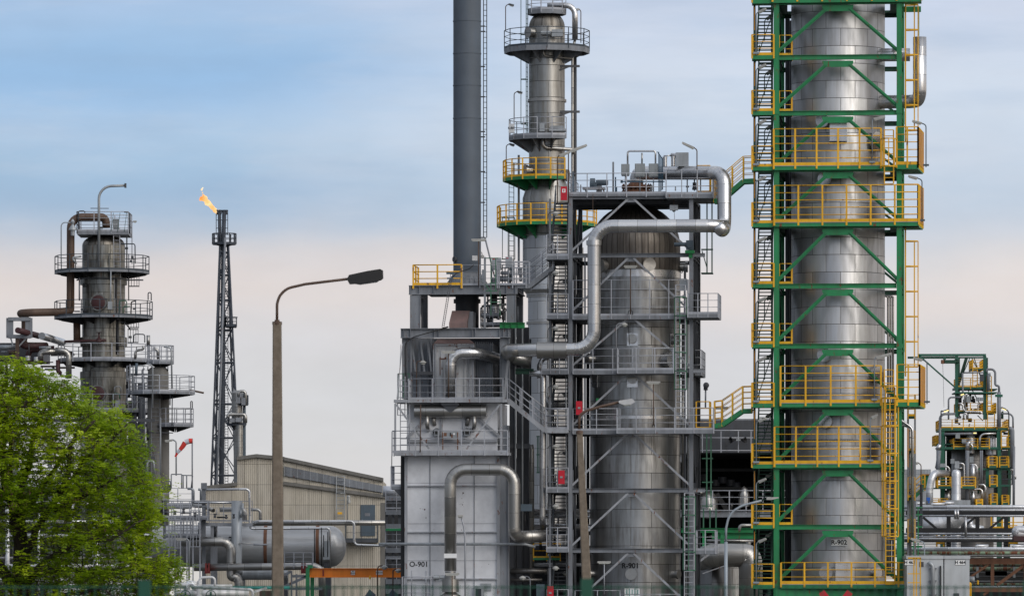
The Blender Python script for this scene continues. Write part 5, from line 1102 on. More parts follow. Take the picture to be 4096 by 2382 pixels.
for (py, x0, x1, rr_, n_, a0, a1) in ((1087, 220, 596, .0, 14, -180, 180), (1268, 219, 609, .0, 16, -180, 180), (1441, 233, 606, 0, 14, -180, 180), (1643, 240, 610, 0, 14, -180, 180)):
    c_, r_ = cen(x0, x1); ringdeck(lc, c_, lz_(py), rl - .2, r_, 1.12, a0, a1, n_, 'steel', 'rail_dark' if py < 1400 else 'rail', 8, .55, 2, .16, 2, rr=.03, brm='steel_black')
c_, r_ = cen(316, 520); pp = [V3(c_.x + r_ * s1, c_.y + r_ * s2, lz_(930)) for s1, s2 in ((-1, -1), (1, -1), (1, 1), (-1, 1))]
platform(lc, 'platform', pp, .26, 'steel', 'rail', 1.4, 3, [pp + [pp[0]]], 1.2, .03)
mb = MB()
for x in (930, 985, 1040): mb.beam(W(A(x, 475), YL - 1.9), W(A(x + 20, 315), YL - 1.9), .03, .03)
part(lc, 'guard_bars', mb, 'green_dark')
mb = MB(); mb.obox(W(A(970, 410), YL - 1.5), V3(.22, 0, 0), V3(0, .15, 0), V3(0, 0, .36)); bx_ = part(lc, 'instrument_box', mb, 'box_grey')
mb = MB(); mb.pipe([W(A(828, 770), YL - 1.9), W(A(828, 95), YL - 1.9), W(A(1040, 88), YL - 1.9)], .095, 1.1, 10); dv = part(lc, 'davit', mb, 'galv')
mb = MB(); mb.obox(W(A(1050, 88), YL - 1.9), V3(.07, 0, 0), V3(0, .12, 0), V3(0, 0, .16)); mb.tube(W(A(757, 278), YL - 1.9), W(A(910, 279), YL - 1.9), .03, 6); part(dv, 'end_plate', mb, 'steel_dark')
lb, cg = MB(), MB(); ladder(lb, None, W(A(988, 1180), YL - 1.7), W(A(975, 440), YL - 1.7), V3(.45, 0, 0), V3(0, -1, 0)); ladder(lb, None, W(A(1015, 1500), YL - 1.8), W(A(1015, 1190), YL - 1.8), V3(.5, 0, 0), V3(0, -1, 0)); l_ = part(lc, 'ladder', lb, 'rail')
for (x, y0, y1) in ((1115, 1190, 1275), (1118, 835, 930), (1110, 1290, 1400)):
    cg = MB()
    for dx in (-38, -18, 5, 28, 46): cg.beam(W(A(x + dx, y0), YL), W(A(x + dx, y1), YL), .04, .04)
    for y in (y0, y1): cg.beam(W(A(x - 40, y), YL), W(A(x + 48, y), YL), .4, .06)
    part(l_, 'safety_cage', cg, 'steel_dark')
mb = MB(); mb.pipe([W(A(640, 880), YL - 1.8), W(A(700, 862), YL - 1.8), W(A(1020, 865), YL - 1.8), W(A(1060, 878), YL - 1.4), W(A(1200, 878), YL - 1.2)], .05, .1, 8); part(lc, 'spray_ring', mb, 'steel_dark')
for pa in ([A(660, 490), A(655, 300), A(705, 300), A(712, 315)], [A(1040, 310), A(1085, 312), A(1085, 490)], [A(1120, 740), A(1010, 575), A(1130, 575), A(1132, 740)][1:] , [A(1240, 1045), A(1240, 982), A(1266, 982), A(1266, 1050)], [A(1118, 1400), A(1122, 1330), A(1212, 1332), A(1212, 1400)]):
    mb = MB(); mb.pipe([W(p, YL - 1.6) for p in pa], .04, .15, 8); part(lc, 'gate_loop', mb, 'rail_dark')
singlepipe('rusty_overhead_pipe', [W(A(890, 440), YL), W(A(885, 352), YL), W(A(592, 352), YL - 1.2), W(A(590, 1140), YL - 1.2), W(A(545, 1145), YL - 1.2), W(A(150, 1152), YL - 2), W(A(212, 1170), YL + .8), W(A(212, 1300), YL + .8), W(A(190, 1400), YL + .8), W(A(220, 1430), YL + .8), W(A(390, 1432), YL)], .29, 'rust_brown', 'long rusty pipe looping down beside the old column and out to the left', bend=.85, n=16)
mb = MB(); mb.tube(W(A(603, 1110), YL - 1.5), W(A(603, 660), YL - 1.5), .04, 6); mb.tube(W(A(645, 1400), YL - .5), W(A(643, 1230), YL - .5), .26, 12); single('rusty_downpipe', mb, 'rust_brown', 'short rusty downpipe left of the old column below its second platform', 'pipe')
t_ = thing('hanging_lamp', 'old hooded lamp on a bent pole left of the old column', 'lamp', W(A(512, 745), YL - 2)); mb = MB(); mb.pipe([W(A(512, 745), YL - 2), W(A(512, 395), YL - 2), W(A(605, 398), YL - 2)], .04, .3, 8); part(t_, 'pole', mb, 'pole_grey'); mb = MB(); mb.rev(W(A(609, 460), YL - 2), [(.03, .8), (.16, .6), (.08, .4), (.28, .1), (.3, 0), (.16, 0), (.14, -.4), (0, -.45)], 14); part(t_, 'lamp_head', mb, 'galv')
t_ = thing('hanging_lamp', 'thin pole lamp hanging in front of the old column between the upper platforms', 'lamp', W(A(926, 1130), YL - 3.4)); mb = MB(); mb.tube(W(A(926, 1130), YL - 3.4), W(A(928, 800), YL - 3.4), .05, 7); part(t_, 'pole', mb, 'galv'); mb = MB(); mb.obox(W(A(922, 1090), YL - 3.4), V3(.16, 0, 0), V3(0, .1, 0), V3(0, 0, .28)); part(t_, 'switch_box', mb, 'galv')
tubelamp('column_lamp', 'lamp on a thin pole right of the old column top', W(A(1105, 745), YL - .5), 3.0, V3(.2, 0, 0), .25, pm='rail', tilt=0, lowbox=False, r=.03)
singlepipe('valve_pipe', [W(B(630, 160), YL - 1.8), W(B(900, 150), YL - 2.2), W(B(1035, 145), YL - 2.2)], .1, 'maroon', 'maroon pipe with a valve crossing in front of the old column', n=10)
mb = MB(); q = W(B(966, 70), YL - 2.2); mb.rev(q, [(.22, -.02), (.24, 0), (.22, .02), (0, .01)], 14); mb.tube(q, W(B(966, 150), YL - 2.2), .06, 6); mb.rev(W(B(966, 150), YL - 2.2), [(0, -.2), (.2, -.1), (.2, .1), (0, .3)], 12); single('valve', mb, 'maroon', 'dark valve with a handwheel on the maroon pipe', 'valve')
# twin thin columns
tc2 = thing('twin_column', 'pair of slim stained concrete coloured columns right of the old column', 'column', V3((632 - CX) * .01791, 394, 0)); Y2 = 394.0; m2 = Y2 / F
def z2(py): return ZC + (HZ - py) * m2
cA = V3((616 - CX) * m2, Y2, 0); cB = V3((645 - CX) * m2, Y2 + 1.2, 0); cD = V3((632 - CX) * m2, Y2 + .2, 0)
mb = MB(); mb.rev(cA, [(27 * m2, 0), (27 * m2, z2(1570))], 28); part(tc2, 'shell', mb, 'concrete_grey'); mb = MB(); mb.rev(cB, [(28 * m2, 0), (28 * m2, z2(1570))], 28); part(tc2, 'shell', mb, 'concrete_grey')
mb = MB(); mb.rev(cD, [(42 * m2, z2(1572)), (42 * m2, z2(1492)), (40 * m2, z2(1478)), (30 * m2, z2(1468)), (0, z2(1466))], 32); part(tc2, 'head', mb, 'concrete_grey')
for s_ in (-1, 1): mb = MB(); mb.rev(cD + V3(s_ * 40 * m2, -.3, z2(1474)), [(0, -.03), (.16, -.03), (.16, .03), (0, .03)], 12, axis=V3(1, 0, 0)); part(tc2, 'lifting_lug', mb, 'steel_dark')
for (py, x0, x1) in ((1446, 590, 694), (1568, 515, 778), (1697, 632, 773)):
    r_ = (x1 - x0) / 2 * m2; ringdeck(tc2, V3(((x0 + x1) / 2 - CX) * m2, Y2, 0), z2(py), .15 if py != 1446 else .1, r_, 1.15, -180, 180, 12, 'steel', 'rail', 6, .5, 3, .18, 2, rr=.028, brm='steel_black')
c_ = V3((627 - CX) * m2, Y2 - 2, 0); pp = [W((x, 2016), Y) for x, Y in ((488, 391), (767, 391), (767, 394.5), (488, 394.5))]
for k in pp: k.z = pp[0].z
platform(tc2, 'platform', pp, .26, 'steel', 'rail', 1.15, 3, [[pp[0], pp[1], pp[2]]], 1.1, .028)
lb, cg = MB(), MB(); ladder(lb, cg, W(B(1520, 1465), Y2 - .8), W(B(1520, 720), Y2 - .8), V3(.6, 0, 0), V3(0, -1, 0), 1.5, 2.4, hr=.35, strips=3, rr=.022); part(tc2, 'ladder', lb, 'steel'); 
mb = MB(); mb.pipe([W(B(1490, 800), Y2 - 2.2), W(B(1492, 390), Y2 - 2.2), W(B(1430, 375), Y2 - 2.2)], .05, .3, 8); mb.pipe([W(B(1680, 620), Y2 - 2.2), W(B(1672, 215), Y2 - 2.2), W(B(1600, 210), Y2 - 2.2)], .06, .3, 8); part(tc2, 'gate_loop', mb, 'galv')
mb = MB(); mb.pipe([W(B(1878, 820), Y2), W(B(1878, 742), Y2), W(B(1862, 742), Y2), W(B(1862, 820), Y2)], .035, .1, 6); mb.tube(W(B(1425, 1045), Y2 - 1), W(B(1690, 1050), Y2 - 1), .04, 6); part(tc2, 'spray_pipe', mb, 'steel_dark')
for lab, xs in (('left of three dark pipes rising behind the old column', 1310), ('middle of three dark pipes rising behind the old column', 1372), ('right of three dark pipes rising behind the old column', 1405)): mb = MB(); mb.tube(V3(*W(B(xs, 900), 398)[:2], 0), W(B(xs, 560), 398), .2 if xs != 1405 else .12, 12); single('dark_riser', mb, 'steel_dark', lab, 'pipe', 'dark pipes behind the old column')
mb = MB(); mb.tube(W(B(1448, 200), 396), W(B(1448, 98), 396), .13, 10); single('vent_pipe', mb, 'pipe_dull', 'short silver vent pipe between the old column and the twin column', 'pipe')
for lab, pa, r_ in (('small silver loop pipe between the two column heads', [B(1320, 330), B(1320, 245), B(1400, 235), B(1400, 200)], .09), ('silver bend pipe under the top platform of the twin column', [B(1490, 232), B(1540, 235), B(1545, 330)], .12)):
    mb = MB(); mb.pipe([W(p, 395) for p in pa], r_, .3, 10); single('loop_pipe', mb, 'pipe_dull', lab, 'pipe')
singlepipe('yellowish_pipe', [W(B(1850, 632), 395), W(B(1990, 660), 395)], .07, 'rust_brown', 'thin brownish pipe stub sticking out right of the twin column', n=8)
mb = MB(); a = W(C_ := (0, 0), 400) if False else None
# rectangular pipe support and clutter at the far left
fr_ = thing('pipe_support', 'square galvanised steel frame standing at the far left', 'steel frame', V3(*W(A(160, 1400), 398)[:2], 0))
for (x0, y0, x1, y1) in ((70, 1205, 255, 1205), (70, 1350, 255, 1350), (82, 1195, 82, 1362), (242, 1195, 242, 1362)): mb = MB(); mb.beam(W(A(x0, y0), 398), W(A(x1, y1), 398), .5, .26); part(fr_, 'beam', mb, 'steel')
mb = MB(); q = W(A(145, 1362), 398); mb.beam(V3(q.x, q.y, 0), q, .26, .26); part(fr_, 'post', mb, 'rust_brown')
for (x0, y0, x1, y1) in ((90, 1365, 110, 1430), (220, 1365, 160, 1430)): mb = MB(); mb.beam(W(A(x0, y0), 398), W(A(x1, y1), 398), .1, .1); part(fr_, 'strut', mb, 'galv')
singlepipe('stub_pipe', [W(A(148, 1298), 396), W(A(325, 1345), 400)], .22, 'maroon', 'thick maroon pipe stub poking through the square frame', n=14)
singlepipe('stub_pipe', [W(A(350, 1345), 394), W(A(525, 1398), 402)], .26, 'pipe_bright', 'silver pipe with a flat round end beside the square frame', n=16)
singlepipe('elbow_pipe', [W(B(205, 130), 399), W(B(215, 205), 399), W(B(450, 208), 399)], .22, 'maroon', 'maroon elbow pipe below the square frame, upper of two', bend=.5, n=14)
singlepipe('elbow_pipe', [W(B(275, 330), 400), W(B(280, 240), 400), W(B(530, 228), 400)], .22, 'maroon', 'maroon elbow pipe below the square frame, lower of two', bend=.5, n=14)
singlepipe('elbow_pipe', [W(B(395, 330), 398), W(B(395, 262), 398), W(B(560, 255), 398)], .22, 'pipe_dull', 'dull silver elbow pipe left of the old column', bend=.5, n=14)
singlepipe('elbow_pipe', [W(B(540, 245), 397), W(B(672, 250), 397), W(B(672, 520), 397)], .21, 'pipe_dull', 'bright silver elbow pipe turning down beside the old column', bend=.6, n=16)
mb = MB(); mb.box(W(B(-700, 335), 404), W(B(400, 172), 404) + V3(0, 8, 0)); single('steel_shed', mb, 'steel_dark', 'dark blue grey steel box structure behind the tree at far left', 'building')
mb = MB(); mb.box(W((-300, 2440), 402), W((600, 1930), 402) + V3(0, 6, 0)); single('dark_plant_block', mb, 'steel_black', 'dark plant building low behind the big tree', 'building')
pr_ = thing('pipe_rack', 'multi level pipe rack half hidden behind the big tree', 'pipe rack', V3(*W((250, 2300), 390)[:2], 0))
for x in (-250, -60, 60, 200, 330, 470): mb = MB(); q = W((x, 1600), 390); mb.beam(V3(q.x, q.y, 0), q, .3, .3); part(pr_, 'post', mb, 'steel')
for y in (1680, 1830, 1960, 2050, 2170, 2290): mb = MB(); mb.beam(W((-300, y), 390), W((620, y), 390), .4, .22); part(pr_, 'beam', mb, 'steel_dark')
for x in (-60, 200, 330): mb = MB(); mb.beam(W((x, 1990), 389), W((x + 130, 1780), 389), .15, .15); part(pr_, 'brace', mb, 'steel')
nth = ['topmost', 'second', 'third', 'fourth', 'fifth', 'sixth', 'seventh', 'eighth', 'ninth', 'tenth']
for i, (y, r_) in enumerate(((1700, .2), (1800, .12), (1880, .16), (1940, .32), (2013, .2), (2085, .12), (2140, .15), (2230, .1), (2262, .16), (2320, .2))):
    singlepipe('rack_pipe', [W((-300, y), 388 - (i % 3)), W(((280, 300, 420, 420, 600, 640, 640, 640, 640, 640)[i], y), 388 - (i % 3))], r_, 'pipe_white' if i % 3 != 1 else 'pipe_dull', 'pale horizontal pipe glimpsed behind the tree, %s from the top' % nth[i], group='pipes of the rack behind the tree', n=12)
for i, x in enumerate((30, 155, 290, 385, 540)):
    mb = MB(); q = W((x, 2382), 386); mb.tube(V3(q.x, q.y, 0), W((x, 1950 if i != 3 else 2060), 386), (.16, .1, .14, .28, .12)[i], 10); single('rack_downpipe', mb, 'pipe_white', 'pale vertical pipe glimpsed behind the tree, %s from the left' % nth[i].replace('topmost', 'first'), 'pipe', 'pale vertical pipes behind the tree')
mb = MB(); mb.box(W(Cz(905, 885), 385), W(Cz(1005, 795), 385) + V3(0, .1, 0)); t_ = single('teal_sign', mb, 'teal', 'teal and orange panel glimpsed through the middle of the tree', 'sign'); 
sg = thing('tank_sign', 'big white board with green lettering low behind the tree', 'sign', V3(*W(Cz(1000, 1460), 384)[:2], 0)); mb = MB(); mb.box(W(Cz(607, 1560), 384), W(Cz(1400, 1290), 384) + V3(0, .12, 0)); bo = part(sg, 'board', mb, 'white')
part(bo, 'lettering', text_mb('Dieselkraftstoff', .95 * .5, W(Cz(620, 1362), 383.98), V3(1, 0, 0), V3(0, -1, 0), .01, 'LEFT', bold=.008), 'green_bright'); part(bo, 'lettering', text_mb('66', .5, W(Cz(1070, 1378), 383.98), V3(1, 0, 0), V3(0, -1, 0), .01, bold=.02), 'teal')
for x in (650, 1350): mb = MB(); q = W(Cz(x, 1500), 384.3); mb.beam(V3(q.x, q.y, 0), q, .1, .1); part(sg, 'post', mb, 'galv')

# =============================================================== flare
YF = 1100.0; mf = YF / F
def wf(x, y, d=0): return W((x, y), YF + d)
fl = thing('flare_stack', 'tall black lattice flare tower burning an orange flame', 'flare stack', V3(wf(893, 2300).x, YF, 0))
mb = MB(); mb.sweep([wf(884, 1000), wf(879, 930), wf(878, 848)], [0, 1, 2], [.3, .34, .34], 12); part(fl, 'riser', mb, 'steel_far')
mb = MB(); mb.sweep([V3(wf(880, 0).x, YF, 0), wf(889, 1600), wf(893, 1000), wf(897, 848)], [0, 1, 2, 3], [.55, .52, .42, .42], 14); part(fl, 'riser', mb, 'steel_far')
mb = MB(); mb.sweep([V3(wf(853, 0).x, YF - 4, 0), wf(883, 1500, -4), wf(901, 950, -4)], [0, 1, 2], .22, 10); part(fl, 'pilot_pipe', mb, 'steel')
legs = []
for (xt, xb, d) in ((879, 827, -4), (914, 985, -4), (881, 850, 5), (910, 960, 5)):
    a, c = wf(xt, 985, d * .4), V3(wf(xb, 2050, d).x, YF + d, 0); c = c + (a - c) * .0; legs.append((a, c)); mb = MB(); mb.tube(c, a, .22, 8, .18); part(fl, 'leg', mb, 'steel_far')
zs2 = [wf(0, y).z for y in (2300, 2080, 1900, 1750, 1615, 1450, 1320, 1200, 1100, 1010)]
def lp(i, z): a, c = legs[i]; f_ = (z - c.z) / (a.z - c.z); return c + (a - c) * f_
mb = MB()
for za_, zb_ in zip(zs2[:-1], zs2[1:]):
    for i, j in ((0, 1), (1, 3), (3, 2), (2, 0)):
        mb.tube(lp(i, za_), lp(j, zb_), .10, 5); mb.tube(lp(j, za_), lp(i, zb_), .10, 5); mb.tube(lp(i, zb_), lp(j, zb_), .13, 5)
part(fl, 'lattice', mb, 'steel_far')
mb = MB(); 
for s_ in (-.3, .3): mb.tube(wf(906, 2000) + V3(s_, 0, 0), wf(906, 1000) + V3(s_, 0, 0), .06, 4)
for k in range(90): z = wf(0, 2000).z + k * .55; mb.tube(V3(wf(906, 0).x - .3, YF, z), V3(wf(906, 0).x + .3, YF, z), .05, 4)
part(fl, 'ladder', mb, 'steel_far')
ringdeck(fl, V3(wf(897, 0).x, YF, 0), wf(0, 972).z, .4, 47 * mf, 1.9, n=12, dm='steel_far', rm='steel_far', brk=6, bd=.8, rails=2, cw=.35, post=2, rr=.08, brm='steel_far')
mb = MB()
for x in (865, 882, 895, 911): mb.tube(wf(x, 940), wf(x, 850), .08, 5)
for y in (850, 880, 912, 935): mb.tube(wf(865, y, -1), wf(911, y, -1), .07, 5)
part(fl, 'tip_cage', mb, 'steel_far')
mb = MB()
for x in (872, 880, 896, 904): mb.rev(wf(x, 846), [(.3, -.6), (.45, .3), (.3, .35)], 10)
part(fl, 'burner_tip', mb, 'steel_far')
pz = thing('flare_balcony', 'small caged balcony halfway up the flare tower', 'balcony', wf(925, 1300)); pp = [wf(903, 1297, -3), wf(946, 1297, -3), wf(946, 1297, 3), wf(903, 1297, 3)]
for k in pp: k.z = pp[0].z
platform(pz, 'platform', pp, .4, 'steel_far', 'steel_far', 1.5, 2, [pp + [pp[0]]], 1.2, .07)
mb = MB(); mb.tube(wf(870, 1268), wf(950, 1268), .12, 5); part(pz, 'handrail', mb, 'steel_far')
fm = MB(); rg = random.Random(11); path = [(876, 848), (868, 846), (860, 838), (852, 830), (843, 824), (835, 816), (828, 808), (820, 800), (812, 796), (806, 790), (818, 790), (801, 799)]; rad = [8, 11, 13, 14, 15, 15, 14, 14, 12, 9, 8, 6]
def blob(mb, c, r_, sq=1.0):
    n1_, n2_ = 10, 7; i0 = len(mb.v)
    for a in range(n2_ + 1):
        th = math.pi * a / n2_
        for b_ in range(n1_):
            ph = 2 * math.pi * b_ / n1_; d = V3(math.sin(th) * math.cos(ph), math.sin(th) * math.sin(ph), math.cos(th) * sq)
            mb.v.append(c + d * r_ * (1 + .55 * noise.noise((c + d * r_) * 1.1)))
    for a in range(n2_):
        for b_ in range(n1_): mb.face((i0 + a * n1_ + b_, i0 + a * n1_ + (b_ + 1) % n1_, i0 + (a + 1) * n1_ + (b_ + 1) % n1_, i0 + (a + 1) * n1_ + b_), True)
for (x, y), r_ in zip(path, rad): blob(fm, wf(x, y), r_ * mf * .68); blob(fm, wf(x + rg.uniform(-6, 6), y + rg.uniform(-7, 5)), r_ * mf * .5, 1.5)
part(fl, 'flame', fm, 'flame')
fm = MB()
for (x, y, r_) in ((807, 758, 7), (811, 752, 4), (810, 770, 3), (810, 779, 2.5)): blob(fm, wf(x, y), r_ * mf * .7, 1.2)
part(fl, 'flame_wisp', fm, 'flame')
# second far column beside the flare foot
YS = 900.0; ms_ = YS / F; c_ = V3((968 - CX) * ms_, YS, 0); fz_ = lambda y: ZC + (HZ - y) * ms_
s2 = thing('far_column', 'distant pale column with round platforms beside the flare foot', 'distillation column', c_)
mb = MB(); mb.rev(V3((948 - CX) * ms_, YS, 0), [(.55, 0), (.55, fz_(1700)), (.9, fz_(1700)), (.9, fz_(1570)), (.5, fz_(1560))], 24); mb.rev(V3((958 - CX) * ms_, YS - 1, 0), [(.62, 0), (.62, fz_(1700))], 20); part(s2, 'shell', mb, 'clad_c901')
mb = MB(); mb.rev(V3((976 - CX) * ms_, YS + 1, 0), [(.25, 0), (.25, fz_(1570))], 12); mb.rev(V3((968 - CX) * ms_, YS + 1, 0), [(.3, 0), (.3, fz_(1700))], 12); part(s2, 'riser', mb, 'blue_grey')
for (y, r_) in ((1614, 24), (1694, 38)): ringdeck(s2, V3(((968 if y < 1650 else 946) - CX) * ms_, YS, 0), fz_(y), .3, r_ * ms_, 1.4, n=10, dm='steel_far', rm='steel_far', brk=4, bd=1.3, rails=2, cw=.3, post=2, rr=.06)
mb = MB()
for (x, y, w_, h_) in ((953, 1600, 9, 12), (975, 1605, 8, 14), (930, 1680, 10, 8), (955, 1678, 12, 9), (966, 1580, 6, 9)): mb.obox(W((x, y), YS - 1.5), V3(w_ * ms_, 0, 0), V3(0, .8, 0), V3(0, 0, h_ * ms_))
part(s2, 'equipment', mb, 'steel')
mb = MB(); mb.pipe([W((955, 1585), YS - 2), W((955, 1563), YS - 2), W((982, 1563), YS - 2), W((982, 1620), YS - 2)], .25, .5, 8); mb.pipe([W((912, 1670), YS - 2), W((912, 1656), YS - 2), W((982, 1656), YS - 2), W((982, 1690), YS - 2)], .3, .5, 8); part(s2, 'loop', mb, 'pipe_dull')

# =============================================================== corrugated hall
YB = 420.0; wb = lambda x, y: W(D(x, y), YB)
hl = thing('corrugated_hall', 'beige corrugated industrial hall with a louvred roof monitor', 'building', V3(wb(1000, 0).x, YB, 0))
outl = [(160, 475), (462, 440), (462, 193), (640, 168), (892, 192), (892, 420), (1838, 548)]
pts = [V3(wb(160, 0).x, YB, 0)] + [wb(*p) for p in outl] + [V3(wb(1838, 0).x, YB, 0)]
mb = MB(); mb.prism(pts[::-1], V3(0, 14, 0)); part(hl, 'wall', mb, 'corrugated')
mb = MB(); mb.prism([wb(892, 415), wb(1810, 525), wb(1810, 398), wb(892, 205)][::1], V3(0, 12, 0)); mon = part(hl, 'roof_monitor', mb, 'corrugated')
def strip(mbx, P0, P1, hz, y0, y1): mbx.prism([P0, P1, P1 + UP * hz, P0 + UP * hz], V3(0, y1 - y0, 0))
mb = MB(); sh = V3(0, -.25, 0)
for (a, b_) in (((155, 478), (464, 442)), ((460, 206), (640, 181)), ((640, 181), (896, 206)), ((888, 434), (1842, 560)), ((892, 208), (1815, 402))): strip(mb, wb(*a) + sh, wb(*b_) + sh, .26, 0, 1.0 if a[0] != 888 else .9)
part(hl, 'roof_edge', mb, 'concrete_grey')
mb = MB()
for k in range(12):
    f0 = k / 12; a0 = 262 + (0); 
    y0 = 268 + k * 7.2; y1 = 452 + k * 5.2
    a, b_ = wb(900, y0), wb(1806, y1 - 6); mb.obox((a + b_) / 2 + V3(0, -.1, 0), (b_ - a) / 2, V3(0, .07, 0), UP * .022)
part(mon, 'louvre_blades', mb, 'steel'); mb = MB(); mb.prism([wb(898, 352) + V3(0, -.02, 0), wb(1808, 512) + V3(0, -.02, 0), wb(1808, 446) + V3(0, -.02, 0), wb(898, 262) + V3(0, -.02, 0)], V3(0, .01, 0)); part(mon, 'louvre_recess', mb, 'steel_black')
mb = MB()
for k in range(16): f_ = k / 15; x = 900 + 906 * f_; mb.beam(wb(x, 262 + 184 * f_) + V3(0, -.15, 0), wb(x, 352 + 158 * f_) + V3(0, -.15, 0), .04, .06)
part(mon, 'louvre_post', mb, 'galv')
mb = MB(); mb.box(wb(1605, 908) + V3(0, -.06, 0), wb(1740, 620)); dr = part(hl, 'door', mb, 'blue_grey'); mb = MB(); mb.box(wb(1644, 724) + V3(0, -.08, 0), wb(1692, 696) + V3(0, -.06, 0)); part(dr, 'grille', mb, 'steel'); mb = MB(); mb.box(wb(1618, 775) + V3(0, -.1, 0), wb(1624, 755) + V3(0, -.06, 0)); part(dr, 'handle', mb, 'galv')
mb = MB(); mb.box(wb(1393, 708) + V3(0, -.5, 0), wb(1436, 687) + V3(0, -.48, 0)); part(hl, 'warning_plate', mb, 'yellow')
lb, cg = MB(), MB(); ladder(lb, cg, wb(1420, 760) + V3(0, -.4, 0), wb(1420, 355) + V3(0, -.4, 0), V3(.62, 0, 0), V3(0, -1, 0), 2.0, 2.2, hr=.42, strips=3, rr=.03); l_ = part(hl, 'roof_ladder', lb, 'galv'); part(l_, 'safety_cage', cg, 'galv')
a = wb(1470, 945); b_ = wb(1765, 945); pp = [a + V3(0, -1.3, 0), b_ + V3(0, -1.3, 0), b_, a]; platform(hl, 'landing', pp, .2, 'steel_dark', 'rail_dark', 1.1, 2, [[pp[3], pp[0], pp[1], pp[2]]], 1.3, .025)
mb = MB(); mb.box(wb(1792, 1500), wb(1836, 600) + V3(0, -.05, 0)); part(hl, 'corner_trim', mb, 'concrete_grey')
t_ = thing('wall_lamp', 'silver cylindrical lamp on a bent arm beside the hall door', 'lamp', wb(1484, 760) + V3(0, -.6, 0)); mb = MB(); mb.pipe([wb(1484, 760) + V3(0, -.6, 0), wb(1484, 540) + V3(0, -.6, 0), wb(1500, 535) + V3(0, -.6, 0)], .04, .1, 8); part(t_, 'pole', mb, 'galv'); mb = MB(); mb.rev(wb(1500, 595) + V3(0, -.6, 0), [(.04, .5), (.12, .4), (.08, .2), (.14, .05), (.12, -.1), (0, -.15)], 12); part(t_, 'lamp_head', mb, 'lamp_grey')
for lab, pa, r_ in (('upper grey pipe running along the hall towards the furnace', [(590, 780), (1560, 775), (2020, 800)], .0),): pass
singlepipe('hall_pipe', [wb(640, 805) + V3(0, -8, 0), wb(1560, 800) + V3(0, -8, 0), wb(2100, 800) + V3(0, -8, 0)], .36 * .55, 'pipe_dull', 'grey pipe running along the hall towards the furnace', n=14)
YT = 330.0; wt = lambda x, y, d=0: W(D(x, y), YT + d)
singlepipe('tank_pipe', [wt(600, 800, 1), wt(640, 773, -1), wt(1545, 773, -1), wt(1545, 990, -1), wt(1830, 1000, -1), wt(1860, 985, -2), wt(2000, 985, -4)], .075, 'pipe_bright', 'silver pipe above the tank that drops past the hall door', bend=.25, n=12)
singlepipe('tank_pipe', [wt(150, 480, -2), wt(575, 474, -2), wt(580, 830, -2), wt(600, 840, -2), wt(1300, 836, -2), wt(1318, 850, -2), wt(1318, 1200, -2)], .07, 'pipe_bright', 'silver pipe that drops in front of the hall and runs along the tank top', bend=.25, n=12)
singlepipe('tank_pipe', [wt(0, 470, -2), wt(55, 470, -2), wt(55, 640, -2)], .08, 'galv', 'short silver gooseneck pipe by the platform left of the hall', bend=.2, n=10)
singlepipe('tank_pipe', [wt(100, 475, -1.5), wt(125, 480, -1.5), wt(125, 590, -1.5)], .08, 'galv', 'second silver gooseneck pipe by the platform left of the hall', bend=.2, n=10)
singlepipe('tank_pipe', [wt(60, 600, -3), wt(440, 600, -3)], .07, 'pipe_bright', 'thin bright horizontal pipe ending at the thick upright pipe', n=10)
singlepipe('tank_pipe', [wt(50, 625, -2.5), wt(150, 630, -2.5), wt(240, 672, -3.5)], .12, 'pipe_dull', 'slanting silver pipe left of the thick upright pipe', bend=.3, n=12)
singlepipe('tank_pipe', [wt(300, 665, 0), wt(510, 662, 0), wt(530, 690, 0), wt(530, 775, 0)], .15, 'pipe_dull', 'fat silver pipe bending down onto the tank nozzle', bend=.3, n=14)
singlepipe('tank_pipe', [wt(590, 665, 1), wt(675, 665, 1), wt(675, 790, 1)], .09, 'pipe_dull', 'thin bent pipe in front of the hall wall', bend=.2, n=10)
singlepipe('thick_upright_pipe', [wt(458, 582, -3.2), wt(455, 1240, -3.2), wt(500, 1265, -3), wt(900, 1265, -3), wt(930, 1265, -3)], .32, 'galv', 'thick blue grey upright pipe in front of the tank turning right at its foot', bend=.5, n=18)
singlepipe('brown_bend_pipe', [wt(-60, 960, -3.6), wt(405, 960, -3.6), wt(405, 1290, -3.6), wt(455, 1285, -3.6), wt(480, 1340, -3.6), wt(480, 1500, -3.6)], .28, 'pipe_dull', 'brownish pipe bending down in front of the left half of the tank', bend=.6, n=16)
singlepipe('long_low_pipe', [wt(60, 1200, -3.9), wt(1180, 1188, -3.9), wt(1245, 1230, -3.9), wt(1250, 1500, -3.9)], .22, 'pipe_dull', 'long brownish pipe with red clamps running under the tank', bend=.5, n=14)
for lab, x in (('left red pipe clamp under the tank', 186), ('right red pipe clamp under the tank', 1076)):
    t_ = thing('pipe_clamp', lab, 'clamp', wt(x, 1250, -4)); mb = MB()
    for s_ in (-13, 13): mb.obox(wt(x + s_, 1200, -4), V3(.05, 0, 0), V3(0, .25, 0), UP * .26)
    part(t_, 'strap', mb, 'oxide_red'); mb = MB(); mb.obox(wt(x, 1230, -4), V3(.13 * 1.2, 0, 0), V3(0, .2, 0), UP * .16); part(t_, 'shoe', mb, 'oxide_red')
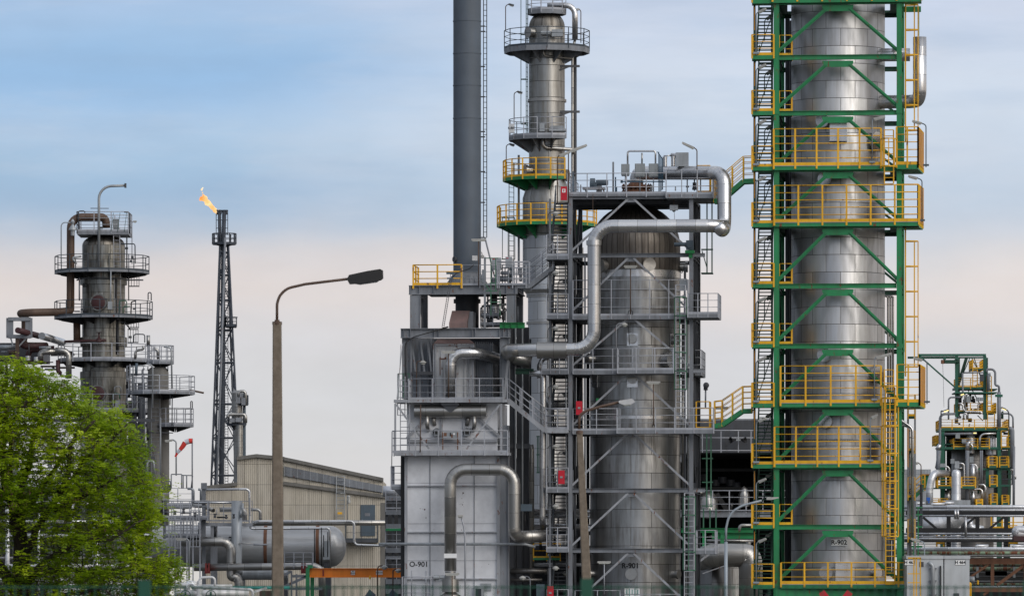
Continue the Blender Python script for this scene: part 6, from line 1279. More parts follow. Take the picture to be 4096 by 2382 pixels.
# tank
tk = thing('horizontal_tank', 'big grey horizontal pressure tank with two rusty straps', 'tank', V3(wt(700, 0).x, YT, 0)); zc_ = wt(0, 1005).z; rt = 190 / 2.318 * YT / F; x0_, x1_ = W((745, 0), YT).x, wt(1330, 0).x
mb = MB(); mb.rev(V3(x0_ - 2, YT, zc_), [(0, 0), (rt, 0), (rt, x1_ - x0_ + 2)], 56, axis=V3(1, 0, 0)); part(tk, 'shell', mb, 'tank_skin')
mb = MB(); hr_ = (1470 - 1330) / 2.318 * YT / F; mb.rev(V3(x1_, YT, zc_), [(rt * math.cos(a), hr_ * math.sin(a)) for a in [math.pi / 2 * k / 10 for k in range(11)]], 56, axis=V3(1, 0, 0)); part(tk, 'end_cap', mb, 'tank_skin')
for x in (732, 1213): mb = MB(); xx = wt(x, 0).x; mb.rev(V3(xx - .13, YT, zc_), [(rt, 0), (rt + .03, 0), (rt + .03, .2), (rt, .2)], 56, axis=V3(1, 0, 0)); part(tk, 'strap', mb, 'rust')
for x in (230, 262): mb = MB(); q = wt(x, 790, -2.0); mb.beam(V3(q.x, q.y, 0), q, .2, .2); part(tk, 'support_column', mb, 'steel_light')
mb = MB(); mb.beam(wt(168, 800, -2), wt(600, 805, -2), .4, .2); part(tk, 'walkway_beam', mb, 'steel_light')
for x in (500, 1300, 900): mb = MB(); xx = wt(x, 0).x; mb.box(V3(xx - .2, YT - .9, 0), V3(xx + .2, YT + .9, zc_ - rt * .8)); part(tk, 'saddle', mb, 'steel_dark')
part(tk, 'lettering', text_mb('D-30', .62, wt(372, 952, -rt * .97), V3(1, 0, 0), V3(0, -1, 0), .03, bold=.01), 'ink')
mb = MB()
a, b_ = wt(70, 770, -1.8), wt(600, 775, -1.8); railing(mb, [a, b_], 1.95 * .62, 3, .8, .02, .08); part(tk, 'railing', mb, 'rail')
t_ = thing('level_gauge', 'tall instrument panel with thin pipes at the right end of the tank', 'instrument', wt(1285, 1200, -2.2)); mb = MB(); mb.obox(wt(1288, 1040, -2.0), V3(.2, 0, 0), V3(0, .08, 0), UP * .55); part(t_, 'panel', mb, 'galv')
mb = MB()
for x, y0, y1 in ((1242, 830, 1200), (1177, 840, 1150), (1262, 900, 1100), (1300, 870, 1100)): mb.tube(wt(x, y1, -2.3), wt(x, y0, -2.3), .03, 6)
part(t_, 'thin_pipe', mb, 'lamp_black')
# small railed platform parts below the tank, stair stringer
mb = MB(); a, b_ = wt(900, 1180, -4.5), wt(1160, 1180, -4.5); railing(mb, [a, b_, b_ + V3(0, 1, 0)], .95 * .65 * 1.2, 3, .5, .022, .06); single('low_railing', mb, 'rail', 'small grey railing below the right part of the tank', 'railing')
# platform with cages at the left, between tree and hall
vp = thing('valve_structure', 'cluttered grey valve platform and caged ladders between the tree and the tank', 'platform', wt(0, 1400, -6)); 
for (y, x0, x1, rh) in ((2068, 650, 830, 1.0), (2140, 655, 800, .9)):
    a, b_ = W((x0, y), 326), W((x1, y), 326); pp = [a, b_, b_ + V3(0, 1.6, 0), a + V3(0, 1.6, 0)]; platform(vp, 'platform', pp, .12, 'steel', 'rail', rh, 3, [pp + [pp[0]]], .55, .022)
for x in (676, 700, 722, 748, 772, 800): mb = MB(); q = W((x, 2040 + (x % 3) * 20), 325.6); mb.beam(V3(q.x, q.y, 0), q, .07, .07); part(vp, 'post', mb, 'rail')
for (x0, x1, y0, y1) in ((675, 720, 2075, 2190), (762, 802, 2040, 2185), (700, 770, 2085, 2110)):
    mb = MB()
    for x in range(x0, x1 + 1, 12): mb.tube(W((x, y1), 325), W((x, y0), 325), .022, 5)
    for y in (y0, (y0 + y1) // 2, y1): mb.tube(W((x0, y), 325), W((x1, y), 325), .026, 5)
    part(vp, 'guard_cage', mb, 'rail')
t_ = thing('chain_wheel', 'dark toothed chain wheel hanging from a hook at the left valve platform', 'wheel', W(T(212, 205), 324)); mb = MB(); mb.rev(W(T(212, 155), 324), [(0, -.05), (.22, -.05), (.22, .05), (0, .05)], 20, axis=V3(0, 1, 0))
for k in range(18): a = 2 * math.pi * k / 18; mb.obox(W(T(212, 155), 324) + V3(math.cos(a) * .23, 0, math.sin(a) * .23), V3(.02, 0, 0), V3(0, .05, 0), V3(0, 0, .02))
part(t_, 'wheel', mb, 'steel_dark'); mb = MB(); mb.pipe([W(T(200, 50), 324), W(T(200, 70), 324), W(T(250, 66), 324), W(T(252, 140), 324)], .04, .1, 8); part(t_, 'hook', mb, 'steel')
mb = MB(); mb.box(W(T(620, 165), 327), W(T(688, 90), 327) + V3(0, .5, 0)); q = W(T(655, 165), 327.2); mb.beam(V3(q.x, q.y, 0), q, .22, .22); single('steel_column', mb, 'steel', 'square grey column with a box head in front of the hall left end', 'post')
tubelamp('bracket_lamp', 'flat lamp on a bent grey pole near the windsock', W(B(1720, 1465), 380), 2.35, V3(-.5, 0, 0), .55, pm='galv', tilt=-.1, lowbox=False, r=.05)
tubelamp('bracket_lamp', 'yellowed lamp on a bent pole in front of the left end of the tank', W(T(475, 1270), 322), 2.3, V3(-.35, 0, 0), .62, pm='galv', tilt=.02, lowbox=False, r=.05)
mb = MB(); mb.pipe([W(B(1440, 1465), 385), W(B(1440, 1325), 385), W(B(1500, 1320), 385), W(B(1510, 1465), 385)], .06, .3, 8); single('bent_pipe', mb, 'galv', 'bent silver pipe hoop in front of the twin column foot', 'pipe')
mb = MB()
for (x0, y0, x1, y1) in ((1725, 240, 1725, 380), (1830, 240, 1830, 380), (1725, 240, 1830, 240), (1830, 250, 1940, 252), (1940, 252, 1925, 380), (1880, 252, 1880, 380), (1845, 250, 1845, 380)): mb.tube(W(Cz(x0, y0), 322), W(Cz(x1, y1), 322), .035, 6)
single('safety_gate', mb, 'steel', 'grey hooped gate above the left valve platform', 'gate')
# windsock
ws = thing('windsock', 'red and white striped windsock drooping from a thin mast', 'windsock', W((769, 1955), 380)); mb = MB(); mb.tube(W((769, 1955), 380), W((769, 1752), 380), .05, 7); part(ws, 'mast', mb, 'steel'); 
sp = [B(1880, 1127), B(1845, 1130), B(1808, 1142), B(1785, 1180), B(1758, 1215), B(1730, 1245), B(1722, 1262), B(1712, 1284)]; rs_ = [.17, .19, .18, .16, .13, .10, .08, .07]; ends = [0, 2, 3, 4, 5, 7]
for k, (i, j) in enumerate(((0, 1), (1, 2), (2, 4), (4, 5), (5, 7))):
    mb = MB(); mb.sweep([W(sp[q], 380) for q in range(i, j + 1)], list(range(j - i + 1)), rs_[i:j + 1], 12, cap=False); part(ws, 'sock_band', mb, 'sock_red' if k % 2 == 0 else 'sock_white')
# =============================================================== gantry beam
YG = 312.0; wg = lambda x, y, d=0: W(D(x, y), YG + d)
gb = thing('gantry_crane', 'orange crane beam on green legs marked 8.0 t', 'crane', V3(wg(1150, 0).x, YG, 0)); mb = MB(); a, b_ = wg(1132, 1249.5), wg(2010, 1249.5); mb.ibeam(a, b_, .3, (1292 - 1207) / 2.318 * YG / F); bm_ = part(gb, 'beam', mb, 'orange')
mb = MB(); mb.box(wg(1253, 1278) + V3(0, -.17, 0), wg(1265, 1222) + V3(0, -.02, 0)); part(bm_, 'stiffener', mb, 'oxide_red')
for x0, x1, d in ((1097, 1132, -.3), (1140, 1175, .8)): mb = MB(); q0, q1 = wg(x0, 1205, d), wg(x1, 1205, d); cx_ = (q0 + q1) / 2; ww = (q1 - q0).length; mb.beam(V3(cx_.x, cx_.y, 0), cx_, .2, ww, side=V3(0, 1, 0)); part(gb, 'leg', mb, 'green')
mb = MB(); mb.box(wg(1112, 1206, -.4), wg(1165, 1178, .5)); part(gb, 'bracket', mb, 'green')
for (x0, y0, x1, y1, tx, sz_, cx_) in ((1515, 1228, 1553, 1268, '8.0 t', .15, 1534), (1748, 1228, 1810, 1266, '3200 mm', .10, 1779)):
    mb = MB(); mb.box(wg(x0, y1) + V3(0, -.06, 0), wg(x1, y0) + V3(0, -.04, 0)); pl = part(bm_, 'sign_plate', mb, 'white'); part(pl, 'lettering', text_mb(tx, sz_, wg(cx_, (y0 + y1) / 2 + (6 if tx[0] == '8' else 0)) + V3(0, -.065, 0), V3(1, 0, 0), V3(0, -1, 0), .004, bold=.002), 'ink')
    if tx[0] == '8': mb = MB(); q = wg(1534, 1236) + V3(0, -.065, 0); mb.prism([q + V3(-.05, 0, .03), q + V3(0, 0, -.03), q + V3(.05, 0, .03)], V3(0, -.004, 0)); part(pl, 'arrow', mb, 'ink')
bellamp('low_lamp', 'rusty gooseneck lamp in front of the orange beam, left of two', wg(1762, 1500, -6), 2.0 * .95, V3(.38, 0, 0), pm='rust_brown', r=.035); bellamp('low_lamp', 'rusty gooseneck lamp in front of the orange beam, right of two', wg(1905, 1500, -6), 1.8 * .95, V3(.3, 0, 0), pm='rust_brown', r=.035)
for lab, x in (('left dark tilted panel below the orange beam', 1695), ('right dark tilted panel below the orange beam', 1905)): mb = MB(); q = wg(x, 1460, -6); mb.obox(q, V3(.18, 0, -.16), V3(0, .03, 0), V3(.14, 0, .2)); mb.beam(V3(q.x, q.y, 0), q, .06, .06); single('tilted_panel', mb, 'blue_grey', lab, 'panel')
mb = MB(); q = wg(1692, 1290, -5); mb.rev(q, [(0, -.12), (.05, -.1), (.05, .06), (0, .1)], 10); single('beacon', mb, 'yellow', 'tiny yellow beacon light just below the orange beam', 'beacon')
# rack between hall and furnace
rk = thing('pipe_rack', 'dark narrow pipe rack squeezed between the hall and the furnace', 'pipe rack', V3(wg(1900, 0).x, 330, 0)); wr = lambda x, y, d=0: W(D(x, y), 335 + d)
for x in (1845, 1905, 1965): mb = MB(); q = wr(x, 540); mb.beam(V3(q.x, q.y, 0), q, .16, .16); part(rk, 'post', mb, 'steel_dark')
for y in (560, 690, 820, 1040, 1110, 1330, 1420): mb = MB(); mb.beam(wr(1838, y), wr(2050, y), .5, .3 if y != 1110 else .2); part(rk, 'beam', mb, 'steel')
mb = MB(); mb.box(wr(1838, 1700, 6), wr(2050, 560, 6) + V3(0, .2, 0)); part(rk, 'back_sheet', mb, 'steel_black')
mb = MB(); mb.beam(wr(1838, 850, -1), wr(2000, 848, -1), .3, .14); part(rk, 'green_beam', mb, 'green')
for y in (555, 900, 1180): mb = MB(); a, b_ = wr(1838, y + 100, -1), wr(2040, y + 100, -1); railing(mb, [a, b_], 1.05, 3, .7, .022, .08); part(rk, 'railing', mb, 'rail')
singlepipe('end_pipe', [wr(1812, 495, 1), wr(2000, 500, 1)], .33, 'pipe_white', 'fat white pipe disappearing behind the furnace left edge', n=16)
# white pipes low on the left
YW = 300.0; wt2 = lambda x, y, d=0: W(T(x, y), YW + d)
singlepipe('white_pipe', [wt2(300, 1330), wt2(430, 1330), wt2(520, 1310), wt2(560, 1330)], .16, 'white_pipe', 'white pipe emerging from the right edge of the tree', n=12)
singlepipe('white_pipe', [wt2(445, 1420), wt2(450, 1315), wt2(530, 1310), wt2(560, 1400)], .17, 'pipe_white', 'white elbow pipe beside the right edge of the tree', bend=.3, n=14)
singlepipe('white_pipe', [wt2(600, 1420), wt2(602, 1240), wt2(760, 1235), wt2(790, 1262), wt2(786, 1420)], .07, 'white_pipe', 'thin white hoop pipe low in front of the tank', bend=.2, n=10)
singlepipe('white_pipe', [wt2(500, 1352, -2), wt2(1250, 1385, -2), wt2(1255, 1600, -2)], .08, 'white_pipe', 'long thin white pipe sloping gently at the bottom left', bend=.2, n=10)
singlepipe('white_pipe', [wt2(300, 1430), wt2(1200, 1430)], .19, 'white_pipe', 'thick white pipe along the very bottom left', n=14)
singlepipe('white_pipe', [wt2(600, 1345, 1), wt2(1000, 1345, 1)], .1, 'white_pipe', 'bright white pipe between the hoop pipe and the sloping pipe', n=12)
mb = MB(); q = wt2(600, 1500); mb.rev(V3(q.x, q.y, 0), [(.22, 0), (.22, wt2(0, 1350).z), (.12, wt2(0, 1330).z), (.12, wt2(0, 1280).z), (0, wt2(0, 1280).z)], 18); single('white_vessel', mb, 'white_pipe', 'upright white vessel at the bottom left under the hoop pipe', 'vessel')
for lab, x in (('left black handwheel at the bottom left', 432), ('right black handwheel at the bottom left', 740)):
    t_ = thing('handwheel', lab, 'valve', wt2(x, 1490, -3)); mb = MB(); q = wt2(x, 1455, -3); pts = [q + V3(math.cos(a) * .26, 0, math.sin(a) * .26) for a in [2 * math.pi * k / 24 for k in range(25)]]; mb.sweep(pts, list(range(25)), .022, 6); mb.tube(q - V3(.26, 0, 0), q + V3(.26, 0, 0), .018, 5); mb.tube(q, q + UP * .2, .05, 6); part(t_, 'wheel', mb, 'green_dark')
singlepipe('teal_pipe', [wt2(1000, 1365, 4), wt2(1700, 1362, 4)], .08, 'teal', 'thin teal pipe at the foot of the tank', n=8)
t_ = thing('lantern', 'white angled lamp arm low left of the concrete lamp post', 'lamp', wt2(1260, 1420, -2)); mb = MB(); mb.beam(wt2(1265, 1415, -2), wt2(1420, 1362, -2), .12, .12); part(t_, 'arm', mb, 'white_pipe')
mb = MB(); mb.box(W(T(1330, 1600), 322), W(T(1500, 1400), 322) + V3(0, 1, 0)); single('brown_box', mb, 'rust_brown', 'brown box half hidden left of the concrete lamp post foot', 'box')
t_ = thing('yellow_leg_frame', 'dark steel stair frame between the tank and the green crane leg', 'steel frame', V3(wt(1000, 0).x, 324, 0))
for (x0, y0, x1, y1) in ((965, 1230, 965, 1500), (1010, 1260, 1010, 1500), (890, 1380, 1200, 1240), (900, 1270, 960, 1235), (900, 1395, 1250, 1395), (960, 1280, 1240, 1280)): mb = MB(); mb.beam(wt(x0, y0, -5), wt(x1, y1, -5), .1, .16); part(t_, 'member', mb, 'steel')

# =============================================================== dark shed between the reactors
YD = 345.0; wl = lambda x, y, d=0: W(Lz(x, y), YD + d)
ds = thing('open_shed', 'dark open sided industrial shed with a grey fascia behind the bridge', 'building', V3(wl(1350, 0).x, YD + 6, 0))
mb = MB(); mb.box(wl(1040, 392), wl(1960, 150) + V3(0, .3, 0)); part(ds, 'fascia', mb, 'steel_dark'); mb = MB(); mb.box(wl(1040, 150), wl(1960, 138) + V3(0, 14, 0)); part(ds, 'roof', mb, 'steel')
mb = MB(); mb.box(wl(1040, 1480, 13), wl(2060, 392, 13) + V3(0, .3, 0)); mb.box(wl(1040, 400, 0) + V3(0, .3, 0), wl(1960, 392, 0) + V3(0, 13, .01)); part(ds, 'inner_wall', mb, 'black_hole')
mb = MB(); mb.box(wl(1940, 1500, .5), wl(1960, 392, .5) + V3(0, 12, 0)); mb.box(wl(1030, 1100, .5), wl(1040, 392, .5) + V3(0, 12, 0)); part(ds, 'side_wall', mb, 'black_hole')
for y in (195, 250, 345): mb = MB(); mb.tube(wl(1090, y + 30, -.6), wl(1650, y + 30, -.6), .035, 6); part(ds, 'handrail', mb, 'rail')
for x in (1100, 1235, 1375, 1505, 1600): mb = MB(); mb.beam(wl(x, 390, -.6), wl(x, 230, -.6), .06, .06); part(ds, 'post', mb, 'rail')
for y in (520, 660): mb = MB(); mb.beam(wl(1040, y, 5), wl(1640, y, 5), .2, .2); part(ds, 'inner_beam', mb, 'steel_black')
for (x, y) in ((1385, 620), (1445, 640), (1490, 660), (1240, 600), (1330, 640)): mb = MB(); mb.rev(wl(x, y, 6), [(0, 0), (.28, 0), (.28, .4), (0, .4)], 12); part(ds, 'hanging_lamp', mb, 'steel_dark')
mb = MB(); a, b_ = wl(1060, 850, -1), wl(1940, 848, -1); mb.ibeam(a, b_, .3, .42); part(ds, 'walkway_beam', mb, 'steel'); mb = MB(); railing(mb, [a + UP * .2, b_ + UP * .2], 1.25, 3, 1.05, .03, .05); part(ds, 'railing', mb, 'rail')
sp_ = thing('speaker_pair', 'pair of black horn loudspeakers on the dark shed fascia', 'loudspeaker', wl(1505, 300, -.8))
for s_ in (-1, 1): mb = MB(); mb.rev(wl(1500 + s_ * 16, 295, -.8), [(.05, 0), (.06, .12), (.2, .4), (.17, .4), (.02, .1)], 16, axis=V3(s_, -.7, -.1)); part(sp_, 'horn', mb, 'lamp_black')
mb = MB(); mb.box(wl(1488, 302, -.9), wl(1520, 290, -.8)); part(sp_, 'junction', mb, 'galv')
mb = MB(); a = wl(1075, 190, -.5)
for k in range(14): f_ = k / 13; q = wl(1075 + 70 * f_, 450 - 160 * f_, -.5); mb.obox(q, V3(.15, 0, 0), V3(0, .4, 0), UP * .02)
mb.beam(wl(1070, 460, -.9), wl(1150, 290, -.9), .05, .25); railing(mb, [wl(1080, 440, -.9), wl(1150, 290, -.9)], 1.0, 2, .8, .025, 0); single('shed_stair', mb, 'steel', 'grey stair climbing to the dark shed beside the R-901 frame', 'stair')
gf = thing('green_pipe_bridge', 'green steel beams crossing behind the grey curved street lamp', 'pipe bridge', V3(wl(1400, 0).x, 335, 0)); wq = lambda x, y, d=0: W(U(x, y), 336 + d)
for (x0, y0, x1, y1, h_) in ((140, 972, 700, 972, .22), (370, 1015, 700, 1015, .26), (300, 1222, 460, 1222, .14)): mb = MB(); mb.ibeam(wq(x0, y0), wq(x1, y1), .3, h_ * 1.25); part(gf, 'beam', mb, 'green')
for (x, y0, y1) in ((447, 985, 1108), (254, 985, 1130), (312, 985, 1225)): mb = MB(); mb.beam(wq(x, y1), wq(x, y0), .22, .22); part(gf, 'post', mb, 'green')
singlepipe('shed_pipe', [wq(330, 1050, 1), wq(690, 1052, 1)], .09, 'pipe_dull', 'thin pipe under the green beams between the reactors', n=10)
singlepipe('shed_pipe', [wq(575, 975, -1), wq(580, 935, -1), wq(690, 935, -1)], .1, 'pipe_dull', 'bent pipe above the green beams next to the green tower', bend=.2, n=10)
singlepipe('big_duct', [wq(290, 1185, 1.5), wq(380, 1158, -2), wq(640, 1158, -2), wq(660, 1210, -2), wq(660, 1600, -2)], .72, 'pipe_dull', 'fat silver duct elbow between the two reactors', bend=.8, n=26)
mb = MB(); q = wq(550, 1700, 3); mb.rev(V3(wq(460, 0, 4).x, 340, 0), [(2.35, 0), (2.35, wq(0, 1232, 4).z), (2.1, wq(0, 1215, 4).z), (0, wq(0, 1212, 4).z)], 56); single('drum', mb, 'clad_r901', 'wide stained clad drum low between the two reactors', 'drum')
singlepipe('drum_pipe', [wq(430, 1250, 0), wq(430, 1700, 0)], .5, 'pipe_dark', 'dark upright pipe in front of the wide drum', n=18)
mb = MB(); mb.beam(wq(250, 1225, -4), wq(355, 1145, -4), .12, .12); mb.beam(wq(300, 1295, -4), wq(470, 1235, -4), .1, .06); single('bracket_strut', mb, 'steel_light', 'slanting grey struts under the small deck right of R-901', 'strut')
mb = MB(); q = wq(643, 1110, -1); mb.rev(q, [(.14, -.3), (.14, .35), (.17, .35), (.17, .42), (0, .42)], 12); single('duct_nozzle', mb, 'pipe_dull', 'short nozzle standing on the fat duct elbow', 'pipe')
for lab, x, y, r_ in (('pale rounded vessel deep in the dark shed, left', 340, 770, .7), ('pale small vessel deep in the dark shed, right', 610, 735, .4)): mb = MB(); mb.rev(wq(x, y, 10), [(0, -1.4 * r_), (.9 * r_, -1.2 * r_), (.9 * r_, .2), (.6 * r_, .6), (0, .8)], 20); single('shed_vessel', mb, 'pipe_dull', lab, 'vessel')
# =============================================================== right hand pipe rack and cabinets
YR = 335.0; wr2 = lambda x, y, d=0: W(Rz(x, y), YR + d)
pr = thing('pipe_rack', 'long black trussed pipe rack running out of the picture at the right', 'pipe rack', V3(wr2(600, 0).x, YR, 0)); XE = 2300
mb = MB(); mb.beam(wr2(60, 622), wr2(XE, 622), .3, .3); mb.beam(wr2(60, 637, 3), wr2(XE, 637, 3), .3, .3); part(pr, 'chord', mb, 'steel_black')
mb = MB(); mb.beam(wr2(60, 810), wr2(XE, 810), .3, .36); mb.beam(wr2(60, 810, 3), wr2(XE, 810, 3), .3, .36); part(pr, 'chord', mb, 'steel_black')
mb = MB(); mb.beam(wr2(60, 912), wr2(XE, 912), 3.0, .14); part(pr, 'lower_deck', mb, 'steel_black')
for x in (-90, 200, 490, 780, 1068, 1360, 1650, 1940): mb = MB(); mb.beam(wr2(x, 905), wr2(x, 610), .24, .24); part(pr, 'post', mb, 'steel_black')
for x in (490, 1068, 1650): mb = MB(); q = wr2(x, 900, .3); mb.beam(V3(q.x, q.y, 0), q, .3, .2); part(pr, 'leg', mb, 'steel')
for (x0, y0, x1, y1) in ((232, 672, 400, 815), (590, 812, 760, 668), (870, 812, 1045, 672), (1180, 815, 1350, 670), (1470, 815, 1640, 670)): mb = MB(); mb.beam(wr2(x0, y0), wr2(x1, y1), .14, .14); part(pr, 'brace', mb, 'steel_black')
for i, (y, r_, m_, d, t_) in enumerate(((570, 21, 'pipe_white', -1, 'fat white pipe on top of the right pipe rack'), (602, 11, 'pipe_bright', -1.6, 'bright pipe just under the fat white one on the right rack'), (659, 11, 'pipe_bright', -1, 'grey pipe across the truss openings of the right rack'), (840, 13, 'pipe_bright', -1.4, 'silver pipe below the truss, upper of three'), (868, 9, 'pipe_white', -1.2, 'thin silver pipe below the truss, middle of three'), (890, 12, 'pipe_bright', -2, 'silver pipe below the truss, lower of three'),
        (993, 22, 'pipe_white', -7, 'thick white pipe above the rusty green one at right'), (1032, 18, 'green_pale', -7.3, 'rust mottled green pipe above the grey cabinets'), (1062, 11, 'pipe_dull', -7, 'dull grey pipe below the rust mottled green pipe'), (940, 6, 'pipe_dull', -1, 'thin conduit pipe under the right rack, upper'), (960, 4, 'steel_dark', -1, 'thin dark conduit under the right rack, lower'),
        (1145, 14, 'green_pale', -4, 'green pipe just under the rusty beam at far right'), (1190, 20, 'green_pale', -3, 'thick green pipe behind the rusty truss at far right'), (1225, 9, 'pipe_dull', -3, 'thin grey pipe behind the rusty truss at far right'), (1268, 10, 'pipe_dark', -3, 'dark pipe behind the rusty truss at far right'), (1318, 11, 'pipe_dull', -3, 'silver pipe low behind the rusty truss at far right'), (1345, 10, 'green_pale', -3.5, 'green pipe low behind the rusty truss at far right'), (1378, 17, 'pipe_bright', -4, 'bright pipe along the bottom of the rusty truss at far right'))):
    singlepipe('rack_pipe', [wr2(-60 if y < 1000 or y > 1100 and False else (-60 if y < 1100 else 640), y, d), wr2(XE, y, d)], r_ / 2.518 * (YR + d) / F, m_, t_, n=14)
rt_ = thing('rusty_truss', 'rusty brown truss carrying green pipes at the lower right corner', 'truss', V3(wr2(950, 0).x, YR - 6, 0))
for (x0, y0, x1, y1, h_) in ((690, 1115, XE, 1115, .38), (690, 1400, XE, 1400, .3), (700, 1278, 905, 1140, .14), (975, 1358, 1255, 1150, .2), (1300, 1358, 1560, 1150, .2), (930, 1130, 930, 1360, .25), (1255, 1130, 1255, 1400, .2), (840, 1455, 905, 1405, .15)): mb = MB(); mb.beam(wr2(x0, y0, -6), wr2(x1, y1, -6), .2 if h_ > .2 else .1, h_ * .9); part(rt_, 'member', mb, 'rust')
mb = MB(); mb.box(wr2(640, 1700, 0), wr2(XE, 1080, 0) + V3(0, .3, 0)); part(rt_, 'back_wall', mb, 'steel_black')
mb = MB(); mb.box(wr2(860, 1260, -5), wr2(1078, 1215, -5)); part(rt_, 'clamp_block', mb, 'steel_dark')
for x in (780, 1150): mb = MB(); mb.beam(wr2(x, 1280, -4.5), wr2(x, 1170, -4.5), .14, .14); part(rt_, 'hanger', mb, 'box_grey')
mb = MB(); q = wr2(784, 1330, -6.5); mb.rev(q, [(0, -.12), (.06, -.1), (.06, .12), (0, .16)], 10); single('beacon', mb, 'yellow', 'yellow beacon light hanging before the rusty truss', 'beacon')
singlepipe('stub_pipe', [wr2(700, 1300, -8), wr2(735, 1300, -8), wr2(750, 1300, -8)], .19, 'galv', 'grey pipe stub sticking out right of cabinet H 464', n=12)
singlepipe('corner_pipe', [wr2(XE, 805, -5), wr2(1170, 800, -5), wr2(1165, 840, -5), wr2(XE, 842, -4)], .27, 'pipe_white', 'white elbow pipe at the right picture edge', bend=.4, n=14)
mb = MB(); mb.box(wr2(1145, 912, -6), wr2(XE, 862, -6) + V3(0, 1, 0)); single('brown_beam', mb, 'maroon', 'dark brown beam end under the white elbow at the right edge', 'beam')
for i, x in enumerate((557, 583, 662)): singlepipe('drop_pipe', [wr2(x, 595, -2.2), wr2(x, 690 if i < 2 else 870, -2.2)] if i < 2 else [wr2(x, 870, -2.2), wr2(x, 672, -2.2)], .07, 'pipe_bright', 'short upright silver pipe on the right rack, %s from the left' % nth[i].replace('topmost', 'first'), n=8)
for i, (x, y, x2) in enumerate(((165, 533, 250), (320, 540, 460), (455, 530, 545), (770, 960, 890), (1142, 962, 1249))): singlepipe('loop_cap_pipe', [wr2(x, y + 14, -2 if i < 3 else -7), wr2(x + 3, y, -2 if i < 3 else -7), wr2(x2, y, -2 if i < 3 else -7)], .09, 'pipe_white', ('short white pipe lying on the right rack top, %s from the left' % nth[i].replace('topmost', 'first')) if i < 3 else ('short white pipe on the thick white pipe, %s of two' % ('left' if i == 3 else 'right')), bend=.08, n=10)
mb = MB(); mb.pipe([wr2(225, 760, 6), wr2(400, 755, 6), wr2(560, 690, 6), wr2(600, 560, 6)], .62, 2.0, 24); single('bent_duct', mb, 'pipe_white', 'fat white bent duct lying behind the truss of the right rack', 'pipe')
singlepipe('bend_pipe', [wr2(700, 690, 5), wr2(705, 775, 5), wr2(760, 785, 5), wr2(840, 795, 5)], .22, 'pipe_white', 'white bend pipe behind the middle of the right truss', bend=.5, n=12)
# yellow railings glimpsed behind the truss
for i, (x0, x1, y) in enumerate(((380, 460, 700), (920, 1250, 785), (370, 440, 940), (1090, 1180, 940))):
    mb = MB(); a, b_ = wr2(x0, y, 9), wr2(x1, y, 9); railing(mb, [a, b_], 1.15, 3, .7, .035, .12); single('yellow_railing', mb, 'yellow', ('yellow railing behind the left truss bay of the right rack', 'long yellow railing behind the right truss bay', 'yellow railing under the right rack, left piece', 'yellow railing under the right rack, right piece')[i], 'railing')
# equipment cabinets
YC2 = 297.0; wc = lambda x, y, d=0: W(Rz(x, y), YC2 + d)
for (lab, x0, x1, txt, tx) in (('grey equipment cabinet marked H 463 partly hidden by the yellow railing', 70, 436, 'H 463', 98), ('pale grey equipment cabinet marked H 464', 447, 700, 'H 464', 607)):
    c_ = thing('equipment_cabinet', lab, 'cabinet', V3(wc((x0 + x1) / 2, 0).x, YC2, 0)); a, b_ = wc(x0, 1090), wc(x1, 1090); mb = MB(); mb.box(V3(a.x, YC2, 0), V3(b_.x, YC2 + 3, a.z)); bd = part(c_, 'housing', mb, 'cabinet')
    mb = MB(); mb.box(V3(a.x - .04, YC2 - .05, a.z), V3(b_.x + .04, YC2 + 3, a.z + .17)); part(c_, 'lid', mb, 'cabinet')
    mb = MB(); c0 = wc(tx, 1127, -.015); w_, h_ = .28, .145; mb.box(c0 + V3(-w_, 0, -h_), c0 + V3(w_, .012, h_)); 
    pl = part(c_, 'name_plate', mb, 'ink'); mb = MB(); mb.box(c0 + V3(-w_ + .015, -.006, -h_ + .015), c0 + V3(w_ - .015, 0, h_ - .015)); part(pl, 'plate_face', mb, 'sign_white')
    part(pl, 'lettering', text_mb(txt, .23, c0 + V3(0, -.01, 0), V3(1, 0, 0), V3(0, -1, 0), .004, bold=.008), 'ink')
    if x0 < 100:
        mb = MB(); mb.box(wc(195, 1170, -.03), wc(238, 1120, -.001)); part(c_, 'vent_grille', mb, 'steel_dark'); mb = MB(); mb.pipe([wc(287, 1120, -.2), wc(330, 1160, -.2), wc(332, 1600, -.2)], .11, .2, 12); part(c_, 'downpipe', mb, 'galv'); mb = MB(); mb.beam(wc(408, 1160, -.08), wc(408, 1560, -.08), .08, .12); part(c_, 'cable_duct', mb, 'steel_black')
        for y in (1185, 1310, 1450): mb = MB(); mb.obox(wc(332, y, -.1), V3(.2, 0, 0), V3(0, .1, 0), UP * .03); part(c_, 'pipe_clip', mb, 'steel')
    else: mb = MB(); mb.box(wc(540, 1500, -.05), wc(595, 1436, -.001)); part(c_, 'vent_grille', mb, 'steel_dark')
mb = MB(); 
for x in (140, 165, 205): mb.beam(wc(x, 1600, -2), wc(x, 1080, -2), .06, .06)
mb.beam(wc(80, 1082, -2), wc(212, 1082, -2), .06, .08)
for y in (1240, 1330): mb.beam(wc(80, y, -2), wc(212, y, -2), .05, .05)
single('yellow_ladder_frame', mb, 'yellow', 'yellow upright frame in front of cabinet H 463', 'ladder')
mb = MB(); a, b_ = wc(700, 1560, .2), wc(712, 1325, .2); mb.pipe([a, wc(698, 1330, .2), wc(712, 1340, .2), wc(714, 1560, .2)], .05, .06, 8); single('yellow_hoop', mb, 'yellow', 'yellow hoop rail right of cabinet H 464', 'railing')
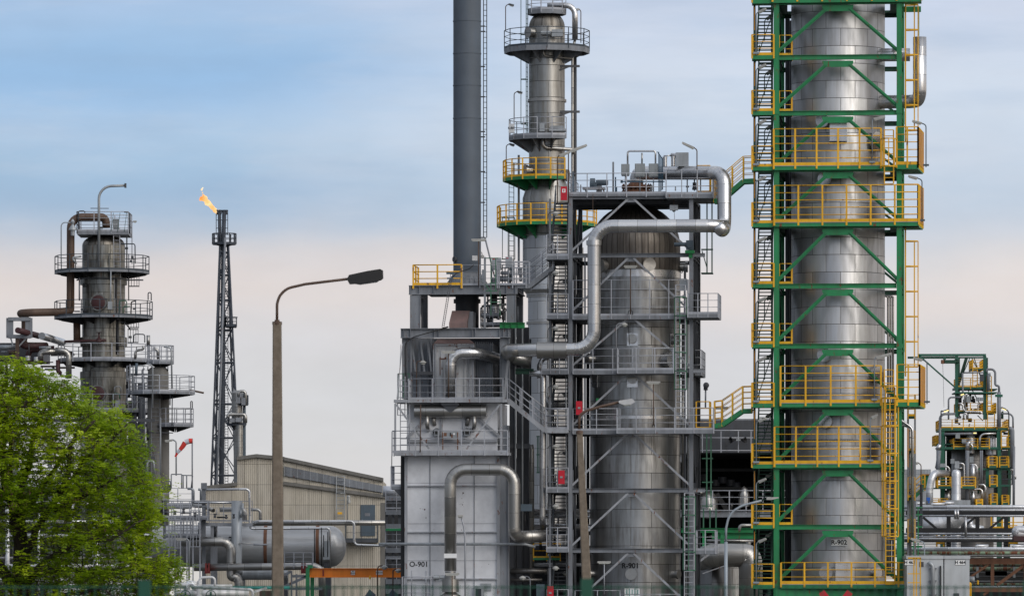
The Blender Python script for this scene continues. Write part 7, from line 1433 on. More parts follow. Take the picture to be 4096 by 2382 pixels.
# green ladder platform left of the rack
gl = thing('caged_platform', 'grey and green caged platform on the left end of the right pipe rack', 'platform', wr2(160, 770, -8)); pp = [wr2(100, 735, -8), wr2(222, 735, -8)]; pp[1].z = pp[0].z; pp += [pp[1] + V3(0, 1.4, 0), pp[0] + V3(0, 1.4, 0)]
platform(gl, 'platform', pp, .14, 'steel_dark', 'rail_dark', 2.3, 5, [[pp[3], pp[0], pp[1], pp[2]]], .5, .03)
mb = MB()
for x in (140, 182): mb.beam(wr2(x, 1080, -8.3), wr2(x, 570, -8.3), .06, .06)
for y in (573, 645, 768, 970): mb.beam(wr2(100, y, -8.3), wr2(225, y, -8.3), .05, .07)
part(gl, 'ladder', mb, 'green')
tubelamp('rack_lamp', 'cobra shaped tube lamp left above the right pipe rack', wr2(212, 570, -8), 3.35 * .75, V3(-.35, 0, 0), .5, pm='rust_brown', tilt=.05, lowbox=False)

# =============================================================== far green unit at the right
YG2 = 520.0; wq2 = lambda x, y, d=0: W(Q(x, y), YG2 + d); wr3 = lambda x, y, d=0: W(Rz(x, y), YG2 + d); pu = YG2 / F / 3.256
gu = thing('process_unit', 'distant green steel process unit with yellow railings and a crane jib on top', 'process unit', V3(wq2(950, 0).x, YG2, 0))
def qb(x0, y0, x1, y1, w_, d=0, mat='green_far', nm='beam', dp=.3): mb = MB(); mb.beam(wq2(x0, y0, d), wq2(x1, y1, d), dp, w_ * pu); return part(gu, nm, mb, mat)
qb(232, 225, 1118, 225, 30); qb(100, 258, 740, 258, 28, 2, 'green_dark'); qb(245, 228, 728, 655, 18, 0, 'green_far', 'brace'); qb(735, 258, 1100, 258, 20, 2, 'green_dark')
for (x, y1) in ((737, 1030), (1104, 1060)): mb = MB(); mb.beam(wq2(x, y1), wq2(x, 240), .3, 25 * pu); part(gu, 'column', mb, 'green_far')
for (x, y1) in ((760, 1030), (1125, 1060)): mb = MB(); mb.beam(wq2(x, y1, 6), wq2(x, 260, 6), .3, 15 * pu); part(gu, 'column', mb, 'green_dark')
for b_ in ((865, 265, 755, 620), (910, 265, 765, 600), (935, 265, 1045, 480), (965, 265, 1080, 600), (905, 670, 820, 860), (935, 670, 1050, 880), (575, 1230, 670, 1420), (1260, 1235, 1165, 1420), (1010, 1010, 1080, 1080)): qb(*b_, 9, 3, 'green_dark', 'brace')
def qdeck(y0, y1, x0, x1, rt=None, rx0=None, rx1=None, n=3, d=0, dep=4, mat='green_far'):
    a, b_ = wq2(x0, y0, d), wq2(x1, y0, d); pp = [a, b_, b_ + V3(0, dep, 0), a + V3(0, dep, 0)]; r_ = None; h_ = 1
    if rt: q0, q1 = wq2(rx0, y0, d), wq2(rx1, y0, d); r_ = [[q0 + V3(0, dep, 0), q0, q1, q1 + V3(0, dep, 0)]]; h_ = (y0 - rt) * pu
    return platform(gu, 'platform', pp, (y1 - y0) * pu, mat, 'yellow', h_, n, r_, 1.1, .031)
qdeck(640, 668, 725, 1112, 525, 750, 1090, 4); qdeck(705, 722, 718, 1262, d=-.5); qdeck(662, 676, 1112, 1268); qdeck(955, 972, 750, 1250, 848, 752, 1085); qdeck(400, 415, 942, 1090, 285, 948, 1086); qdeck(958, 985, 1130, 1250, 850, 1130, 1250)
qdeck(1170, 1210, 532, 1412, 1065, 532, 1410, dep=6); qdeck(1420, 1450, 535, 1305, 1312, 700, 1165, dep=6); qdeck(1375, 1395, 465, 700, 1268, 465, 500, d=1); qdeck(1425, 1445, 1305, 1440, 1275, 1320, 1440, d=1)
mb = MB(); mb.box(wq2(1240, 770, -.6), wq2(1335, 738, -.4)); part(gu, 'beam', mb, 'green_far')
for x in (552, 1287): mb = MB(); q = wq2(x, 1210, .2); mb.beam(V3(q.x, q.y, 0), q, .4, 34 * pu); part(gu, 'column', mb, 'green_far')
for x in (565, 1300): mb = MB(); q = wq2(x, 1210, 6); mb.beam(V3(q.x, q.y, 0), q, .4, 30 * pu); part(gu, 'column', mb, 'green_dark')
for (x, ya) in ((1420, 1200),): mb = MB(); q = wq2(x, ya, 2); mb.beam(V3(q.x, q.y, 0), q, .2, .2); part(gu, 'column', mb, 'green_dark')
lb = MB()
for (x0, x1, y0, y1) in ((948, 1008, 415, 640), (1130, 1190, 500, 960), (1140, 1232, 975, 1170), (1318, 1412, 1210, 1420)): ladder(lb, None, wq2((x0 + x1) / 2, y1, -.2), wq2((x0 + x1) / 2, y0, -.2), V3((x1 - x0) * pu, 0, 0), V3(0, -1, 0), rr=.04, rung=.45)
part(gu, 'ladder', lb, 'yellow')
hs = thing('hoist', 'green electric hoist with an orange end box hanging from the far crane jib', 'hoist', wq2(680, 340, -.6)); mb = MB(); mb.box(wq2(575, 332, -1), wq2(720, 292, -.2)); mb.rev(wq2(720, 310, -.6), [(0, 0), (.14, 0), (.14, .36), (0, .36)], 12, axis=V3(1, 0, 0)); mb.rev(wq2(720, 310, -.6), [(.2, -.1), (.24, 0), (.2, .25)], 12, axis=V3(1, 0, 0)); part(hs, 'motor', mb, 'green_dark')
mb = MB(); mb.box(wq2(540, 335, -1), wq2(574, 291, -.3)); part(hs, 'end_box', mb, 'rust'); mb = MB()
for x in (582, 750): mb.rev(wq2(x, 270, -.9), [(0, 0), (.14, 0), (.14, .3), (0, .3)], 14, axis=V3(0, 1, 0))
part(hs, 'trolley_wheel', mb, 'green_far'); mb = MB(); mb.pipe([wq2(556, 335, -.6), wq2(565, 600, -.6), wq2(572, 905, -.6)], .018, 2, 5); part(hs, 'chain', mb, 'steel_dark')
# vessels and pipes of the far unit
for (lab, x0, x1, ytop, mt, d) in (('dark wide vessel inside the distant green unit', 600, 1290, 1300, 'pipe_dark', 3.5),):
    c_ = wq2((x0 + x1) / 2, 0, d); r_ = (x1 - x0) / 2 * pu * .8; zt_ = wq2(0, ytop, d).z; mb = MB(); mb.rev(V3(c_.x, c_.y, 0), [(r_, 0), (r_, zt_ - 1.2), (r_ * .8, zt_ - .4), (r_ * .4, zt_), (0, zt_)], 40); single('process_vessel', mb, mt, lab, 'vessel')
for i, (x, y, r_, lab) in enumerate(((920, 1310, 60, 'white rounded vessel head behind the yellow railing of the far unit'), (1180, 1330, 70, 'pale rounded vessel head at the right of the far unit'), (1020, 640, 45, 'small silver vessel on the upper deck of the far unit'))):
    mb = MB(); q = wq2(x, y, 1.5); rr_ = r_ * pu; mb.rev(q, [(rr_, -1.4 if i < 2 else -.2), (rr_, 0), (rr_ * .85, rr_ * .5), (rr_ * .5, rr_ * .85), (0, rr_)], 24); single('vessel_head', mb, 'pipe_white' if i < 2 else 'pipe_dull', lab, 'vessel')
fp = [([(1130, 450), (1130, 410), (1240, 410), (1240, 620), (1290, 625), (1290, 710)], .15, 'galv', 'grey pipe stepping down the upper right of the far unit'), ([(1150, 690), (1150, 480), (1180, 480)], .22, 'galv', 'short thick grey pipe at the upper right of the far unit'),
      ([(1290, 1165), (1290, 705)], .26, 'galv', 'straight thick grey riser at the right of the far unit'), ([(720, 775), (632, 775), (632, 1060)], .12, 'steel', 'thin grey pipe stepping down left of the far unit'), ([(815, 455), (820, 770), (720, 775)], .12, 'steel', 'thin grey pipe between the upper columns of the far unit'), ([(830, 455), (1090, 452)], .1, 'steel', 'thin horizontal pipe near the top of the far unit'),
      ([(720, 990), (520, 992), (520, 1390), (490, 1440), (488, 1600), (470, 1700)], .17, 'galv', 'grey riser pipe along the left edge of the far unit'), ([(1310, 985), (1472, 987), (1472, 1180)], .12, 'steel', 'thin pipe stepping down right of the far unit'), ([(1420, 1180), (1462, 1190), (1465, 1700)], .3, 'galv', 'thick grey pipe down the right edge of the far unit'),
      ([(575, 1252), (1000, 1245)], .16, 'galv', 'horizontal grey pipe across the middle of the far unit'), ([(1040, 1420), (1040, 1252), (1250, 1245)], .14, 'pipe_white', 'white hooked pipe in the middle of the far unit'), ([(760, 855), (820, 858), (825, 960), (1060, 965), (1065, 990)], .14, 'pipe_bright', 'bright stepped pipe on the third deck of the far unit'),
      ([(845, 960), (845, 740), (880, 735)], .14, 'pipe_white', 'white upright pipe below the upper deck of the far unit'), ([(870, 1060), (868, 985), (830, 985), (828, 1060)], .12, 'pipe_white', 'small white hoop pipe of the far unit'), ([(480, 1460), (525, 1390)], .3, 'pipe_bright', 'slanting silver pipe end at the left of the far unit'), ([(875, 1465), (885, 1380), (910, 1355)], .3, 'pipe_bright', 'curved silver pipe end in the middle of the far unit'), ([(945, 1465), (940, 1375), (810, 1368)], .16, 'pipe_bright', 'small silver elbow before the lower railing of the far unit')]
for pa, r_, mt, lab in fp: singlepipe('unit_pipe', [wq2(x, y, -.4) for x, y in pa], r_ * .72, {'pipe_white': 'pipe_bright', 'galv': 'steel'}.get(mt, mt), lab, bend=.5, n=10)
for i, (x, y, w_, h_) in enumerate(((888, 800, 26, 40), (750, 1280, 28, 30), (832, 1340, 28, 22), (1015, 800, 20, 25), (1065, 800, 20, 22), (1065, 520, 24, 45))): mb = MB(); q = wq2(x, y, -.3); mb.obox(q, V3(w_ * pu, 0, 0), V3(0, .3, 0), V3(0, 0, h_ * pu)); single('unit_box', mb, 'box_grey' if i != 5 else 'steel_dark', ('grey box under the upper deck of the far unit', 'grey box left below the middle deck of the far unit', 'small pale box at the lower railing of the far unit', 'left small dark box on the third deck of the far unit', 'right small dark box on the third deck of the far unit', 'dark box beside the top right column of the far unit')[i], 'box')
for i, (x, y, dx) in enumerate(((560, 960, 70), (1320, 910, 60), (780, 740, 50), (945, 1232, 50))):
    t_ = thing('unit_lamp', ('lit yellow tube lamp left of the far unit middle deck', 'lit yellow tube lamp right of the far unit middle deck', 'lit yellow tube lamp under the upper deck of the far unit', 'lit yellow tube lamp below the main deck of the far unit')[i], 'lamp', wq2(x, y + 40, -.5)); mb = MB(); sl_ = (-25, 25, -15, 0)[i]; mb.beam(wq2(x, y - 6, -.5), wq2(x + dx, y - 6 + sl_, -.5), .2, .1); hd_ = part(t_, 'lamp_head', mb, 'steel_dark'); mb = MB(); mb.beam(wq2(x + 12, y + 3, -.5), wq2(x + dx, y + 3 + sl_, -.5), .12, .14); part(hd_, 'tube', mb, 'tube_on')
    if i < 2: mb = MB(); mb.pipe([wq2(535 if i == 0 else 1418, 1165, -.5), wq2(535 if i == 0 else 1418, 945, -.5), wq2(x, y, -.5)], .06, .5, 6); part(t_, 'pole', mb, 'steel_dark')
# lower half of the far unit (between main deck and the rack)
def rb(x0, y0, x1, y1, w_, mat='green_far', d=0, nm='beam'): mb = MB(); mb.beam(wr3(x0, y0, d), wr3(x1, y1, d), .3, w_ * YG2 / F / 2.518); return part(gu, nm, mb, mat)
rb(785, 188, 1100, 190, 18); rb(850, 355, 1105, 355, 20); rb(230, 385, 760, 370, 14, d=-2); rb(880, 190, 880, 350, 14, nm='column'); rb(998, 0, 998, 540, 26, nm='column'); rb(1105, 160, 1100, 540, 10, 'green_dark', 2, 'column')
def rdeck(x0, x1, y, rt, d=0):
    a, b_ = wr3(x0, y, d), wr3(x1, y, d); pp = [a, b_, b_ + V3(0, 2, 0), a + V3(0, 2, 0)]; platform(gu, 'platform', pp, .25, 'green_far', 'yellow', (y - rt) * YG2 / F / 2.518, 3, [[pp[3], pp[0], pp[1], pp[2]]], .9, .042)
for a_ in ((378, 520, 358, 268, -2.5), (620, 760, 358, 268, -2.5), (893, 978, 152, 62, -.5), (1003, 1095, 152, 62, -.5), (905, 978, 345, 250, -.5), (915, 978, 525, 435, -.5), (305, 480, 535, 485, -3), (770, 830, 535, 490, -3), (1030, 1095, 525, 450, -.5)): rdeck(*a_)
lb = MB(); ladder(lb, None, wr3(1060, 345, 0), wr3(1060, 180, 0), V3(1.3, 0, 0), V3(0, -1, 0), rr=.05, rung=.42); part(gu, 'ladder', lb, 'rail_dark')
k3 = YG2 / F / 2.518
dk = thing('bent_duct', 'fat white duct arching down at the left of the far unit', 'duct', wr3(300, 560, -4)); mb = MB(); mb.pipe([wr3(297, 600, -4), wr3(297, 390, -4), wr3(330, 225, -4), wr3(470, 235, -2)], 36 * k3, 2.6, 26, 9); part(dk, 'run', mb, 'pipe_white')
dk = thing('upright_duct', 'fat white upright duct with a rounded top in the middle of the far unit', 'duct', wr3(566, 560, -4)); q = wr3(566, 600, -4); rr_ = 47 * k3; zt_ = wr3(0, 235, -4).z; mb = MB(); mb.rev(V3(q.x, q.y, 0), [(rr_, 0), (rr_, zt_), (rr_ * .93, zt_ + rr_ * .4), (rr_ * .7, zt_ + rr_ * .75), (rr_ * .4, zt_ + rr_ * .95), (0, zt_ + rr_)], 26); part(dk, 'run', mb, 'pipe_white')
mb = MB(); mb.obox(wr3(566, 525, -5), V3(1.25, 0, 0), V3(0, 1, 0), V3(0, 0, .22)); part(dk, 'base', mb, 'galv')
for pa, r_, mt, lab in (([(395, 0), (385, 110), (380, 300)], .28, 'galv', 'grey riser at the left column of the far unit'), ([(678, 0), (678, 540)], .26, 'galv', 'grey upright pipe right of the white upright duct'), ([(590, 130), (645, 132), (650, 388), (750, 392), (830, 385), (830, 480)], .14, 'pipe_white', 'long white stepped pipe of the far unit'), ([(700, 140), (765, 142), (778, 180), (780, 375)], .12, 'pipe_white', 'thin white pipe right of the stepped pipe'), ([(735, 140), (735, 330)], .3, 'pipe_bright', 'thick bright pipe right of the white upright duct'), ([(365, 160), (500, 158), (495, 250)], .14, 'pipe_bright', 'small bright pipe loop over the arched white duct'), ([(785, 345), (845, 345), (862, 370), (860, 500)], .14, 'pipe_white', 'white pipe stepping down at the right of the far unit'), ([(812, 0), (812, 340)], .1, 'steel', 'thin grey riser before the dark vessel, left'), ([(828, 0), (828, 340)], .1, 'steel', 'thin grey riser before the dark vessel, right'), ([(1148, -40), (1145, 550)], .17, 'galv', 'straight riser at the right edge of the far unit'), ([(1110, 200), (1140, 190), (1145, 250), (1162, 262), (1160, 290)], .14, 'pipe_dull', 'small twisted pipe at the right edge of the far unit'), ([(730, 410), (742, 540)], .28, 'pipe_bright', 'short bright cone pipe low in the far unit'), ([(480, 540), (482, 400)], .4, 'pipe_dull', 'dull upright pipe between the two white ducts')):
    singlepipe('unit_pipe', [wr3(x, y, -1.5) for x, y in pa], r_ * .72, {'pipe_white': 'pipe_bright', 'galv': 'steel'}.get(mt, mt), lab, bend=.5, n=10)
for i, (x, y, w_, h_, mt) in enumerate(((430, 150, 28, 18, 'box_grey'), (528, 108, 18, 24, 'box_grey'), (718, 92, 20, 30, 'box_grey'), (572, 145, 22, 36, 'galv'))): mb = MB(); q = wr3(x, y, -3); mb.obox(q, V3(w_ * k3, 0, 0), V3(0, .3, 0), V3(0, 0, h_ * k3)); single('unit_box', mb, mt, ('flat grey box above the arched white duct', 'small grey box left above the upright white duct', 'grey box right above the upright white duct', 'pale box standing on the upright white duct')[i], 'box')
mb = MB(); mb.obox(wr3(285, 490, -6), V3(.16, 0, 0), V3(0, .15, 0), V3(0, 0, .16)); mb.obox(wr3(290, 508, -6), V3(.07, 0, 0), V3(0, .1, 0), V3(0, 0, .2)); single('blue_valve', mb, 'blue', 'bright blue valve cover on the arched white duct', 'valve')
mb = MB(); mb.box(W(Rz(-60, 700), 560), W(Rz(310, 190), 560) + V3(0, 8, 0)); t_ = single('grey_hall', mb, 'corrugated_grey', 'pale corrugated grey building left behind the far unit', 'building')
gh = thing('green_booth', 'small green booth with a yellowish lit roof strip before the grey building', 'booth', wr3(257, 385, 2)); mb = MB(); mb.box(wr3(218, 385, 2), wr3(296, 250, 2) + V3(0, 2, 0)); part(gh, 'walls', mb, 'green'); mb = MB(); mb.box(wr3(215, 250, 1.8), wr3(298, 238, 1.8) + V3(0, 2.2, 0)); part(gh, 'roof', mb, 'yellow_deep')
mb = MB(); railing(mb, [wr3(140, 450, 0), wr3(215, 385, 0), wr3(250, 385, 0)], 1.3, 3, .9, .05, .1); single('yellow_stair_rail', mb, 'yellow', 'yellow sloping stair rail left of the green booth', 'railing')
mb = MB(); mb.beam(wr3(140, 470, 0), wr3(225, 395, 0), .5, .35); single('green_stair', mb, 'green', 'green sloping stair stringer left of the green booth', 'stair')
singlepipe('edge_riser', [W(Rz(125, 540), 315), W(Rz(122, 110), 315), W(Rz(100, 60), 315)], .12, 'galv', 'grey riser right beside the green tower above the rack', bend=.3, n=10)

# =============================================================== street lamps
YL1 = 112.0; w1 = lambda x, y: W((x, y), YL1)
sl = thing('street_lamp', 'tall tapered concrete street lamp with a rusty curved arm and black head', 'street lamp', V3(w1(1112, 0).x, YL1, 0)); mb = MB()
zt_ = w1(0, 1290).z; q = V3(w1(1112, 0).x, YL1, 0)
def sq(mb, c0, z0, h0, c1_, z1, h1):
    i = len(mb.v); ch = .22
    for c_, z, h_ in ((c0, z0, h0), (c1_, z1, h1)):
        for (a, b_) in ((-1, -1 + ch), (-1 + ch, -1), (1 - ch, -1), (1, -1 + ch), (1, 1 - ch), (1 - ch, 1), (-1 + ch, 1), (-1, 1 - ch)): mb.v.append(V3(c_.x + a * h_, c_.y + b_ * h_, z))
    for k in range(8): mb.face((i + k, i + (k + 1) % 8, i + 8 + (k + 1) % 8, i + 8 + k))
    mb.face([i + k for k in range(8)][::-1]); mb.face([i + 8 + k for k in range(8)])
sq(mb, q, 0, .135, V3(w1(1108.5, 0).x, YL1, 0), zt_, .088); part(sl, 'pole', mb, 'concrete')
mb = MB(); mb.rev(V3(w1(1108.5, 0).x, YL1, zt_), [(.1, -.04), (.1, .02), (.05, .03), (.05, .06)], 16); part(sl, 'collar', mb, 'rust_brown')
mb = MB(); ap = [(1108, 1290), (1108, 1215), (1118, 1180), (1150, 1152), (1220, 1136), (1310, 1125), (1392, 1115)]; mb.pipe([w1(*p) for p in ap], .028, .3, 10); part(sl, 'arm', mb, 'rust_brown')
hp = [(1388, 1117), (1396, 1100), (1470, 1084), (1520, 1076), (1532, 1082), (1533, 1112), (1524, 1120), (1450, 1132), (1398, 1136)]
mb = MB(); mb.prism([w1(*p) - V3(0, .1, 0) for p in hp], V3(0, .2, 0)); hd_ = part(sl, 'lamp_head', mb, 'lamp_black')
mb = MB(); mb.prism([w1(*p) - V3(0, .08, 0) for p in ((1410, 1133), (1520, 1119), (1508, 1128), (1440, 1138))], V3(0, .16, 0)); part(hd_, 'lens', mb, 'steel_dark')
Y3 = 150.0; w3 = lambda x, y: W((x, y), Y3)
sl = thing('street_lamp', 'leaning concrete street lamp with rusty arm and pale head before R-901', 'street lamp', V3(w3(2352, 0).x, Y3, 0)); mb = MB(); a, b_ = w3(2353, 2460), w3(2318, 1727); a2 = a + (a - b_) * (a.z / (b_.z - a.z)) if False else a
dirn = (b_ - a); base = a - dirn * (a.z / dirn.z); sq(mb, V3(base.x, Y3, 0), 0, .16, V3(b_.x, Y3, 0), b_.z, .078); part(sl, 'pole', mb, 'concrete')
mb = MB(); mb.rev(V3(b_.x, Y3, b_.z), [(.1, -.05), (.1, .03), (.05, .05)], 14); part(sl, 'collar', mb, 'rust_brown')
mb = MB(); mb.pipe([w3(*Lz(312, 215)), w3(*Lz(312, 130)), w3(*Lz(325, 105)), w3(*Lz(360, 80)), w3(*Lz(480, 45)), w3(*Lz(610, 14))], .038, .3, 10); part(sl, 'arm', mb, 'rust_brown')
hp = [Lz(605, 12), Lz(612, 2), Lz(670, -6), Lz(705, -12), Lz(722, -2), Lz(730, 14), Lz(700, 32), Lz(640, 34), Lz(612, 22)]
mb = MB(); mb.prism([w3(*p) - V3(0, .14, 0) for p in hp], V3(0, .28, 0)); hd_ = part(sl, 'lamp_head', mb, 'white_paint'); mb = MB(); mb.prism([w3(*p) - V3(0, .12, 0) for p in (Lz(640, 33), Lz(712, 22), Lz(700, 36), Lz(655, 42))], V3(0, .24, 0)); part(hd_, 'lens', mb, 'lens')
Y4 = 200.0; w4 = lambda x, y: W(Lz(x, y), Y4)
sl = thing('street_lamp', 'pale grey curved steel street lamp in front of the open shed', 'street lamp', V3(w4(1412, 0).x, Y4, 0)); mb = MB(); c_ = V3(w4(1412, 0).x, Y4, 0); mb.pipe([c_, w4(1412, 1060)], .062, None, 12); part(sl, 'pole', mb, 'pole_grey')
mb = MB(); mb.pipe([w4(1412, 1062), w4(1412, 960), w4(1430, 880), w4(1470, 825), w4(1530, 790), w4(1600, 770), w4(1680, 750)], .042, .5, 10); part(sl, 'arm', mb, 'pole_grey')
mb = MB(); w5 = lambda x, y: W(O(x, y), Y4); mb.prism([w5(*p) - V3(0, .13, 0) for p in ((203, 778), (212, 770), (288, 769), (292, 775), (240, 788), (205, 788))], V3(0, .26, 0)); part(sl, 'lamp_head', mb, 'lamp_grey')
mb = MB(); q = W(K(1640, 1290), 325); mb.tube(q, W(K(1642, 1080), 325), .05, 8); t_ = thing('siren_post', 'grey post with a round dark siren above the mid height deck right of R-901', 'siren', q); part(t_, 'post', mb, 'steel'); mb = MB(); mb.rev(W(K(1645, 1075), 325) - V3(0, .1, 0), [(0, 0), (.16, 0), (.18, .15), (.1, .2), (0, .2)], 14, axis=V3(0, -1, 0)); mb.obox(W(K(1642, 1095), 325), V3(.12, 0, 0), V3(0, .12, 0), UP * .16); part(t_, 'siren', mb, 'steel_dark')
crosslamp('bridge_lamp', 'batten lamp left of the lower yellow bridge', W(K(1795, 1480), 303), 1.12 * .95, .75)

# =============================================================== foreground fence (out of focus)
fe = thing('mesh_fence', 'blurred green welded mesh fence in the foreground along the bottom edge', 'fence', V3(0, 31, 0)); YFn = 31.0; ftop = ZC + (HZ - 2338) * YFn / F
mb = MB(); x0f, x1f = -6.5, 6.5
z = ftop
for k in range(9):
    zz = ftop - .012 - k * .2
    for s_ in (-1, 1): mb.tube(V3(x0f, YFn + s_ * .007, zz), V3(x1f, YFn + s_ * .007, zz), .004, 4)
nw = int((x1f - x0f) / .05)
for k in range(nw): x = x0f + k * .05; mb.beam(V3(x, YFn, .05), V3(x, YFn, ftop), .006, .006)
part(fe, 'mesh_panel', mb, 'fence_green')
dx_ = (2347 - 580) * YFn / F
for k in range(-2, 4):
    x = (580 - CX) * YFn / F + k * dx_; top = ZC + (HZ - (2318 if k != 1 else 2312)) * YFn / F; mb = MB(); mb.box(V3(x - .034, YFn - .05, 0), V3(x + .034, YFn - .01, top)); part(fe, 'post', mb, 'fence_green')

# =============================================================== the tree
YT2 = 140.0; mt_ = YT2 / F; rt_g = random.Random(21)
wt3 = lambda x, y, d=0: V3((x - CX) * mt_, YT2 + d, ZC + (HZ - y) * mt_)
poly = [B(-700, 420), B(-300, 320), B(0, 300), B(190, 310), B(330, 405), B(480, 475), B(560, 440), B(700, 500), B(790, 530), B(880, 680), B(990, 750), B(1140, 765), B(1260, 900), B(1400, 1000), B(1425, 1270), B(1400, 1400), Cz(1450, 150), Cz(1560, 270), Cz(1665, 400), Cz(1640, 640), Cz(1560, 760), Cz(1620, 940), Cz(1720, 1000), Cz(1880, 1180), Cz(1780, 1380), Cz(1650, 1480), (560, 2480), (200, 2500), (-300, 2480), (-420, 2100), (-400, 1700)]
def inside(x, y):
    c_ = False; j = len(poly) - 1
    for i in range(len(poly)):
        xi, yi = poly[i]; xj, yj = poly[j]
        if (yi > y) != (yj > y) and x < (xj - xi) * (y - yi) / (yj - yi) + xi: c_ = not c_
        j = i
    return c_
def edged(x, y):
    best = 1e9; j = len(poly) - 1
    for i in range(len(poly)):
        x0, y0 = poly[j]; x1, y1 = poly[i]; dx, dy = x1 - x0, y1 - y0; t_ = max(0, min(1, ((x - x0) * dx + (y - y0) * dy) / (dx * dx + dy * dy))); best = min(best, math.hypot(x - x0 - t_ * dx, y - y0 - t_ * dy)); j = i
    return best
tr = thing('tree', 'broad bright green locust tree with dark hanging pods at the lower left', 'tree', V3((100 - CX) * mt_, YT2, 0))
root = V3((110 - CX) * mt_, YT2, 0)
# main limbs traced as node graph in pixels
nodes = []
def limb(pts, r0, r1):
    P = [wt3(x, y, d) for (x, y, d) in pts]; n = len(P); mb = MB(); rr_ = [r0 + (r1 - r0) * k / (n - 1) for k in range(n)]
    out = []; orad = []
    for k in range(n - 1):
        for j in range(4):
            t_ = j / 4; q = P[k].lerp(P[k + 1], t_); q += V3(noise.noise(q * 2.1), noise.noise(q * 2.1 + V3(9, 0, 0)), noise.noise(q * 2.1 + V3(0, 9, 0))) * .07; out.append(q); orad.append(rr_[k] + (rr_[k + 1] - rr_[k]) * t_)
    out.append(P[-1]); orad.append(rr_[-1]); 
    for q, r_ in zip(out, orad): nodes.append((q, r_))
    mb.sweep(out, list(range(len(out))), orad, 9); return mb
tb = MB()
def addlimb(*a):
    m_ = limb(*a); o = len(tb.v); tb.v.extend(m_.v); tb.f += [tuple(i + o for i in f_) for f_ in m_.f]; tb.sm += m_.sm; tb.uv += m_.uv
zb = HZ + ZC / mt_
addlimb([(90, zb, 0), (85, 2420, 0), (80, 2300, 0), (95, 2200, 0)], .26, .20)
addlimb([(80, 2330, 0), (75, 2180, 0), (58, 2080, .3), (30, 2000, .4), (-20, 1850, .8), (-40, 1650, 1.0)], .15, .04)
addlimb([(92, 2210, 0), (66, 2120, -.2), (50, 2040, -.2), (45, 1960, -.3), (20, 1800, -.4), (35, 1640, -.6), (60, 1530, -.5)], .15, .03)
addlimb([(95, 2200, 0), (75, 2050, .2), (90, 1920, .3), (120, 1800, .3), (150, 1680, .4), (210, 1560, .6)], .14, .03)
addlimb([(45, 1960, -.3), (60, 1700, -1), (130, 1610, -1.4), (220, 1590, -1.7)], .06, .02)
addlimb([(100, 2230, 0), (150, 2120, -.6), (235, 2010, -1), (285, 1900, -1.3), (300, 1790, -1.5), (400, 1690, -1.8)], .11, .03)
addlimb([(235, 2040, -1), (330, 2000, -1.5), (400, 1960, -1.8), (520, 1900, -2)], .07, .02)
addlimb([(240, 1990, -1), (300, 1900, .2), (400, 1840, .6), (520, 1760, 1)], .06, .02)
addlimb([(75, 2380, 0), (130, 2300, .5), (250, 2270, 1), (380, 2290, 1.4), (560, 2250, 1.8), (650, 2200, 2)], .09, .02)
addlimb([(95, 2320, 0), (200, 2240, -1), (330, 2160, -1.6), (470, 2160, -2), (600, 2080, -2.1)], .09, .02)
addlimb([(60, 2350, 0), (-60, 2200, .5), (-200, 2050, .8), (-300, 1850, 1)], .16, .04)
addlimb([(90, 2050, .2), (180, 1900, 1.4), (260, 1760, 2), (330, 1640, 2.2)], .08, .02)
addlimb([(300, 1900, .2), (350, 1830, -.6), (430, 1790, -1), (520, 1700, -1)], .06, .02)
addlimb([(240, 2380, -1.5), (360, 2370, -1.7), (420, 2355, -2), (470, 2380, -2)], .05, .03)
# clump centres
cl_ = []; tries = 0
while len(cl_) < 2050 and tries < 50000:
    tries += 1; x = rt_g.uniform(-420, 760); y = rt_g.uniform(1410, 2480)
    if not inside(x, y): continue
    e = edged(x, y)
    if e < 12 + 34 * max(0, noise.noise(V3(x * .018, y * .018, 8.1)) + .08): continue
    dm = min(2.6, .5 + e * .014); q = wt3(x, y, rt_g.uniform(-dm, dm))
    if noise.noise(V3(x * .014, y * .017, 3.3)) < -.12 and rt_g.random() < .85: continue
    if y > 2050 and x < 220 and rt_g.random() < .5: continue
    cl_.append((q, e))
# connect clumps to limbs by curved twigs
for q, e in cl_:
    best = min(nodes, key=lambda n_: (n_[0] - q).length + (0.6 if n_[0].z > q.z + .3 else 0)); p0 = best[0]
    if (p0 - q).length > 3.2: continue
    mid = p0.lerp(q, .5) + V3(rt_g.uniform(-.1, .1), rt_g.uniform(-.1, .1), rt_g.uniform(-.02, .2)); r0 = min(best[1] * .5, .018); tb.sweep([p0, p0.lerp(mid, .6), mid, mid.lerp(q, .6), q], [0, 1, 2, 3, 4], [r0, r0 * .8, r0 * .65, r0 * .5, .006], 5)
    if rt_g.random() < .5: nodes.append((mid, .02))
part(tr, 'trunk', tb, 'bark')
lv = []; lf = []; pv = []; pf = []
def leafquad(V, Fc, c, d, n, ln, wd):
    s_ = d.cross(n).normalized() * wd / 2; i = len(V); V += [c, c + d * ln * .45 + s_, c + d * ln, c + d * ln * .45 - s_]; Fc.append((i, i + 1, i + 2, i + 3))
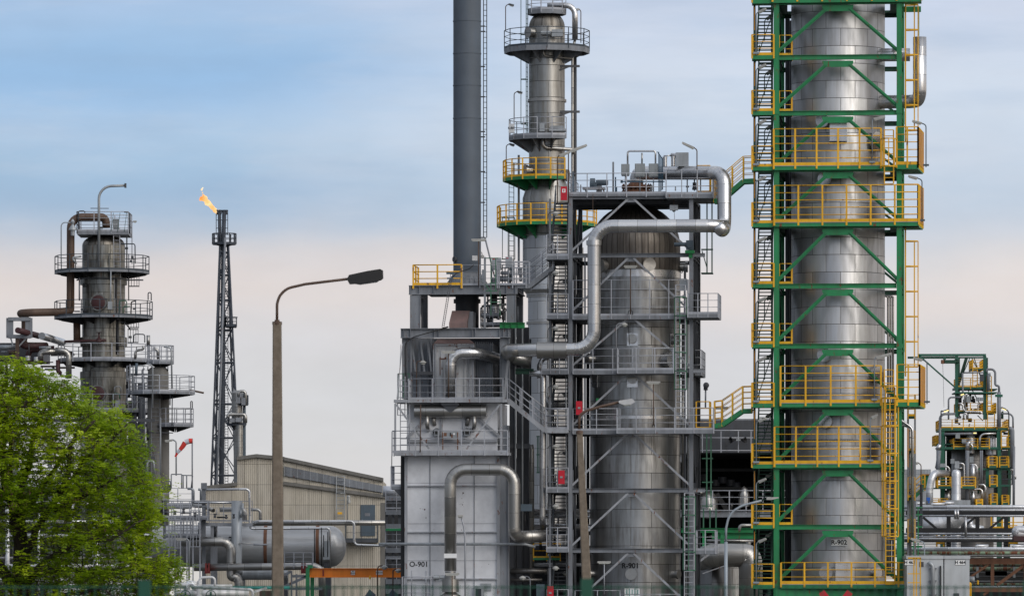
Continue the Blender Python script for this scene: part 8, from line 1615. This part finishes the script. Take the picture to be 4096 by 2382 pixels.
for q, e in cl_:
    tone = rt_g.random(); R_ = rt_g.uniform(.16, .36)
    for k in range(rt_g.randint(12, 18)):      # pinnate sprays
        o_ = V3(rt_g.gauss(0, .55), rt_g.gauss(0, .55), rt_g.gauss(0, .38)); c = q + o_ * R_; d = (V3(o_.x, o_.y, 0) + V3(rt_g.uniform(-.7, .7), rt_g.uniform(-.7, .7), rt_g.uniform(-.3, .5))).normalized()
        ln = rt_g.uniform(.14, .24); side = d.cross(UP).normalized(); up_ = side.cross(d); n_ = 3
        for j in range(n_):
            t_ = (j + .5) / n_; b_ = c + d * ln * t_ - UP * (t_ * t_ * .06)
            for s_ in (-1, 1):
                dd = (side * s_ + d * .5 + UP * rt_g.uniform(-.4, .2)).normalized(); leafquad(lv, lf, b_, dd, (up_ + V3(rt_g.uniform(-.4, .4), rt_g.uniform(-.4, .4), 0)).normalized(), rt_g.uniform(.07, .10), rt_g.uniform(.045, .065))
    if rt_g.random() < .5:
        for k in range(rt_g.randint(4, 11)):
            c = q + V3(rt_g.gauss(0, .16), rt_g.gauss(0, .16), rt_g.uniform(-.15, .05)); leafquad(pv, pf, c, V3(rt_g.uniform(-.3, .3), rt_g.uniform(-.3, .3), -1).normalized(), V3(rt_g.uniform(-1, 1), rt_g.uniform(-1, 1), 0).normalized(), rt_g.uniform(.07, .12), .022)
def fastmesh(name, V, Fc, mat):
    b_ = BASE[tr.name]; me = bpy.data.meshes.new(name); me.from_pydata([v - b_ for v in V], [], Fc); me.materials.append(MT[mat]); o = bpy.data.objects.new(name, me); COL.objects.link(o); o.parent = tr; return o
cr = fastmesh('crown', lv, lf, 'leaf'); pd = fastmesh('seed_pods', pv, pf, 'pods')
# =============================================================== small pipework and fittings that belong to the big things
rx = random.Random(77)
def cond(par, pts, r, mat='steel_black', n=7, bend=.12, name='conduit'):
    mb = MB(); mb.pipe(pts, r, bend, n); return part(par, name, mb, mat)
for pa, r_, mt in (([A(975, 870), A(975, 1500)], .06, 'steel_black'), ([A(988, 1210), A(985, 1460)], .05, 'steel_black'), ([A(665, 1050), A(665, 860)], .06, 'steel'), ([A(1062, 830), A(1062, 500)], .05, 'steel_black'), ([A(1078, 1050), A(1076, 850)], .04, 'steel_black'), ([A(968, 1030), A(968, 870)], .05, 'steel_black'),
                   ([B(1150, 260), B(1148, 0)], .09, 'steel_black'), ([B(1255, 700), B(1250, 400)], .16, 'steel_black'), ([B(1240, 840), B(1236, 580)], .08, 'steel_black'), ([B(880, 500), B(888, 420), B(930, 405), B(1200, 402)], .03, 'steel_black'), ([A(640, 745), A(600, 690), A(680, 680)], .08, 'galv'), ([A(1090, 1290), A(1030, 1210), A(1130, 1205)], .05, 'steel_black'),
                   ([A(1000, 1160), A(1002, 1050), A(1060, 1050), A(1062, 1160)], .04, 'ladder_green'), ([A(1030, 1160), A(1032, 1100), A(1090, 1098)], .04, 'ladder_green'), ([A(1095, 1190), A(1100, 1060), A(1140, 1050)], .05, 'steel_black'), ([B(1100, 720), B(1105, 670), B(1165, 668), B(1170, 720)], .05, 'ladder_green'), ([B(1118, 650), B(1120, 598), B(1180, 598), B(1182, 650)], .04, 'galv')):
    cond(lc, [W(p, YL - 2.1) for p in pa], r_, mt)
for (x, y, w_, h_) in ((1060, 612, 12, 8), (1108, 690, 10, 14), (1095, 720, 8, 10), (850, 440, 10, 8), (645, 1140, 22, 5), (690, 1125, 14, 8), (1125, 1120, 12, 6), (1090, 1355, 12, 9)):
    mb = MB(); mb.obox(W(A(x, y), YL - 1.9), V3(w_ * ml / 2.093, 0, 0), V3(0, .15, 0), V3(0, 0, h_ * ml / 2.093)); part(lc, 'fitting', mb, 'steel_dark')
for pa, r_, mt in (([B(1270, 640), B(1270, 380)], .05, 'steel'), ([B(1300, 640), B(1300, 400), B(1420, 395)], .05, 'galv'), ([B(1330, 480), B(1335, 370)], .1, 'blue_grey'), ([B(1395, 640), B(1390, 440), B(1410, 420)], .07, 'steel'), ([B(1245, 480), B(1440, 482)], .05, 'steel_dark'), ([B(1250, 560), B(1440, 565)], .04, 'galv'), ([B(1410, 1400), B(1410, 900)], .08, 'steel_dark'), ([B(1390, 1320), B(1500, 1322), B(1512, 1440)], .06, 'galv'), ([B(1660, 780), B(1662, 640)], .04, 'steel_dark'), ([B(1680, 980), B(1682, 700)], .04, 'steel_dark'), ([B(1570, 1460), B(1568, 900)], .04, 'galv'), ([B(1444, 1130), B(1442, 900)], .12, 'steel_black')):
    cond(tc2, [W(p, Y2 - 1.6) for p in pa], r_, mt)
# dark process structure standing behind the twin column and the tree edge
bs = thing('pipe_rack', 'dark steel process frame between the old column and the hall, behind the twin column', 'steel frame', V3(*W((560, 2000), 404)[:2], 0))
for x in (520, 548, 575, 600): mb = MB(); q = W((x, 1600 + (x % 5) * 30), 404); mb.beam(V3(q.x, q.y, 0), q, .26, .26); part(bs, 'post', mb, 'steel_dark')
for y in (1700, 1790, 1880, 1960, 2040, 2130, 2230): mb = MB(); mb.beam(W((505, y), 404), W((610, y), 404), .3, .24); part(bs, 'beam', mb, 'steel_dark')
for k in range(9): x = 512 + k * 11; mb = MB(); mb.tube(W((x, 2300), 402.5), W((x, 1720 + rx.randint(0, 200)), 402.5), rx.choice((.05, .08, .12)), 8); part(bs, 'riser', mb, rx.choice(('steel_dark', 'galv', 'steel_black')))
# conduits, valves and boxes on the R-901 frame
for px_, b_, y1, y0, r_, mt in ((2300, 4.5, 800, 2500, .06, 'galv'), (2312, 5.2, 1000, 2500, .09, 'steel_black'), (2340, 6.0, 1000, 2500, .05, 'galv'), (2352, 6.4, 1400, 2500, .1, 'steel_black'), (2292, 2.2, 1000, 2500, .04, 'steel'), (2740, 2.0, 1060, 2400, .07, 'steel_dark'), (2752, 4.4, 1100, 2400, .05, 'galv'), (2733, 3.6, 1280, 2100, .1, 'pipe_dull'), (2776, 3.0, 900, 2400, .05, 'steel_black'), (2790, 6.6, 840, 2400, .06, 'steel_black')):
    cond(F901, [g9(px_, b_, y0), g9(px_, b_, y1)], r_, mt)
for (x, y, w_, h_, mt) in ((1425, 90, 34, 55, 'galv'), (1430, 210, 14, 16, 'lamp_black'), (1500, 260, 8, 10, 'sign_white'), (1555, 560, 10, 14, 'steel_dark'), (1440, 490, 14, 8, 'lamp_black'), (380, 810, 10, 26, 'steel_black'), (590, 1215, 16, 14, 'green_bright'), (350, 640, 14, 10, 'steel_black')):
    q = G(K(x, y), .4); mb = MB(); mb.obox(q, AV * w_ / 2.441 * .0137, BV * .14, UP * h_ / 2.441 * .0137); part(F901, 'fitting', mb, mt)
for pa in ([K(885, 450), K(892, 560), K(898, 680)], [K(610, 470), K(700, 485), K(830, 465)], [K(885, 385), K(888, 345), K(925, 340), K(930, 385)], [Lz(860, 200), Lz(862, 178), Lz(876, 178), Lz(878, 200)], [Lz(372, 1145), Lz(410, 1150), Lz(405, 1270)], [Lz(1030, 1150), Lz(1032, 1280)], [J(500, 1310), J(505, 1420)], [J(1270, 1300), J(1290, 1330), J(1310, 1250)]):
    cond(F901, [G(p, -.3) for p in pa], .022, 'steel_black', 5)
# grey shadowed floor beams below the top deck
for b_ in (1.4, 2.8, 4.2, 5.6): mb = MB(); mb.ibeam(g9(2290, b_, 800), g9(2760, b_, 800), .15, .25); part(F901, 'floor_beam', mb, 'steel_dark')
for x in (2380, 2470, 2560, 2650): mb = MB(); mb.ibeam(g9(x, .3, 792), g9(x, .3, 792) + BV * 6.5, .12, .2); part(F901, 'floor_beam', mb, 'steel_dark')
# top deck small stuff
for (x, y, h_, mt) in ((650, 540, 60, 'cable_blue'), (640, 540, 155, 'cable_blue'), (985, 540, 80, 'steel'), (1340, 545, 140, 'steel'), (1225, 520, 40, 'galv'), (1470, 545, 255, 'galv'), (1410, 520, 130, 'steel_dark'), (560, 540, 60, 'rail'), (300, 540, 80, 'rail'), (225, 540, 210, 'cable_blue'), (240, 540, 160, 'steel')):
    q = G(J(x, y), 1.0); mb = MB(); mb.beam(q, q + UP * h_ / 2.441 * .0137, .07, .07); part(F901, 'deck_post', mb, mt)
for (x, y, w_, h_, mt) in ((1410, 470, 16, 30, 'steel_dark'), (1342, 478, 14, 8, 'lamp_black'), (1415, 500, 26, 10, 'steel_dark'), (760, 425, 22, 10, 'galv'), (990, 490, 10, 25, 'galv'), (480, 500, 26, 30, 'steel'), (700, 430, 10, 12, 'steel_dark')):
    q = G(J(x, y), 1.2); mb = MB(); mb.obox(q, AV * w_ / 2.441 * .0137, BV * .15, UP * h_ / 2.441 * .0137); part(F901, 'fitting', mb, mt)
# cables and pipes along the stair tower
for px_, b_, r_, mt in ((2205, 3.8, .05, 'steel_black'), (2211, 3.8, .04, 'galv'), (2218, 4.2, .05, 'steel_black'), (2268, 1.0, .04, 'galv')):
    cond(st, [gs(px_, b_, 0), gs(px_ - 6, b_, ZS[1])], r_, mt)
for i, z in enumerate(ZS[1:]): 
    mb = MB(); mb.obox(gs(2236, 2.4, z - .12), AV * .5, BV * 1.8, UP * .09); part(st, 'landing_beam', mb, 'steel_black')
# clutter right of the furnace and between furnace and K-901
cf = thing('valve_cluster', 'cluttered grey platforms and valves under the chimney deck right of the flue', 'platform', G(E(950, 812), 3))
for (x0, x1, y, ry) in ((838, 1065, 780, 660), (838, 1000, 700, 640)):
    a, b_ = G(E(x0, y), 2.5), G(E(x1, y), 2.5); b_.z = a.z; pp = [a, b_, b_ + BV * 2, a + BV * 2]; platform(cf, 'platform', pp, .08, 'steel', 'rail', (y - ry) / 2.254 * .0137, 3, [[pp[3], pp[0], pp[1]]], .6, .022)
for (x, y, r_, mt) in ((960, 660, .3, 'pipe_white'), (925, 720, .16, 'steel_dark'), (1000, 690, .14, 'pipe_dull'), (1050, 700, .12, 'galv'), (958, 560, .2, 'steel_black'), (1040, 600, .1, 'galv')):
    mb = MB(); mb.rev(G(E(x, y), 3.2), [(0, -.3), (r_, -.25), (r_, .25), (0, .35)], 16); part(cf, 'valve', mb, mt)
for pa, r_ in (([E(850, 620), E(1070, 600)], .07), ([E(840, 640), E(920, 560), E(1070, 545)], .05), ([E(1045, 800), E(1045, 520)], .06), ([E(900, 810), E(905, 520)], .05), ([E(1020, 690), E(1070, 640)], .1), ([E(1175, 760), E(1170, 620)], .14)):
    cond(cf, [G(p, 3.0) for p in pa], r_, rx.choice(('galv', 'steel', 'pipe_dull')), bend=.2)
for (x, y, w_, h_, mt) in ((1060, 320, 34, 14, 'galv'), (1040, 370, 60, 24, 'galv'), (955, 385, 16, 26, 'galv'), (1120, 330, 12, 60, 'blue_grey'), (1105, 370, 8, 50, 'lamp_black'), (870, 350, 14, 60, 'galv'), (1200, 330, 10, 60, 'steel')):
    mb = MB(); mb.obox(G(E(x, y), 2.0), AV * w_ / 2.254 * .0137, BV * .3, UP * h_ / 2.254 * .0137); part(cf, 'fitting', mb, mt)
for x in (940, 975, 1010, 1035, 1060, 1085): cond(cf, [G(E(x, 430), 1.2), G(E(x, 245 + (x % 3) * 20), 1.2), G(E(x + 20, 245 + (x % 3) * 20), 1.2)], .03, 'rail_dark' if x % 2 else 'steel', 6)
# low clutter between furnace and R-901 and under the decks
lw = thing('low_pipework', 'tangle of dark pipes and beams low between the furnace and reactor R-901', 'pipework', G((2140, 2400), 4))
for k in range(26):
    x = rx.uniform(2040, 2350); y = rx.uniform(2020, 2370); b_ = rx.uniform(5.5, 8); l_ = rx.uniform(30, 110); r_ = rx.choice((.03, .05, .08, .12)); mt = rx.choice(('steel_black', 'steel_dark', 'galv', 'pipe_dull', 'steel'))
    pa = [(x, y), (x + l_, y)] if k % 2 else [(x, y), (x, y - l_), (x + 20, y - l_)]
    cond(lw, [G(p, b_) for p in pa], r_, mt, 8, .15, 'pipe')
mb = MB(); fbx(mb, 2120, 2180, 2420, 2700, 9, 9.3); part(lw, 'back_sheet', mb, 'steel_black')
for y in (2130, 2190, 2260, 2330): mb = MB(); mb.beam(G((2060, y), 8), G((2420, y), 8), .2, .22); part(lw, 'beam', mb, 'steel_dark')
# pipework in the shed
for k in range(22):
    x = rx.uniform(1080, 1640); y = rx.uniform(690, 840) if k < 14 else rx.uniform(1000, 1110); d = rx.uniform(3, 9); l_ = rx.uniform(30, 130)
    pa = [(x, y), (x + l_, y)] if k % 3 else [(x, y), (x, y - l_ * .7)]
    cond(ds, [wl(*p, d) for p in pa], rx.choice((.05, .09, .15)), rx.choice(('steel_dark', 'galv', 'steel_black', 'pipe_dull')), 8, .2, 'pipe')
mb = MB(); mb.beam(wl(1340, 700, 2), wl(1440, 850, 2), .3, .3); part(ds, 'brace', mb, 'steel_black')
# dark interior and fittings of the far process unit
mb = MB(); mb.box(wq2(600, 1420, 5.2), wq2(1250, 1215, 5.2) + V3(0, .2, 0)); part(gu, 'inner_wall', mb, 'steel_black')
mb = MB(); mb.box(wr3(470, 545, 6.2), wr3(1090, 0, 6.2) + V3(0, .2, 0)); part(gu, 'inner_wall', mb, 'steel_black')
for k in range(46):
    up_ = k < 16; x = rx.uniform(740, 1100) if up_ else (rx.uniform(540, 1420) if k < 30 else 0)
    if k < 30: y = rx.uniform(760, 1000) if up_ else rx.uniform(1010, 1420); f_ = wq2; l_ = rx.uniform(30, 130)
    else: x = rx.uniform(370, 1110); y = rx.uniform(20, 520); f_ = wr3; l_ = rx.uniform(30, 110)
    d = rx.uniform(.5, 4.5); pa = [(x, y), (x + l_ * .6, y)] if k % 2 else [(x, y), (x, y - l_), (x + 14, y - l_)]
    cond(gu, [f_(*p, d) for p in pa], rx.choice((.05, .08, .12, .18)), rx.choice(('steel_dark', 'steel', 'galv', 'steel_black', 'green_dark', 'pipe_bright')), 7, .3, 'pipe')
for k in range(10): x = rx.uniform(760, 1080); y = rx.choice((930, 820, 1120, 1390)) ; mb = MB(); mb.obox(wq2(x, y, rx.uniform(0, 3)), V3(rx.uniform(8, 18) * pu, 0, 0), V3(0, .3, 0), V3(0, 0, rx.uniform(10, 30) * pu)); part(gu, 'fitting', mb, rx.choice(('steel_dark', 'box_grey', 'lamp_black')))
# valves and small pipes on the tank platform and low left
for k in range(18):
    x = rx.uniform(640, 1050); y = rx.uniform(2060, 2300) if k > 8 else rx.uniform(2040, 2075); l_ = rx.uniform(15, 60); d = rx.uniform(325.5, 328)
    pa = [(x, y), (x + l_, y)] if k % 2 else [(x, y), (x, y - l_)]
    cond(vp, [W(p, d) for p in pa], rx.choice((.03, .05, .08)), rx.choice(('galv', 'steel_dark', 'rail', 'steel_black', 'pipe_dull')), 7, .1, 'pipe')
for (x, y) in ((700, 2052), (735, 2045), (780, 2060), (860, 2064), (905, 2068), (935, 2066)): mb = MB(); mb.rev(W((x, y), 326), [(0, -.1), (.09, -.05), (.05, .1), (.1, .16), (0, .18)], 10); part(vp, 'valve', mb, 'steel_dark')
for k in range(34):
    x = rx.uniform(-20, 600); y = rx.uniform(180, 460); l_ = rx.uniform(40, 160); d = rx.uniform(397, 402); pa = [(x, y), (x + l_, y)] if k % 3 else [(x, y), (x, y + l_ * .8)]
    if k % 4 == 0: pa.append((pa[-1][0] + 25, pa[-1][1] + 30))
    cond(pr_, [W(B(*p), d) for p in pa], rx.choice((.04, .07, .1, .16)), rx.choice(('maroon', 'steel_dark', 'steel_black', 'galv', 'rust_brown', 'pipe_dull')), 8, .2, 'small_pipe')
for (x, y) in ((272, 320), (355, 330)): mb = MB(); mb.rev(W(B(x, y + 22), 398), [(.18, 0), (.18, .32), (0, .32)], 14); part(pr_, 'pipe_collar', mb, 'pipe_white')
for (x0, x1, y) in ((1240, 1480, 395), (1260, 1480, 470), (1240, 1470, 620)):
    mb = MB(); a, b_ = W(B(x0, y + 130), 396), W(B(x1, y + 130), 396); railing(mb, [a, b_], .95, 3, .6, .022, .06); part(tc2, 'railing', mb, 'rail')
